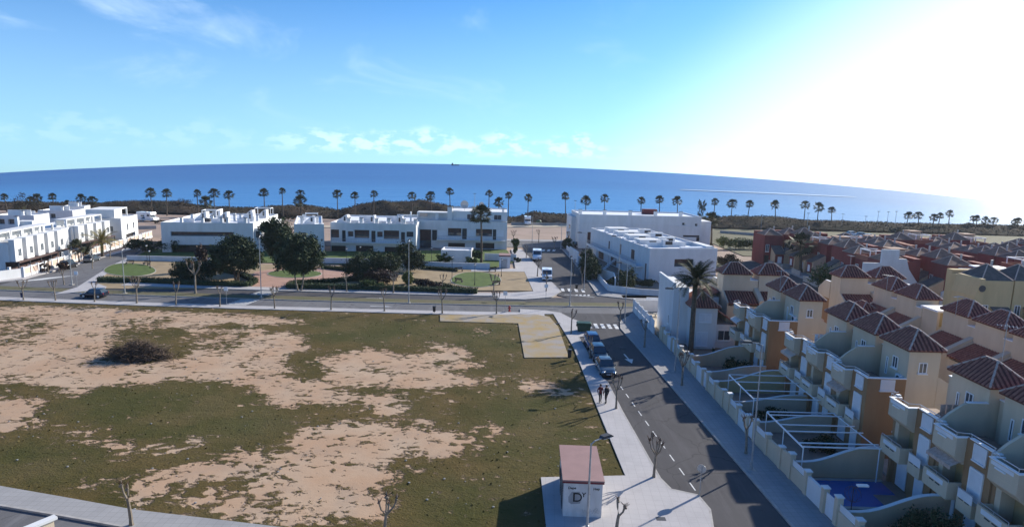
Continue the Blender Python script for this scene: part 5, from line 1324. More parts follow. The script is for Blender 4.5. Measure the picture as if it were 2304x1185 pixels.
for px, py, sz, nm, yb in ((466, 443, 1.75, 'broad low fan palm rising behind the left white block', 492), (678, 441, 1.9, 'broad low fan palm behind the pale roofs left of centre', 494), (1122, 446, 1.7, 'broad low fan palm right of the three-storey block roof', 492), (52, 456, 1.3, 'bushy low palm near the left shore', 482), (152, 452, .9, 'small palm above the far left white roofs', 480)):
    g = at(px, yb); fan_palm(g[0], g[1], height(px, py, g), nm, None, sz, int(px), .3)
g = at(1083, 590); fan_palm(g[0], g[1], height(1083, 462, g) , 'tall fan palm in front of the three-storey white block', None, 2.1, 3, .27)
g = at(1600, 552); fan_palm(g[0], g[1], height(1600, 478, g), 'fan palm standing at the right end of the long white block', None, 1.9, 6, .3)
g = at(1800, 612); fan_palm(g[0], g[1], height(1800, 527, g), 'shiny green palm among the dark red houses', None, 2.3, 8, .35)
g = at(1905, 632); fan_palm(g[0], g[1], height(1905, 576, g), 'small green palm in front of the red row', None, 1.2, 9, .25)
for px, b_, t_, nm in ((178, 590, 541, 'small fan palm on the left street pavement before the golden palm'),):
    g = at(px, b_); fan_palm(g[0], g[1], height(px, t_, g), nm, None, 1.25, 4, .14)

def frond_mesh(name, L, seed, mat, droop=0.55, nl=26, wl=.42):
    """pinnate date-palm leaf along +x, arching down"""
    rng = random.Random(seed); v = []; f = []; pts = []
    for i in range(11):
        s = i / 10; pts.append(Vector((L * (s - .10 * s * s * droop), 0, L * (.42 * s - (.42 + droop) * .62 * s * s))))
    for i in range(10):
        b = len(v); w = .045 * (1 - i / 11)
        v += [(pts[i].x, -w, pts[i].z), (pts[i].x, w, pts[i].z), (pts[i + 1].x, w, pts[i + 1].z), (pts[i + 1].x, -w, pts[i + 1].z)]; f.append((b, b + 1, b + 2, b + 3))
    for k in range(nl):
        s = .12 + .88 * k / nl; q = s * 10; i = min(int(q), 9); c = pts[i].lerp(pts[i + 1], q - i); tg = (pts[i + 1] - pts[i]).normalized()
        ll = L * wl * .55 * (math.sin(math.pi * min(1, s * .85 + .12)) ** .6) * rng.uniform(.85, 1.1)
        for sd in (-1, 1):
            d = (tg * .75 + Vector((0, sd * .85, .28 + rng.uniform(-.15, .05)))).normalized(); e = c + d * ll + Vector((0, 0, -.12 * ll)); w = tg * .045
            b = len(v); v += [tuple(c - w), tuple(c + w), tuple(e + w * .2), tuple(e - w * .2)]; f.append((b, b + 1, b + 2, b + 3))
    me = bpy.data.meshes.new(name); me.from_pydata(v, [], f); me.materials.append(mat); me.update(); return me
def date_palm(x, y, h, L, label, mat, nfr, seed, r=.3, lo=-50, z0=0):
    rng = random.Random(seed); t = thing('date_palm', label, 'palm tree', (x, y, z0))
    me, top = trunk_mesh('palm_trunk', h, r, r * .85, seed, n=9, lean=.15); link('trunk', me, t)
    MB().ball((top[0], top[1], top[2] - .1), r * 1.5, 9, 6, (1, 1, 1.3)).build('crown_base', m_fand, t)
    ms = [frond_mesh('frond', L * k, seed + i, mat, d) for i, (k, d) in enumerate(((1, .35), (.95, .55), (.85, .2), (1.05, .7)))]
    for k in range(nfr):
        az = k * 2.39996; u = k / nfr; el = R(62) + (R(lo) - R(62)) * u ** .9
        o = link('frond', ms[(k + (k // 3)) % 4 if u > .3 else (2 if k % 2 else 0)], t)
        o.matrix_local = Matrix.Translation((top[0], top[1], top[2] + .1)) @ Matrix.Rotation(az, 4, 'Z') @ Matrix.Rotation(-el, 4, 'Y') @ Matrix.Rotation(rng.uniform(-.4, .4), 4, 'X') @ Matrix.Scale(rng.uniform(.88, 1.08), 4)
    return t
g = at(1553, 800); date_palm(g[0], g[1], height(1558, 632, g), 3.1, 'tall date palm with wide dark crown in front of the white villa', m_frond, 58, 11, .31, -35)
g = at(231, 578); date_palm(g[0], g[1], height(231, 545, g), 4.0, 'golden leaning date palm in the gardens of the left terrace', m_frondy, 34, 12, .3, -30)
g = at(196, 582); date_palm(g[0], g[1], 1.2, 2.2, 'low dark palm beside the golden palm', m_frond, 20, 13, .25, 0)

# ------------------------------------------------------------------ pollarded street trees
def pollard(seed, h=4.0, nl=4, thick=.13):
    rng = random.Random(seed); t = thing('pollarded_tree', '', 'street tree')
    hh = h * rng.uniform(.55, .64)
    me, top = trunk_mesh('trunk', hh, thick, thick * .72, seed, m_bark, 7, .12); link('trunk', me, t)
    for k in range(nl):
        a = 2 * math.pi * k / nl + rng.uniform(-.5, .5); L = (h - hh) * rng.uniform(.8, 1.05); o = rng.uniform(.25, .5) * L
        p = [Vector(top) - Vector((0, 0, .12)), Vector(top) + Vector((math.cos(a) * o * .75, math.sin(a) * o * .75, L * .35)), Vector(top) + Vector((math.cos(a) * o, math.sin(a) * o, L * .72)), Vector(top) + Vector((math.cos(a) * o * 1.05, math.sin(a) * o * 1.05, L))]
        mb = MB().tube(p, [thick * .62, thick * .48, thick * .55, thick * .25], 6)
        for q in range(3): mb.ball(p[2] + Vector((rng.uniform(-.08, .08), rng.uniform(-.08, .08), rng.uniform(-.12, .22))), thick * rng.uniform(.5, .85), 6, 4)
        lb = mb.build('limb', m_bark, t)
        sh = MB()
        for q in range(7):
            b = p[2] + Vector((rng.uniform(-.06, .06), rng.uniform(-.06, .06), rng.uniform(0, .2))); e = b + Vector((rng.uniform(-.3, .3), rng.uniform(-.3, .3), rng.uniform(.2, .55)))
            sh.tube([b, e], [.03, .012], 4)
        sh.build('shoots', m_twig, lb)
    return t
pol = [pollard(1, 4.0, 4), pollard(2, 4.0, 3), pollard(3, 4.0, 5), pollard(4, 4.0, 2, .15)]
pol_used = set()
GP = 'bare pollarded street trees'
def put_pollard(k, bx, by, top, label):
    g = at(bx, by, 0.1); h = max(1.6, height(bx, top, g)); s = h / 4.0; sx = max(s, .8)
    src = pol[k]; rz = random.uniform(0, 6.28)
    if k not in pol_used:
        pol_used.add(k); o = src; o.location = (*g, .1); o.rotation_euler = (0, 0, rz); o['label'] = label; o['group'] = GP
    else: o = copy_tree(src, (*g, .1), rz, label, None, GP)
    o.scale = (sx, sx, s)
    return o
TL = [(53, 675, 631), (125, 676, 631), (213, 679, 636), (308, 682, 623), (396, 686, 636), (495, 690, 646), (618, 694, 645), (745, 697, 646), (865, 700, 650), (995, 705, 650), (1117, 706, 656)]
for i, (x, b, t) in enumerate(TL): put_pollard((i * 7 + 2) % 3, x, b, t, 'bare pollarded tree on the pavement along the waste field, %s from the left' % ordn(i))
for k, x, b, t, nm in ((1, 1285, 750, 698, 'bare pollarded tree beside the green container'), (0, 1395, 723, 681, 'bare pollarded tree at the corner by the white yard'), (1, 1450, 781, 722, 'bare pollarded tree on the house pavement before the yard wall'),
                       (2, 1534, 867, 792, 'bare pollarded tree by the garden wall near the date palm'), (1, 1327, 806, 757, 'bare pollarded tree beside the blue parked cars'), (0, 1386, 919, 846, 'bare pollarded tree with forked top behind the two people'),
                       (2, 1471, 1073, 984, 'bare pollarded tree at the kerb right of the small substation'), (3, 1386, 1205, 1124, 'two-limbed pollarded tree cut by the bottom edge'), (0, 866, 1205, 1118, 'pollarded tree cut by the bottom edge, left of the substation'),
                       (3, 296, 1181, 1080, 'pale pollarded tree at the lower left pavement'), (1, 1678, 1020, 936, 'bare pollarded tree by the garden wall below the pergolas'),
                       (1, 1229, 655, 612, 'bare pollarded tree before the white off-roader'), (0, 1209, 622, 582, 'bare pollarded tree beside the white van'), (2, 1155, 548, 519, 'bare pollarded tree on the coast road, left of the gap'), (1, 1212, 546, 518, 'bare pollarded tree on the coast road, middle of the gap'),
                       (0, 1279, 548, 521, 'bare pollarded tree on the coast road, right of the gap'), (1, 1184, 580, 553, 'bare pollarded tree behind the white van'), (2, 1247, 562, 533, 'bare pollarded tree at the far zebra crossing'), (1, 1290, 620, 584, 'bare pollarded tree on the villa pavement by the white wall'), (0, 1309, 640, 602, 'second bare tree on the villa pavement by the white wall'),
                       (2, 885, 659, 610, 'bare tree behind the tall lamp in the middle of the park edge'), (1, 780, 656, 616, 'thin bare tree at the park hedge, left of the lamp'), (0, 995, 652, 618, 'bare tree at the park hedge before the third lawn'), (2, 1111, 664, 617, 'bare tree at the park corner right of the third lawn'),
                       (1, 144, 640, 606, 'thin bare tree at the park corner on the left street'), (1, 208, 604, 572, 'thin bare tree beside the second car on the left street'), (0, 109, 613, 586, 'thin bare tree against the pink panelled wall'), (1, 248, 580, 548, 'thin bare tree against the far pink panels'), (2, 440, 660, 585, 'tall bare tree in the left part of the park')): put_pollard(k, x, b, t, nm)

# ------------------------------------------------------------------ street lamps
def lamp(bx, by, top, label, face, arm=.9, z0=.1):
    g = at(bx, by, z0); h = height(bx + 2, top, g) - z0
    t = thing('street_lamp', label, 'street lamp', (*g, z0), face, 'tall grey street lamps')
    MB().tube([(0, 0, 0), (0, 0, .7), (0, 0, .72), (0, 0, h - .15)], [.11, .11, .075, .045], 8).build('pole', m_galv, t)
    box('base_plate', m_conc, t, -.28, -.28, -.05, .28, .28, .04)
    MB().tube([(0, 0, h - .2), (arm * .3, 0, h - .04), (arm, 0, h)], .035, 6).build('arm', m_galv, t)
    hd = MB(); hd.slab([(arm - .15, h - .02), (arm - .05, h + .13), (arm + .5, h + .15), (arm + .72, h + .03), (arm + .72, h - .02)], 'y', -.17, .17); hd = hd.build('lamp_head', m_iron, t)
    MB().box(arm, -.13, h - .07, arm + .62, .13, h - .022).build('lens', m_lamp, hd)
for bx, by, tp_, lb, fc in ((920, 681, 541, 'tall street lamp on the verge in front of the park, right of centre', 1.57), (588, 669, 531, 'tall street lamp on the verge at the left zebra crossing', 1.57), (281, 659, 561, 'tall street lamp on the verge before the left lawn', 1.57),
                            (1282, 688, 580, 'tall street lamp on the verge at the mouth of the beach street', 1.57), (1405, 727, 592, 'tall street lamp at the corner of the white yard', 3.0), (1518, 836, 650, 'tall street lamp in front of the date palm', 3.14), (1690, 1056, 771, 'tall street lamp rising before the brown end wall', 3.14),
                            (1320, 1205, 992, 'tall street lamp in front of the substation', .6), (1314, 651, 524, 'tall street lamp on the villa pavement, left one', 3.1), (1390, 651, 532, 'tall street lamp before the near white block, right one', 3.1), (1262, 560, 500, 'thin lamp post at the far end of the beach street', 3.1), (1197, 548, 486, 'thin lamp post on the coast road', 3.1),
                            (1738, 575, 515, 'lamp post before the first dark red house', 3.1), (1943, 608, 571, 'lamp post among the red rows', 1.0), (2102, 665, 604, 'lamp post in the street before the grey wing roofs', 3.1), (1650, 590, 558, 'lamp post by the plants right of the near white block', 3.1), (162, 640, 560, 'thin lamp post at the corner of the left street', 0)):
    lamp(bx, by, tp_, lb, fc)
for i, (px, tp_) in enumerate(((1067, 436), (1292, 452), (1815, 480), (1893, 482), (1945, 487), (1972, 476), (1994, 477), (2012, 476), (1712, 484), (1935, 505))):
    g = at(px, 512 + (px - 1067) / 1240 * 10); h = height(px, tp_, g); t = thing('beach_lamp', 'thin beach lamp post among the seafront palms, %s from the left' % ordn(i), 'street lamp', (*g, 0), 0, 'thin beach lamp posts')
    MB().tube([(0, 0, 0), (0, 0, h)], [.09, .06], 5).build('pole', m_galv, t); box('lamp_head', m_iron, t, -.5, -.15, h, .5, .15, h + .14)
def park_lamp(bx, by, top, label):
    g = at(bx, by, .1); h = height(bx, top, g) - .1; t = thing('park_lamp', label, 'park lamp', (*g, .1), 0, 'black park lamps with white globes')
    MB().tube([(0, 0, 0), (0, 0, .5), (0, 0, .52), (0, 0, h - .3)], [.09, .08, .05, .04], 7).build('pole', m_black, t)
    MB().ball((0, 0, h - .12), .19, 10, 7).build('globe', m_lamp, t); MB().cyl(0, 0, h - .02, h + .1, .24, 10, .05).build('cap', m_black, t)
for bx, by, tp_, lb in ((332, 598, 551, 'park lamp beside the left lawn, farther one'), (338, 604, 563, 'park lamp beside the left lawn, nearer one'), (481, 606, 563, 'park lamp between the dark shrub and the round tree'), (727, 629, 585, 'park lamp at the right end of the middle lawn'), (780, 596, 558, 'park lamp before the brown loggias'), (811, 590, 554, 'park lamp behind the dark shrubs'), (876, 612, 575, 'park lamp half inside the dark shrubs'),
                        (971, 600, 556, 'park lamp in front of the tall fin wall'), (1017, 629, 577, 'park lamp at the left end of the right lawn'), (1068, 642, 593, 'park lamp standing in the right lawn'), (1128, 622, 582, 'park lamp in front of the small kiosk')): park_lamp(bx, by, tp_, lb)

# ------------------------------------------------------------------ park trees, shrubs and hedges
def tree(name, label, cat, x, y, blobs, th, mat, n, leaf, seed, trunks=1, tr=.2, tmat=None, shell=.3, group=None):
    t = thing(name, label, cat, (x, y, .05), 0, group); rng = random.Random(seed)
    for k in range(trunks):
        a = 2 * math.pi * k / trunks; o = .25 * (trunks > 1)
        tm = MB(); b0 = Vector((math.cos(a) * o, math.sin(a) * o, 0)); b1 = b0 + Vector((math.cos(a) * .5 * (trunks > 1), math.sin(a) * .5 * (trunks > 1), th))
        tm.tube([b0, b0.lerp(b1, .5) + Vector((rng.uniform(-.1, .1), 0, 0)), b1], [tr, tr * .8, tr * .65], 7)
        for b in blobs:
            e = Vector(b[:3]); tm.tube([b1 - Vector((0, 0, .1)), b1.lerp(e, .5) + Vector((rng.uniform(-.2, .2), rng.uniform(-.2, .2), .2)), e], [tr * .5, tr * .35, tr * .12], 5)
        tm.build('trunk', tmat or m_barkd, t)
    crown('crown', mat, t, blobs, n, leaf, seed, shell)
    return t
g = at(533, 634); tree('park_tree', 'round dark park tree in front of the left white block', 'tree', g[0], g[1], [(0, 0, 5.0, 4.0, 3.6, 2.8), (-1.8, .3, 4.2, 2.6, 2.6, 2.0), (2.0, -.2, 4.3, 2.5, 2.6, 2.2), (0, .4, 6.4, 2.6, 2.4, 1.7)], 2.2, m_leaf, 16000, .22, 21, 4, .14)
g = at(674, 655); tree('park_tree', 'large dark tree with pale forked trunk on the middle lawn', 'tree', g[0], g[1], [(0, 0, 6.4, 3.6, 3.4, 3.0), (-1.6, .2, 5.2, 2.6, 2.6, 2.2), (1.9, -.2, 5.4, 2.3, 2.4, 2.4), (.4, .2, 8.1, 2.4, 2.2, 1.6), (-1.4, 0, 7.4, 2.0, 2.0, 1.7)], 2.7, m_leaf, 17000, .22, 22, 2, .17, m_bark)
g = at(625, 612); tree('park_tree', 'tall dark tree behind the middle lawn, left of the forked one', 'tree', g[0], g[1], [(0, 0, 6.6, 3.2, 3.0, 3.4), (-1.0, 0, 8.4, 2.0, 2.0, 1.9), (1.2, 0, 5.2, 2.6, 2.4, 2.2)], 2.2, m_leaf, 14000, .22, 23, 1, .25)
for px, py, bl, mm, n, nm, sd in (
    (440, 630, [(0, 0, 2.0, 3.6, 2.4, 1.9), (-2.2, 0, 1.6, 2.0, 1.8, 1.6), (2.6, 0, 1.9, 2.2, 1.8, 1.7)], m_leaf, 5200, 'wide dark shrub at the left part of the park', 31),
    (455, 612, [(0, 0, 2.8, 1.0, 1.0, 2.6)], m_leafr, 1500, 'slim reddish tree before the left white block', 32),
    (838, 632, [(0, 0, 3.0, 3.8, 2.8, 2.6), (-3.0, 0, 2.4, 2.6, 2.2, 2.0), (2.8, .3, 2.7, 2.8, 2.4, 2.3)], m_leaf, 7500, 'big dark shrub mass in the middle of the park', 33),
    (850, 640, [(0, 0, 1.6, 2.2, 1.6, 1.2), (2, .3, 1.3, 1.5, 1.4, 1.0)], m_leafr, 2300, 'reddish shrub in front of the dark shrub mass', 34),
    (916, 612, [(0, 0, 3.2, 2.6, 2.2, 2.6), (1.4, 0, 2.2, 2.6, 2.0, 2.0)], m_leaf, 4800, 'dark tree at the right end of the shrub mass', 35),
    (836, 652, [(0, 0, .8, 2.0, 1.1, .9)], m_leaf2, 1400, 'low green bush at the hedge in the middle', 36),
    (918, 640, [(0, 0, 1.2, .9, .9, 1.3)], m_leaf3, 1000, 'yellow-green bush behind the tall lamp', 37),
    (950, 648, [(0, 0, .8, 1.6, 1.0, .8), (2.0, 0, .6, 1.4, .9, .6)], m_leafr, 1400, 'low reddish bush left of the third lawn', 38),
    (1072, 590, [(0, 0, 1.7, 1.5, 1.4, .9)], m_leaf2, 1300, 'round-topped small tree at the foot of the tall fan palm', 39),
    (1000, 592, [(0, 0, 1.2, 1.7, 1.2, 1.1)], m_leaf2, 1300, 'round green bush behind the park wall', 40),
    (1060, 596, [(0, 0, .9, 1.3, 1.0, .8)], m_leaf2, 900, 'small green bush beside the tall fan palm', 41),
    (1159, 572, [(0, 0, 2.9, 1.0, .9, 1.4), (0, 0, 1.2, .7, .7, 1.3)], m_leaf2, 1300, 'ivy covered stump at the corner of the beach street', 42),
    (1165, 590, [(0, 0, .6, .8, .7, .6)], m_leaf, 500, 'dark round clipped bush by the kiosk', 43),
    (1322, 622, [(0, 0, 2.6, 1.9, 2.6, 2.8), (.5, -3.5, 2.0, 1.6, 2.2, 2.2)], m_leaf, 4200, 'dark creeper-covered tree beside the near white block', 44),
    (1408, 652, [(0, 0, 1.9, 1.6, 1.6, 2.1)], m_leaf, 1900, 'dark bush inside the white garden wall', 45),
    (1383, 646, [(0, 0, .9, 1.8, 1.2, .9), (5.5, .6, .8, 2.4, .9, .7)], m_leaf, 1800, 'low dark plants along the white garden wall', 46),
    (1278, 560, [(0, 0, 1.4, 1.6, 1.6, 1.4)], m_leaf, 1400, 'dark bush at the far end of the beach street', 47),
    (1575, 497, [(0, 0, 4.6, 1.5, 1.5, 3.6), (1.4, 0, 6.4, .9, .9, 2.0), (-.7, 0, 7.6, .7, .7, 1.9)], m_leaf, 1500, 'tall thin dark conifer above the long white block', 48),
    (1628, 560, [(0, 0, 2.0, 2.2, 1.6, 1.6), (2.5, 0, 1.6, 1.8, 1.6, 1.2)], m_leaf3, 2000, 'yellow-green bush right of the long white block', 49),
    (1665, 560, [(0, 0, 1.6, 3.4, 2, 1.6), (4, 0, 1.3, 3, 2, 1.2)], m_leaf2, 2600, 'wide dark green bush left of the red houses', 50),
    (1640, 600, [(0, 0, 1.4, 3.0, 1.8, 1.4)], m_scrub, 1800, 'dry brown bush beside the near white block', 51),
    (1850, 650, [(0, 0, 2.2, 2.6, 2.4, 2.2), (2.4, 0, 1.8, 2.2, 2.2, 1.8)], m_leaf2, 3000, 'olive green bush between the tiled towers', 52),
    (320, 566, [(0, 0, 1.5, 4.2, 1.4, 1.5), (6, 1.2, 1.5, 3.4, 1.4, 1.5)], m_leaf, 4000, 'long dark hedge mass at the left end of the left white block', 53),
    (340, 475, [(0, 0, 2.4, 5, 3, 2.4), (12, 0, 2.6, 6, 3, 2.4)], m_scrub, 2200, 'round dune bush under the two left palms', 54),
    (60, 490, [(0, 0, 4, 5, 3, 4), (9, 0, 3, 5, 3, 3)], m_scrub, 2000, 'brown bare shrubs behind the far left houses', 55),
    (100, 612, [(0, 0, .8, 1, 1, .7), (2.5, 1.2, 1.0, 1, 1, .8)], m_leafr, 700, 'brown creeper above the pink panelled wall', 56)):
    g = at(px, py); tree('park_shrub' if sd not in (32, 35, 39, 44, 48) else 'small_tree', nm, 'bush' if sd not in (32, 35, 39, 44, 48) else 'tree', g[0], g[1], bl, max(.4, bl[0][2] - bl[0][5] * .6), mm, int(n * 1.6), .18, sd, 1, .1)
for x, y, bl, nm, n in ((24.6, 64.9, [(0, 0, .9, 1.6, 1.3, 1.0)], 'dark round shrub in the garden beyond the far pergola', 2200), (23.4, 52.6, [(0, 0, .5, 1.6, 1.1, .6)], 'low dark shrub under the far pergola', 1500), (25.0, 46.6, [(0, 0, .6, 1.3, .9, .7)], 'dark shrub under the near pergola', 1300),
                        (25.6, 34.2, [(0, 0, 1.2, 1.5, 1.3, 1.2), (-.9, .3, .9, 1.1, 1.0, 1.0)], 'big dark bush at the bottom edge near the pool', 4200), (23.9, 70.2, [(0, 0, .7, .3, .3, .8)], 'dark slim plant before the sunlit garden wall', 500), (23.0, 70.0, [(0, 0, .4, .5, .4, .4)], 'reddish pot plant before the sunlit garden wall', 300)):
    t = thing('garden_shrub', nm, 'bush', (x, y, .03)); crown('foliage', m_leaf if 'reddish' not in nm else m_leafr, t, bl, n, .10, int(x * 7 + y), .4); MB().tube([(0, 0, 0), (0, 0, bl[0][2])], .06, 5).build('stem', m_barkd, t)
# clipped hedges round the park
def hedge(label, pts, w, h, seed):
    P = pxs(pts); t = thing('hedge', label, 'hedge', (0, 0, 0), 0, 'clipped dark hedges round the park'); core = MB(); rng = np.random.default_rng(seed); Q = []
    for a, b in zip(P[:-1], P[1:]):
        core.wallseg(a, b, w * .7, 0.05, h * .85); L = math.hypot(b[0] - a[0], b[1] - a[1]); n = int(L * 120)
        u = rng.uniform(0, 1, n); k = rng.integers(0, 3, n); s = rng.uniform(-.5, .5, n) * w; z = rng.uniform(.05, h, n)
        s = np.where(k == 0, -w / 2 + rng.normal(0, .04, n), np.where(k == 1, w / 2 + rng.normal(0, .04, n), s)); z = np.where(k == 2, h + rng.normal(0, .05, n), z)
        dx, dy = (b[0] - a[0]) / L, (b[1] - a[1]) / L
        Q.append(np.c_[a[0] + dx * u * L - dy * s, a[1] + dy * u * L + dx * s, z])
    core.build('hedge_core', m_leaf, t); link('foliage', quads_mesh('foliage', leaf_quads(np.concatenate(Q), .12, rng), m_leaf), t)
hedge('clipped hedge along the park edge in front of the left lawn', [(222, 634), (330, 636), (470, 643), (560, 645)], 1.3, .9, 1)
hedge('clipped hedge along the park edge in front of the middle shrubs', [(648, 649), (760, 651), (900, 655), (1074, 661)], 1.3, 1.0, 2)
hedge('hedge curving along the paved round, left side', [(560, 645), (575, 636), (540, 620), (500, 612)], 1.0, .8, 3)
hedge('hedge curving along the paved round, right side', [(648, 649), (660, 641), (735, 637), (820, 630), (850, 622)], 1.0, .8, 4)
hedge('hedge behind the paved round, below the white garden wall', [(725, 604), (800, 612), (860, 616)], 1.0, .7, 5)
hedge('low hedge left of the third lawn', [(920, 632), (1000, 645), (1040, 655)], .8, .6, 6)
hedge('short hedge behind the third lawn', [(950, 606), (1030, 611)], .8, .7, 7)
rs = random.Random(12)
spots_ = sorted((x, rs.uniform(196, 232) if x < 45 else rs.uniform(165, 232)) for x in (rs.uniform(-130, 150) for _ in range(22)) if not -8 < x < 26)
for i, (x, y) in enumerate(spots_):
    a = rs.uniform(1.2, 3.4); t = thing('dry_bush', 'low bush on the open strip behind the houses, %s from the left' % ordn(i), 'bush', (x, y, -.1), 0, 'scattered low bushes behind the houses')
    crown('foliage', (m_scrub, m_leaf2, m_scrub)[i % 3], t, [(0, 0, .6, a, a * .6, .5 + a * .22), (a * .8, .2, .4, a * .6, a * .5, .6)], 500, .22, 300 + i, .3)
for i, (px0, py0, px1, py1, nm) in enumerate(((1620, 524, 1710, 531, 'low pale wall on the open ground right of the long white block'), (1630, 545, 1700, 549, 'second low wall nearer the red houses'), (1150, 505, 1300, 508, 'low white kerb wall along the promenade gap'), (250, 516, 352, 514, 'low pale wall beyond the cubic white house'))):
    o = ribbon('low_wall', m_conc, pxs([(px0, py0), (px1, py1)]), .3, -.1, .9); o['label'] = nm; o['category'] = 'wall'
# scrub on the dunes along the shore: nobody could count it
def dunes():
    rng = np.random.default_rng(9); P = []
    hs = [(-190, 2.0), (-150, 3.2), (-135, 3.4), (-120, 2.0), (-100, 2.6), (-85, 4.2), (-70, 2.0), (-62, 5.0), (-40, 6.2), (-28, 5.6), (-15, 3.8), (-2, 1.0), (1, 1.0), (5, 2.2), (8, 3.4), (20, 3.2), (40, 2.2), (60, 2.6), (80, 3.2), (100, 3.6), (120, 3.0), (150, 2.8), (175, 3.2), (210, 2.6), (260, 2.6)]
    hx = [a for a, _ in hs]; hy = [b for _, b in hs]
    xs = np.arange(-230, 260, 1.5); ys = np.arange(234, 262, 1.5); X, Y = np.meshgrid(xs, ys)
    n = sum(np.sin(X * a + Y * b + c) * w for a, b, c, w in ((.31, .2, 0, .35), (.13, -.3, 1, .4), (.7, .5, 2, .18), (.05, .1, 3, .4)))
    Hh = np.interp(X, hx, hy) * np.clip(np.sin(np.pi * (Y - 233) / 29), 0, 1) ** .6 * (1 + .22 * n) - .25
    v = np.stack([X, Y, Hh], -1).reshape(-1, 3); nx = X.shape[1]; f = []
    for j in range(X.shape[0] - 1):
        for i in range(nx - 1): f.append((j * nx + i, j * nx + i + 1, (j + 1) * nx + i + 1, (j + 1) * nx + i))
    me = bpy.data.meshes.new('dune'); me.from_pydata(v.tolist(), [], f); me.materials.append(m_scrub); me.polygons.foreach_set('use_smooth', [True] * len(f)); link('dunes', me, None, kind='structure')
    k = 42000; q = v[rng.integers(0, len(v), k)]; q = q[q[:, 2] > .3]; q = q + rng.uniform(-.8, .8, q.shape) * np.array([1, 1, .35]) + np.array([0, 0, .15])
    link('dune_scrub', quads_mesh('dune_scrub', leaf_quads(q, .30, rng, up=1.0), m_scrub), None, kind='stuff', label='brown scrub covering the low dunes along the shore', category='scrub')
dunes()

# ------------------------------------------------------------------ vehicles (front towards +x)
def loft(mb, secs):
    n = len(secs[0]); vs = [p for s in secs for p in s]; fs = []
    for i in range(len(secs) - 1):
        for k in range(n): fs.append((i * n + k, i * n + (k + 1) % n, (i + 1) * n + (k + 1) % n, (i + 1) * n + k))
    fs.append(tuple(range(n))); fs.append(tuple(range((len(secs) - 1) * n, len(secs) * n))[::-1])
    return mb.add(vs, [f[::-1] for f in fs])
def wheel(t, x, y, r, w=.2):
    s = 1 if y > 0 else -1
    wh = MB().tube([(x, y - w / 2, r), (x, y + w / 2, r)], r, 16).build('wheel', m_rubber, t)
    MB().tube([(x, y + s * w * .35, r), (x, y + s * (w / 2 + .012), r)], r * .62, 12).build('rim', m_alu, wh)
def car(label, x, y, rz, paint, L=4.2, W=1.76, H=1.48, kind='hatch', cat='car', z=0.006, group=None):
    t = thing('parked_car', label, cat, (x, y, z), rz, group); hw = W / 2
    belt = H * .60; hood = H * .56
    if kind == 'suv': belt, hood = H * .58, H * .56
    S_ = [(-L / 2, .42, belt * .90, .84), (-L / 2 + .12, .26, belt * 1.0, .95), (-L * .28, .2, belt, 1.0), (0, .2, belt * .99, 1.0), (L * .2, .2, hood * 1.0, 1.0), (L * .36, .22, hood * .92, .98), (L / 2 - .18, .26, hood * .80, .92), (L / 2, .36, hood * .62, .78)]
    secs = []
    for sx, zb, zt, k in S_:
        h = hw * k; secs.append([(sx, -h * .88, zb), (sx, -h, zb + .16), (sx, -h, zt - .18), (sx, -h * .95, zt - .03), (sx, -h * .7, zt + .015), (sx, 0, zt + .03), (sx, h * .7, zt + .015), (sx, h * .95, zt - .03), (sx, h, zt - .18), (sx, h, zb + .16), (sx, h * .88, zb)])
    b = loft(MB(), secs).build('body', paint, t, smooth=False)
    for pl_ in b.data.polygons: pl_.use_smooth = len(pl_.vertices) == 4
    xw0, xw1, xr1, xr0 = (L * .22, L * .06, -L * .34, -L * .46) if kind != 'sedan' else (L * .20, L * .05, -L * .22, -L * .38)
    if kind == 'suv': xw0, xw1, xr1, xr0 = L * .2, L * .09, -L * .43, -L * .47
    z0, z1 = belt - .02, H - .05; a, c = hw * .90, hw * .70
    v = [(xw0, -a, z0), (xw0, a, z0), (xr0, a, z0), (xr0, -a, z0), (xw1, -c, z1), (xw1, c, z1), (xr1, c, z1), (xr1, -c, z1)]
    MB().add(v, [(0, 1, 5, 4), (1, 2, 6, 5), (2, 3, 7, 6), (3, 0, 4, 7)]).build('window', m_glass, t)
    rf = MB(); rs = []
    for sx, k, dz in ((xw1 + .05, .97, 0), (xw1 - .25, 1.0, .045), ((xw1 + xr1) / 2, 1.02, .06), (xr1 + .2, 1.0, .045), (xr1 - .05, .97, 0)):
        cc = c * k; rs.append([(sx, -cc - .02, z1 - .04), (sx, -cc * .9, z1 + .01 + dz * .6), (sx, 0, z1 + .02 + dz), (sx, cc * .9, z1 + .01 + dz * .6), (sx, cc + .02, z1 - .04)])
    loft(rf, rs)
    for s in (-1, 1):
        for p, q in (((xw0, s * a, z0), (xw1, s * c, z1)), ((xr0, s * a, z0), (xr1, s * c, z1)), (((xw0 + xr0) / 2 - .1, s * a, z0), ((xw1 + xr1) / 2 - .1, s * c, z1))): rf.tube([p, q], .035, 5)
    rf.build('roof', paint, t)
    for s in (-1, 1):
        wheel(t, L * .31, s * (hw - .1), .31); wheel(t, -L * .31, s * (hw - .1), .31)
        MB().ball((L / 2 - .12, s * hw * .62, hood * .72), .16, 8, 5, (.75, 1.2, .65)).build('headlight', m_lamp, t)
        MB().ball((-L / 2 + .06, s * hw * .74, belt * .82), .13, 8, 5, (.6, .8, 1.4)).build('tail_light', m_redl, t)
        MB().ball((xw0 - .28, s * (hw + .06), belt + .06), .11, 8, 5, (.6, 1.0, .75)).build('mirror', paint, t)
    box('grille', m_black, t, L / 2 - .06, -hw * .4, .42, L / 2 + .012, hw * .4, .56)
    box('number_plate', m_whitep, t, L / 2 - .02, -.26, .34, L / 2 + .02, .26, .42)
    box('bumper', m_black, t, L / 2 - .2, -hw * .72, .2, L / 2 + .02, hw * .72, .33)
    return t
GC = 'cars parked along the kerb of the near street'
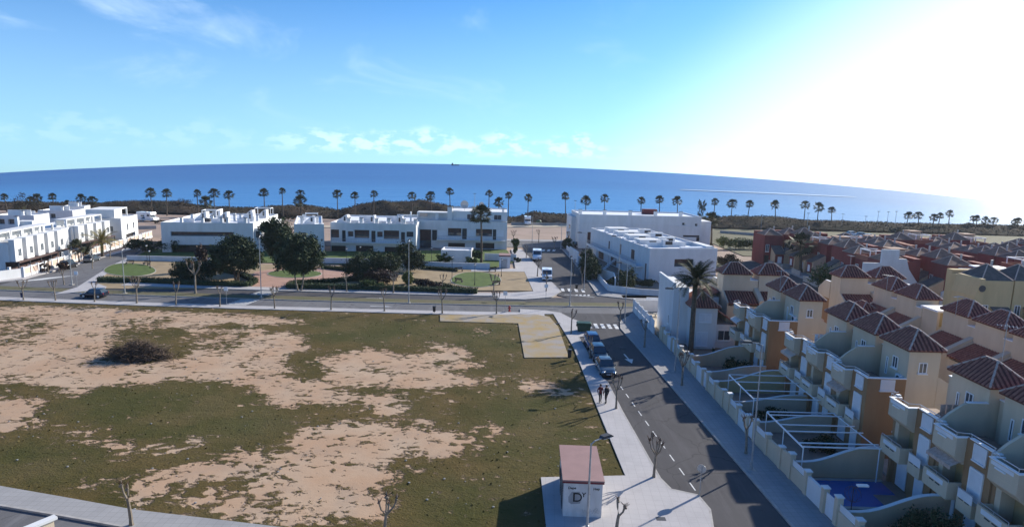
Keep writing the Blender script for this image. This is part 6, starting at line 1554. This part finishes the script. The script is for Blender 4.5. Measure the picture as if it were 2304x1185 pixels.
car('grey-blue parked car nearest the camera at the kerb', 10.45, 65.1, R(-88), m_carg, 4.3, 1.8, 1.46, 'sedan', group=GC)
car('dark blue parked car in the middle of the three at the kerb', 10.35, 69.9, R(-88), m_carn, 4.3, 1.8, 1.5, group=GC)
car('blue estate car at the far end of the three parked cars', 10.25, 74.6, R(-88), m_carb, 4.4, 1.8, 1.55, group=GC)
g = at(205, 671); car('dark navy car driving on the road past the waste field', g[0], g[1] + .8, R(178), m_carn, 3.75, 1.66, 1.45)
g = at(155, 603); car('black small off-roader parked at the pink panelled wall', g[0], g[1], R(100), m_cark, 3.9, 1.72, 1.75, 'suv')
g = at(207, 588); car('dark grey car farther up the left street', g[0], g[1], R(100), m_carg, 4.2, 1.74, 1.5)
g = at(1318, 556); car('dark car at the far left end of the long white block', g[0] - 1.5, g[1], R(10), m_cark, 4.1, 1.7, 1.5)
g = at(325, 497); car('small white car parked beside the motorhome at the left shore', g[0] + 1, g[1], R(20), m_carw, 3.9, 1.7, 1.45)
for i, (px, py, pt_) in enumerate(((1985, 538, m_carw), (2010, 541, m_cars), (2030, 545, m_carw))):
    g = at(px, py, 1.0); car('%s car parked beyond the red houses near the shore' % ('white', 'silver', 'second white')[i], g[0], g[1] + 20, R(170), pt_, 4.2, 1.75, 1.5)
def van(label, x, y, rz, paint, L=5.2, W=2.0, H=2.4, z=.006, nose=.9, front=m_glass, lower=m_carw, cat='van', overcab=False, name='parked_van'):
    t = thing(name, label, cat, (x, y, z), rz); hw = W / 2
    pr = [(-L / 2, .35), (-L / 2, H - .08), (-L / 2 + .1, H), (L / 2 - nose - .55, H), (L / 2 - nose, H * .62), (L / 2 - .12, H * .48), (L / 2, H * .36), (L / 2, .35)]
    if overcab: pr = [(-L / 2, .4), (-L / 2, H), (L / 2 - nose + .15, H), (L / 2 - nose + .35, H * .86), (L / 2 - nose + .25, H * .70), (L / 2 - nose - .35, H * .68), (L / 2 - nose + .15, H * .46), (L / 2 - .1, H * .40), (L / 2, H * .3), (L / 2, .4)]
    b = MB().slab(pr, 'y', -hw, hw).build('body', paint, t)
    if overcab:
        ws = [(L / 2 - nose - .32, H * .67), (L / 2 - nose + .16, H * .47)]
    else: ws = [(L / 2 - nose - .50, H * .97), (L / 2 - nose, H * .63)]
    (ax, az), (bx_, bz) = ws; d = Vector((bx_ - ax, 0, bz - az)).normalized(); nn = Vector((-d.z, 0, d.x)) * -.012
    nn = Vector((-d.z, 0, d.x)); nn = nn if nn.x > 0 else -nn; o = nn * .012
    MB().add([(ax + o.x, -hw * .86, az + o.z), (bx_ + o.x, -hw * .90, bz + o.z), (bx_ + o.x, hw * .90, bz + o.z), (ax + o.x, hw * .86, az + o.z)], [(0, 1, 2, 3)]).build('windscreen', front, t)
    for s in (-1, 1):
        x0, x1 = L / 2 - nose - 1.3, L / 2 - nose - .35
        box('side_window', m_glass, t, x0, s * hw - .01 * s, H * .55, x1, s * (hw + .012), H * .8)
        if overcab: box('side_window', m_glass, t, -L * .25, s * hw - .01 * s, H * .5, -L * .05, s * (hw + .012), H * .68)
        wheel(t, L * .32, s * (hw - .12), .34, .22); wheel(t, -L * .30, s * (hw - .12), .34, .22)
        MB().ball((L / 2 - .02, s * hw * .72, H * .32), .15, 8, 5, (.5, 1, .8)).build('headlight', m_lamp, t)
        MB().ball((L / 2 - nose - .1, s * (hw + .12), H * .58), .13, 7, 5, (.5, .8, 1.3)).build('mirror', m_black, t)
    box('bumper', m_black, t, L / 2 - .1, -hw * .95, .28, L / 2 + .03, hw * .95, .5); box('number_plate', m_whitep, t, L / 2 + .032, -.26, .36, L / 2 + .045, .26, .46)
    box('roof_vent', m_whitep, t, -.6, -.3, H + .002, 0, .3, H + .09)
    return t
g = at(1207, 588); van('white van with dark windscreen standing on the beach street', g[0] + .2, g[1] + 2.6, R(-92), m_carw, 5.2, 2.0, 2.35)
g = at(1231, 634); t = van('white high-roofed off-roader with dark front parked by the corner pavement', g[0] + .05, g[1] + 2.2, R(-92), m_carw, 4.5, 1.9, 2.1, nose=1.0)
box('bonnet', m_cark, t, 1.27, -.93, .95, 2.27, .93, 1.02); MB().tube([(2.32, 0, .9), (2.42, 0, .9)], .30, 12).build('spare_wheel', m_rubber, t)
g = at(333, 497); van('white motorhome parked at the shore behind the left houses', g[0], g[1], R(-15), m_carw, 7.0, 2.3, 3.0, nose=1.4, overcab=True, cat='motorhome', name='motorhome')
g = at(1187, 507); van('white motorhome with blue windscreen parked in the gap before the beach', g[0], g[1] + 3, R(-88), m_carw, 6.5, 2.3, 3.1, nose=1.3, overcab=True, cat='motorhome', name='motorhome')
# wake on the water, far right
def sea_point(px, py):
    a, b = at(px, py, -50.0); L = (CAMH + 50.0); lo, hi = 262.0, 8500.0
    for _ in range(60):
        d = (lo + hi) / 2; t_ = d / b; z = CAMH - L * t_; tt = a / b + .051
        if z < -1.5 - 0.056 * min(tt * tt, 1.6) * d * (1 - 262 / d): hi = d
        else: lo = d
    return Vector((a / b * lo, lo, -1.5 - 0.056 * min(tt * tt, 1.6) * lo * (1 - 262 / lo)))
def wake(pts, w, nm):
    vs = []; n = len(pts)
    for i, (x, y) in enumerate(pts):
        c = sea_point(x, y); k = w * (0.35 + .65 * math.sin(math.pi * (i + .5) / n)); e = sea_point(x, y - k)
        vs += [tuple(c + Vector((0, 0, .5))), tuple(e + Vector((0, 0, .5)))]
    MB().add(vs, [(2 * i, 2 * i + 2, 2 * i + 3, 2 * i + 1) for i in range(n - 1)]).build('wake', m_foam, None, kind='structure')
m_foam = M('sea_foam', (0.34, 0.46, 0.60), 0.6, 0.1, 0.02, col2=(0.22, 0.36, 0.52))
wake([(1530, 428), (1580, 430), (1630, 432), (1690, 434.5), (1750, 437), (1810, 439.5), (1870, 442), (1925, 444.5)], 2.4, '')
# ship on the horizon
sh = thing('cargo_ship', 'tiny dark ship on the horizon left of the middle', 'ship', (-124 * 5200 / 1400 - 30, 5200, -1.6 - .056 * .004 * 5200)); MB().slab([(-32, 0), (30, 0), (36, 7), (-34, 7)], 'y', -6, 6).build('hull', m_iron, sh); MB().box(-28, -5, 7.01, -16, 5, 20).build('bridge', m_conc, sh); MB().box(4, -1, 7.01, 6, 1, 16).build('mast', m_iron, sh)

# ------------------------------------------------------------------ substation with graffiti
ks = thing('substation', 'small white substation with faded red roof and black graffiti', 'substation', (3.62, 36.35, .12), R(-1.5))
m_kiosk = M('grimy_white_render', (0.66, 0.65, 0.64), 0.9, 0.14, 1.2, 0.004, 25, col2=(0.48, 0.46, 0.44), streak=True)
box('wall', m_kiosk, ks, 0, 0, 0, 2.42, 4.75, 2.3)
rb = box('roof', m_roofp, ks, -.10, -.10, 2.43, 2.52, 4.85, 2.52)
b = MB(); b.box(-.09, -.09, 2.3, 2.51, 4.84, 2.428); b.build('fascia', m_fascia, ks)
for y0, y1 in ((.35, 1.45), (2.0, 2.9)):
    d = box('door', m_galv, ks, -.045, y0, .05, -.002, y1, 2.05)
    for i in range(10): box('louvre', m_iron, d, -.07, y0 + .1, .25 + i * .17, -.046, y1 - .1, .33 + i * .17)
box('vent', m_iron, ks, -.05, 3.4, .6, -.002, 4.4, 1.2)
def text(parent, s, size, x, z, mat, rot=0.0, shear=0.0, off=0.0):
    cu = bpy.data.curves.new('graffiti', 'FONT'); cu.body = s; cu.size = size; cu.extrude = .002; cu.shear = shear; cu.offset = off; cu.materials.append(mat)
    tmp = bpy.data.objects.new('tmp', cu); C.objects.link(tmp); dg = bpy.context.evaluated_depsgraph_get(); me = bpy.data.meshes.new_from_object(tmp.evaluated_get(dg)); bpy.data.objects.remove(tmp)
    if not me.materials: me.materials.append(mat)
    o = link('graffiti', me, parent); o.matrix_local = Matrix.Translation((x, -.006, z)) @ Matrix.Rotation(R(90), 4, 'X') @ Matrix.Rotation(rot, 4, 'Z'); return o
text(ks, 'Depe', .23, .26, 1.88, m_graf, .02, .1, .006); text(ks, 'Hep', .24, 1.84, 1.86, m_graf, .05, .1, .006)
text(ks, 'D', .85, .55, 1.05, m_graf, 0, 0, .012); text(ks, 'D', .60, .66, 1.13, m_graf2); text(ks, 'Y', .42, 1.12, 1.38, m_graf, 0, .1, .01); text(ks, '.', .4, 1.6, 1.55, m_graf); text(ks, '.', .4, 1.58, 1.1, m_graf)
MB().add([(.32, -.003, 1.0), (.5, -.003, .86), (1.05, -.003, .92), (1.15, -.003, 1.3), (1.0, -.003, 1.72), (.5, -.003, 1.7), (.3, -.003, 1.35)], [(0, 1, 2, 3, 4, 5, 6)]).build('graffiti_patch', m_graf2, ks)
def squiggle(pts, r=.016): MB().tube([(a, -.008, b) for a, b in pts], r, 4).build('graffiti_line', m_graf2 if r < .015 else m_graf, ks)
squiggle([(1.2, .55), (1.28, .3), (1.36, .52), (1.45, .28), (1.55, .5), (1.6, .3)], .012); squiggle([(1.65, .3), (1.62, .5), (1.75, .55), (1.8, .42), (1.66, .4)], .012)
squiggle([(1.85, .28), (2.0, .58), (2.1, .66), (2.2, .58), (2.12, .48), (2.02, .55)], .012); squiggle([(1.88, .5), (2.25, .3), (2.28, .5), (2.1, .46), (2.0, .3)], .012)
# the smaller kiosk in the park
g = at(1123, 604); k2 = thing('small_kiosk', 'small grey kiosk with red roof at the edge of the park', 'kiosk', (g[0], g[1], .1), 0)
box('wall', m_white, k2, 0, 0, 0, 2.3, 3.0, 2.5); box('roof', m_roofp, k2, -.12, -.12, 2.62, 2.42, 3.1, 2.8); box('fascia', m_fascia, k2, -.1, -.1, 2.501, 2.4, 3.08, 2.618); box('door', m_galv, k2, .6, -.04, .05, 1.7, -.002, 2.0)

# ------------------------------------------------------------------ street furniture
g = at(1312, 748); ct = thing('waste_container', 'dark green waste container at the end of the parking bay', 'waste container', (g[0] + .1, g[1] + .4, .02), R(-4))
MB().slab([(-.8, .18), (.8, .18), (.95, 1.15), (-.95, 1.15)], 'y', -.5, .5).build('body', m_bin, ct); MB().slab([(-1.0, 1.152), (1.0, 1.152), (.9, 1.32), (-.9, 1.32)], 'y', -.56, .56).build('lid', m_bin, ct)
for s in (-1, 1): MB().box(s * .96 - .06, -.1, .75, s * .96 + .06, .1, 1.0).build('handle', m_black, ct)
for sx in (-.65, .65):
    for sy in (-.38, .38): MB().tube([(sx, sy - .04, .1), (sx, sy + .04, .1)], .1, 8).build('wheel', m_rubber, ct)
g = at(1222, 505); c2 = thing('recycling_container', 'green recycling container beside the motorhome before the beach', 'container', (g[0] - 1.6, g[1], 0)); MB().tube([(0, 0, .1), (0, 0, 1.2), (0, 0, 1.7)], [1.0, 1.05, .5], 10).build('body', m_bin, c2); box('base', m_iron, c2, -.7, -.7, 0, .7, .7, .1)
g = at(1146, 702); hy = thing('fire_hydrant', 'red hydrant on the pavement corner by the main road', 'hydrant', (*g, .12)); MB().tube([(0, 0, 0), (0, 0, .08), (0, 0, .1), (0, 0, .7)], [.2, .2, .13, .13], 9).build('barrel', m_redp, hy); MB().ball((0, 0, .72), .17, 9, 6, (1, 1, .9)).build('bonnet', m_redp, hy)
MB().tube([(-.24, 0, .5), (.24, 0, .5)], .07, 7).build('outlet', m_redp, hy)
def litter(px, py, h, mat, nm, z=.12):
    g = at(px, py); t = thing('litter_bin', nm, 'litter bin', (*g, z)); MB().tube([(0, 0, .25), (0, 0, h)], [.20, .25], 10).build('bucket', mat, t); MB().cyl(0, 0, h + .01, h + .07, .27, 10).build('rim', m_iron, t); MB().cyl(0, .24, 0, h, .035, 6).build('post', m_iron, t)
litter(977, 706, 1.0, m_black, 'black litter bin on the pavement beside the waste field'); litter(51, 674, .9, m_binb, 'blue litter bin on the pavement at the left edge'); litter(1281, 810, 1.15, m_black, 'dark bin post at the edge of field and pavement', .1); litter(1297, 657 - 3, 1.0, m_barkd, 'brown litter bin on the earth corner of the park')
def sign(px, py, top, nm, face=0.0, round_=True, blue=False):
    g = at(px, py, .1); h = height(px, top, g) - .1; t = thing('road_sign', nm, 'road sign', (*g, .1), face)
    MB().tube([(0, 0, 0), (0, 0, h)], .03, 6).build('pole', m_galv, t)
    if round_: MB().tube([(0, -.035, h - .3), (0, -.06, h - .3)], .3, 16).build('disc', m_galv, t)
    else: MB().box(-.3, -.06, h - .6, .3, -.032, h).build('plate', m_whitep if not blue else m_binb, t)
sign(1574, 1113, 1045, 'round road sign on a thin pole at the curved pavement corner', R(150)); sign(1136, 703, 655, 'thin sign pole beside the red hydrant', 0, False); sign(1228, 676, 664 - 25, 'thin sign pole on the verge before the beach street', 0, False); sign(510, 683, 645, 'white sign on the pavement at the left zebra crossing', 0, False); sign(174, 646, 610, 'thin sign frame at the corner of the left street', 0, False)
g = at(1590, 1186); 
sg = thing('yard_lamp', 'wire globe and lamp on the garden wall at the bottom edge', 'lamp', (21.9, 36.6, 0)); MB().tube([(0, 0, 0), (0, 0, 2.4), (.5, 0, 2.6)], .03, 5).build('pole', m_iron, sg); MB().box(.2, -.12, 2.55, .9, .12, 2.65).build('lamp_head', m_whitep, sg)
b = MB()
for k in range(4):
    a = k * math.pi / 4; b.tube([(.5 * math.cos(a) * math.cos(s_ * .52), .5 * math.sin(a) * math.cos(s_ * .52), 2.0 + .5 * math.sin(s_ * .52)) for s_ in range(13)], .012, 4)
b.build('wire_globe', m_iron, sg)
for px, py, rz, nm in ((1033, 612, .4, 'dark bench behind the right lawn, left one'), (1108, 612, -.4, 'dark bench behind the right lawn, right one'), (1033, 636, 2.6, 'dark bench at the near left edge of the right lawn'), (1116, 642, 3.6, 'dark bench at the near right edge of the right lawn'), (330, 597, -.3, 'dark bench on the left lawn'), (292, 596, 0, 'second dark bench on the left lawn')):
    g = at(px, py); t = thing('park_bench', nm, 'bench', (*g, .1), rz)
    for k in range(3): MB().box(-.8, -.22 + k * .16, .42, .8, -.09 + k * .16, .46).build('slat', m_barkd, t)
    for k in range(2): MB().box(-.8, .27, .58 + k * .17, .8, .31, .71 + k * .17).build('slat', m_barkd, t)
    for s in (-.7, .62): MB().box(s, -.2, 0, s + .08, .24, .418).box(s, .242, 0, s + .08, .268, .9).build('leg', m_iron, t)
# drain covers and rubbish specks on the field stay small but real
for px, py in ((1487, 1166), (1400, 782), (1256, 727)):
    g = at(px, py, .14); MB().box(g[0] - .3, g[1] - .2, .12, g[0] + .3, g[1] + .2, .150).build('drain_cover', m_iron, None, kind='structure')

# heap of cut branches on the field
def brush_heap():
    g = at(312, 806); t = thing('brush_heap', 'heap of dry cut branches on the waste field', 'brush heap', (*g, .05)); rng = random.Random(4); b = MB(); n2 = np.random.default_rng(5)
    for k in range(1500):
        cx = rng.gauss(0, 1.5); cy = rng.gauss(0, .75); hmax = max(0, 2.0 * math.exp(-(cx / 2.6) ** 2 - (cy / 1.3) ** 2)); cz = rng.uniform(0, hmax)
        a = rng.uniform(0, 6.28); e = rng.uniform(-.25, .75); L = rng.uniform(.5, 1.5); d = Vector((math.cos(a) * math.cos(e), math.sin(a) * math.cos(e), math.sin(e)))
        p = Vector((cx, cy, cz)); b.tube([p, p + d * L * .5 + Vector((0, 0, .08)), p + d * L], [.028, .018, .006], 3, cap=False)
    b.build('branch', m_brush, t, kind='stuff')
    bl = [(0, 0, .5, 2.9, 1.5, 1.1), (-1.6, 0, .4, 1.7, 1.2, .8), (1.7, .1, .4, 1.8, 1.1, .8)]
    link('twigs', quads_mesh('twigs', leaf_quads(np.abs(crown_points(bl, 3600, n2, .2)) * np.array([0, 0, 1]) + crown_points(bl, 3600, np.random.default_rng(5), .2) * np.array([1, 1, 0]), .13, n2, asp=.25), m_brush), t, kind='stuff')
brush_heap()

# ------------------------------------------------------------------ the two people
def person(label, x, y, rz, coat, hood=False, seed=0):
    J = {'pelvis': (0, 0, .93), 'waist': (0, 0, 1.08), 'chest': (0, .02, 1.30), 'neck': (0, .01, 1.50), 'head': (0, -.02, 1.58), 'crown': (0, -.01, 1.73)}
    for s, n_ in ((-1, 'l'), (1, 'r')):
        st = .10 * s if seed == 0 else -.08 * s
        J.update({'hip' + n_: (.09 * s, 0, .90), 'knee' + n_: (.10 * s, -.04 + st * .5, .50), 'ank' + n_: (.11 * s, .02 + st, .09), 'toe' + n_: (.12 * s, -.16 + st, .045),
                  'sho' + n_: (.185 * s, .02, 1.43), 'elb' + n_: (.25 * s, .05 - st * .3, 1.15), 'wri' + n_: (.24 * s, -.07 - st * .4, .92), 'han' + n_: (.235 * s, -.10 - st * .4, .83)})
    rad = {'pelvis': (.15, .12), 'waist': (.145, .11), 'chest': (.175, .12), 'neck': (.055, .055), 'head': (.080, .090), 'crown': (.075, .085)}
    rp = {'hip': .095, 'knee': .065, 'ank': .05, 'toe': .038, 'sho': .075, 'elb': .052, 'wri': .036, 'han': .030}
    E_ = [('pelvis', 'waist'), ('waist', 'chest'), ('chest', 'neck'), ('neck', 'head'), ('head', 'crown')]
    for n_ in 'lr': E_ += [('pelvis', 'hip' + n_), ('hip' + n_, 'knee' + n_), ('knee' + n_, 'ank' + n_), ('ank' + n_, 'toe' + n_), ('chest', 'sho' + n_), ('sho' + n_, 'elb' + n_), ('elb' + n_, 'wri' + n_), ('wri' + n_, 'han' + n_)]
    # fingers: four and a thumb on each hand
    for s, n_ in ((-1, 'l'), (1, 'r')):
        hx, hy, hz = J['han' + n_]
        for q, (dx, dy, L) in enumerate(((-.024, -.008, .070), (-.008, -.012, .080), (.008, -.010, .075), (.022, -.004, .058))):
            J['fa%d' % q + n_] = (hx + dx * .6, hy + dx, hz - .035); J['fb%d' % q + n_] = (hx + dx * .5 - .01 * s, hy + dx * 1.3, hz - .035 - L)
            E_ += [('han' + n_, 'fa%d' % q + n_), ('fa%d' % q + n_, 'fb%d' % q + n_)]
        J['th' + n_] = (hx - .02 * s, hy - .05, hz - .025); E_.append(('han' + n_, 'th' + n_))
    names = list(J); me = bpy.data.meshes.new('person'); me.from_pydata([J[k] for k in names], [(names.index(a), names.index(b)) for a, b in E_], []); me.update()
    o = bpy.data.objects.new('tmp', me); C.objects.link(o)
    md = o.modifiers.new('skin', 'SKIN'); sb = o.modifiers.new('sub', 'SUBSURF'); sb.levels = sb.render_levels = 1
    for i, k in enumerate(names):
        r = rad.get(k) or ((rp[k[:3]],) * 2 if k[:3] in rp else (rp['knee'],) * 2 if k.startswith('knee') else (.009,) * 2)
        me.skin_vertices[0].data[i].radius = r
    me.skin_vertices[0].data[0].use_root = True
    dg = bpy.context.evaluated_depsgraph_get(); m2 = bpy.data.meshes.new_from_object(o.evaluated_get(dg)); bpy.data.objects.remove(o)
    for m in (coat, m_jean, m_skin, m_black): m2.materials.append(m)
    for p in m2.polygons:
        c = p.center; p.use_smooth = True
        p.material_index = 3 if c.z < .11 else (2 if c.z > 1.49 or (c.z < .90 and abs(c.x) > .17) else (1 if c.z < .92 else 0))
    t = link('person', m2, None, label=label, category='person'); t.location = (x, y, .14); t.rotation_euler = (0, 0, rz); t.scale = (1.02, 1.02, 1.02)
    MB().ball((0, .015, 1.685), .108, 10, 7, (.92, 1.0, .95)).build('hair', m_hair, t, smooth=True)
    MB().ball((0, -.115, 1.61), .018, 6, 4, (.8, 1, 1.3)).build('nose', m_skin, t)
    for s in (-1, 1):
        MB().ball((.035 * s, -.098, 1.64), .013, 6, 4).build('eye', m_black, t); MB().ball((.088 * s, 0, 1.62), .024, 6, 4, (.5, .8, 1.3)).build('ear', m_skin, t)
    MB().box(-.02, -.112, 1.562, .02, -.10, 1.57).build('mouth', m_redp, t)
    if hood: MB().tube([(-.1, .09, 1.47), (0, .12, 1.45), (.1, .09, 1.47)], .045, 6).build('hood', coat, t)
    return t
g = at(1350, 905, .14); person('person in a dark red jacket and dark trousers, standing on the pavement', g[0], g[1], R(15), m_jred, True, 0)
g = at(1363, 907, .14); person('person in black carrying a backpack beside the one in red', g[0], g[1], R(-60), m_jblk, False, 1)
bp = thing('backpack', 'black backpack worn by the person in black', 'backpack', (g[0], g[1], .14), R(-60))
MB().ball((0, .2, 1.28), .17, 10, 7, (.95, .62, 1.4)).build('bag', m_black, bp); MB().tube([(-.12, .1, 1.45), (-.13, -.1, 1.42), (-.12, -.1, 1.25)], .018, 5).build('strap', m_black, bp); MB().tube([(.12, .1, 1.45), (.13, -.1, 1.42), (.12, -.1, 1.25)], .018, 5).build('strap', m_black, bp)

# ------------------------------------------------------------------ the hazy air over the place
hm = bpy.data.materials.new('haze_air'); hm.use_nodes = True
hn = NT(hm.node_tree); ho = hn.new('ShaderNodeOutputMaterial'); hv = hn.new('ShaderNodeVolumePrincipled')
hv.inputs['Color'].default_value = (0.80, 0.88, 1.0, 1); hv.inputs['Density'].default_value = 0.00010; hv.inputs['Anisotropy'].default_value = 0.3
hn.l.new(hv.outputs[0], ho.inputs['Volume'])
MB().box(-760, -60, -400, 760, 262, 30).build('haze', hm, None, kind='stuff')
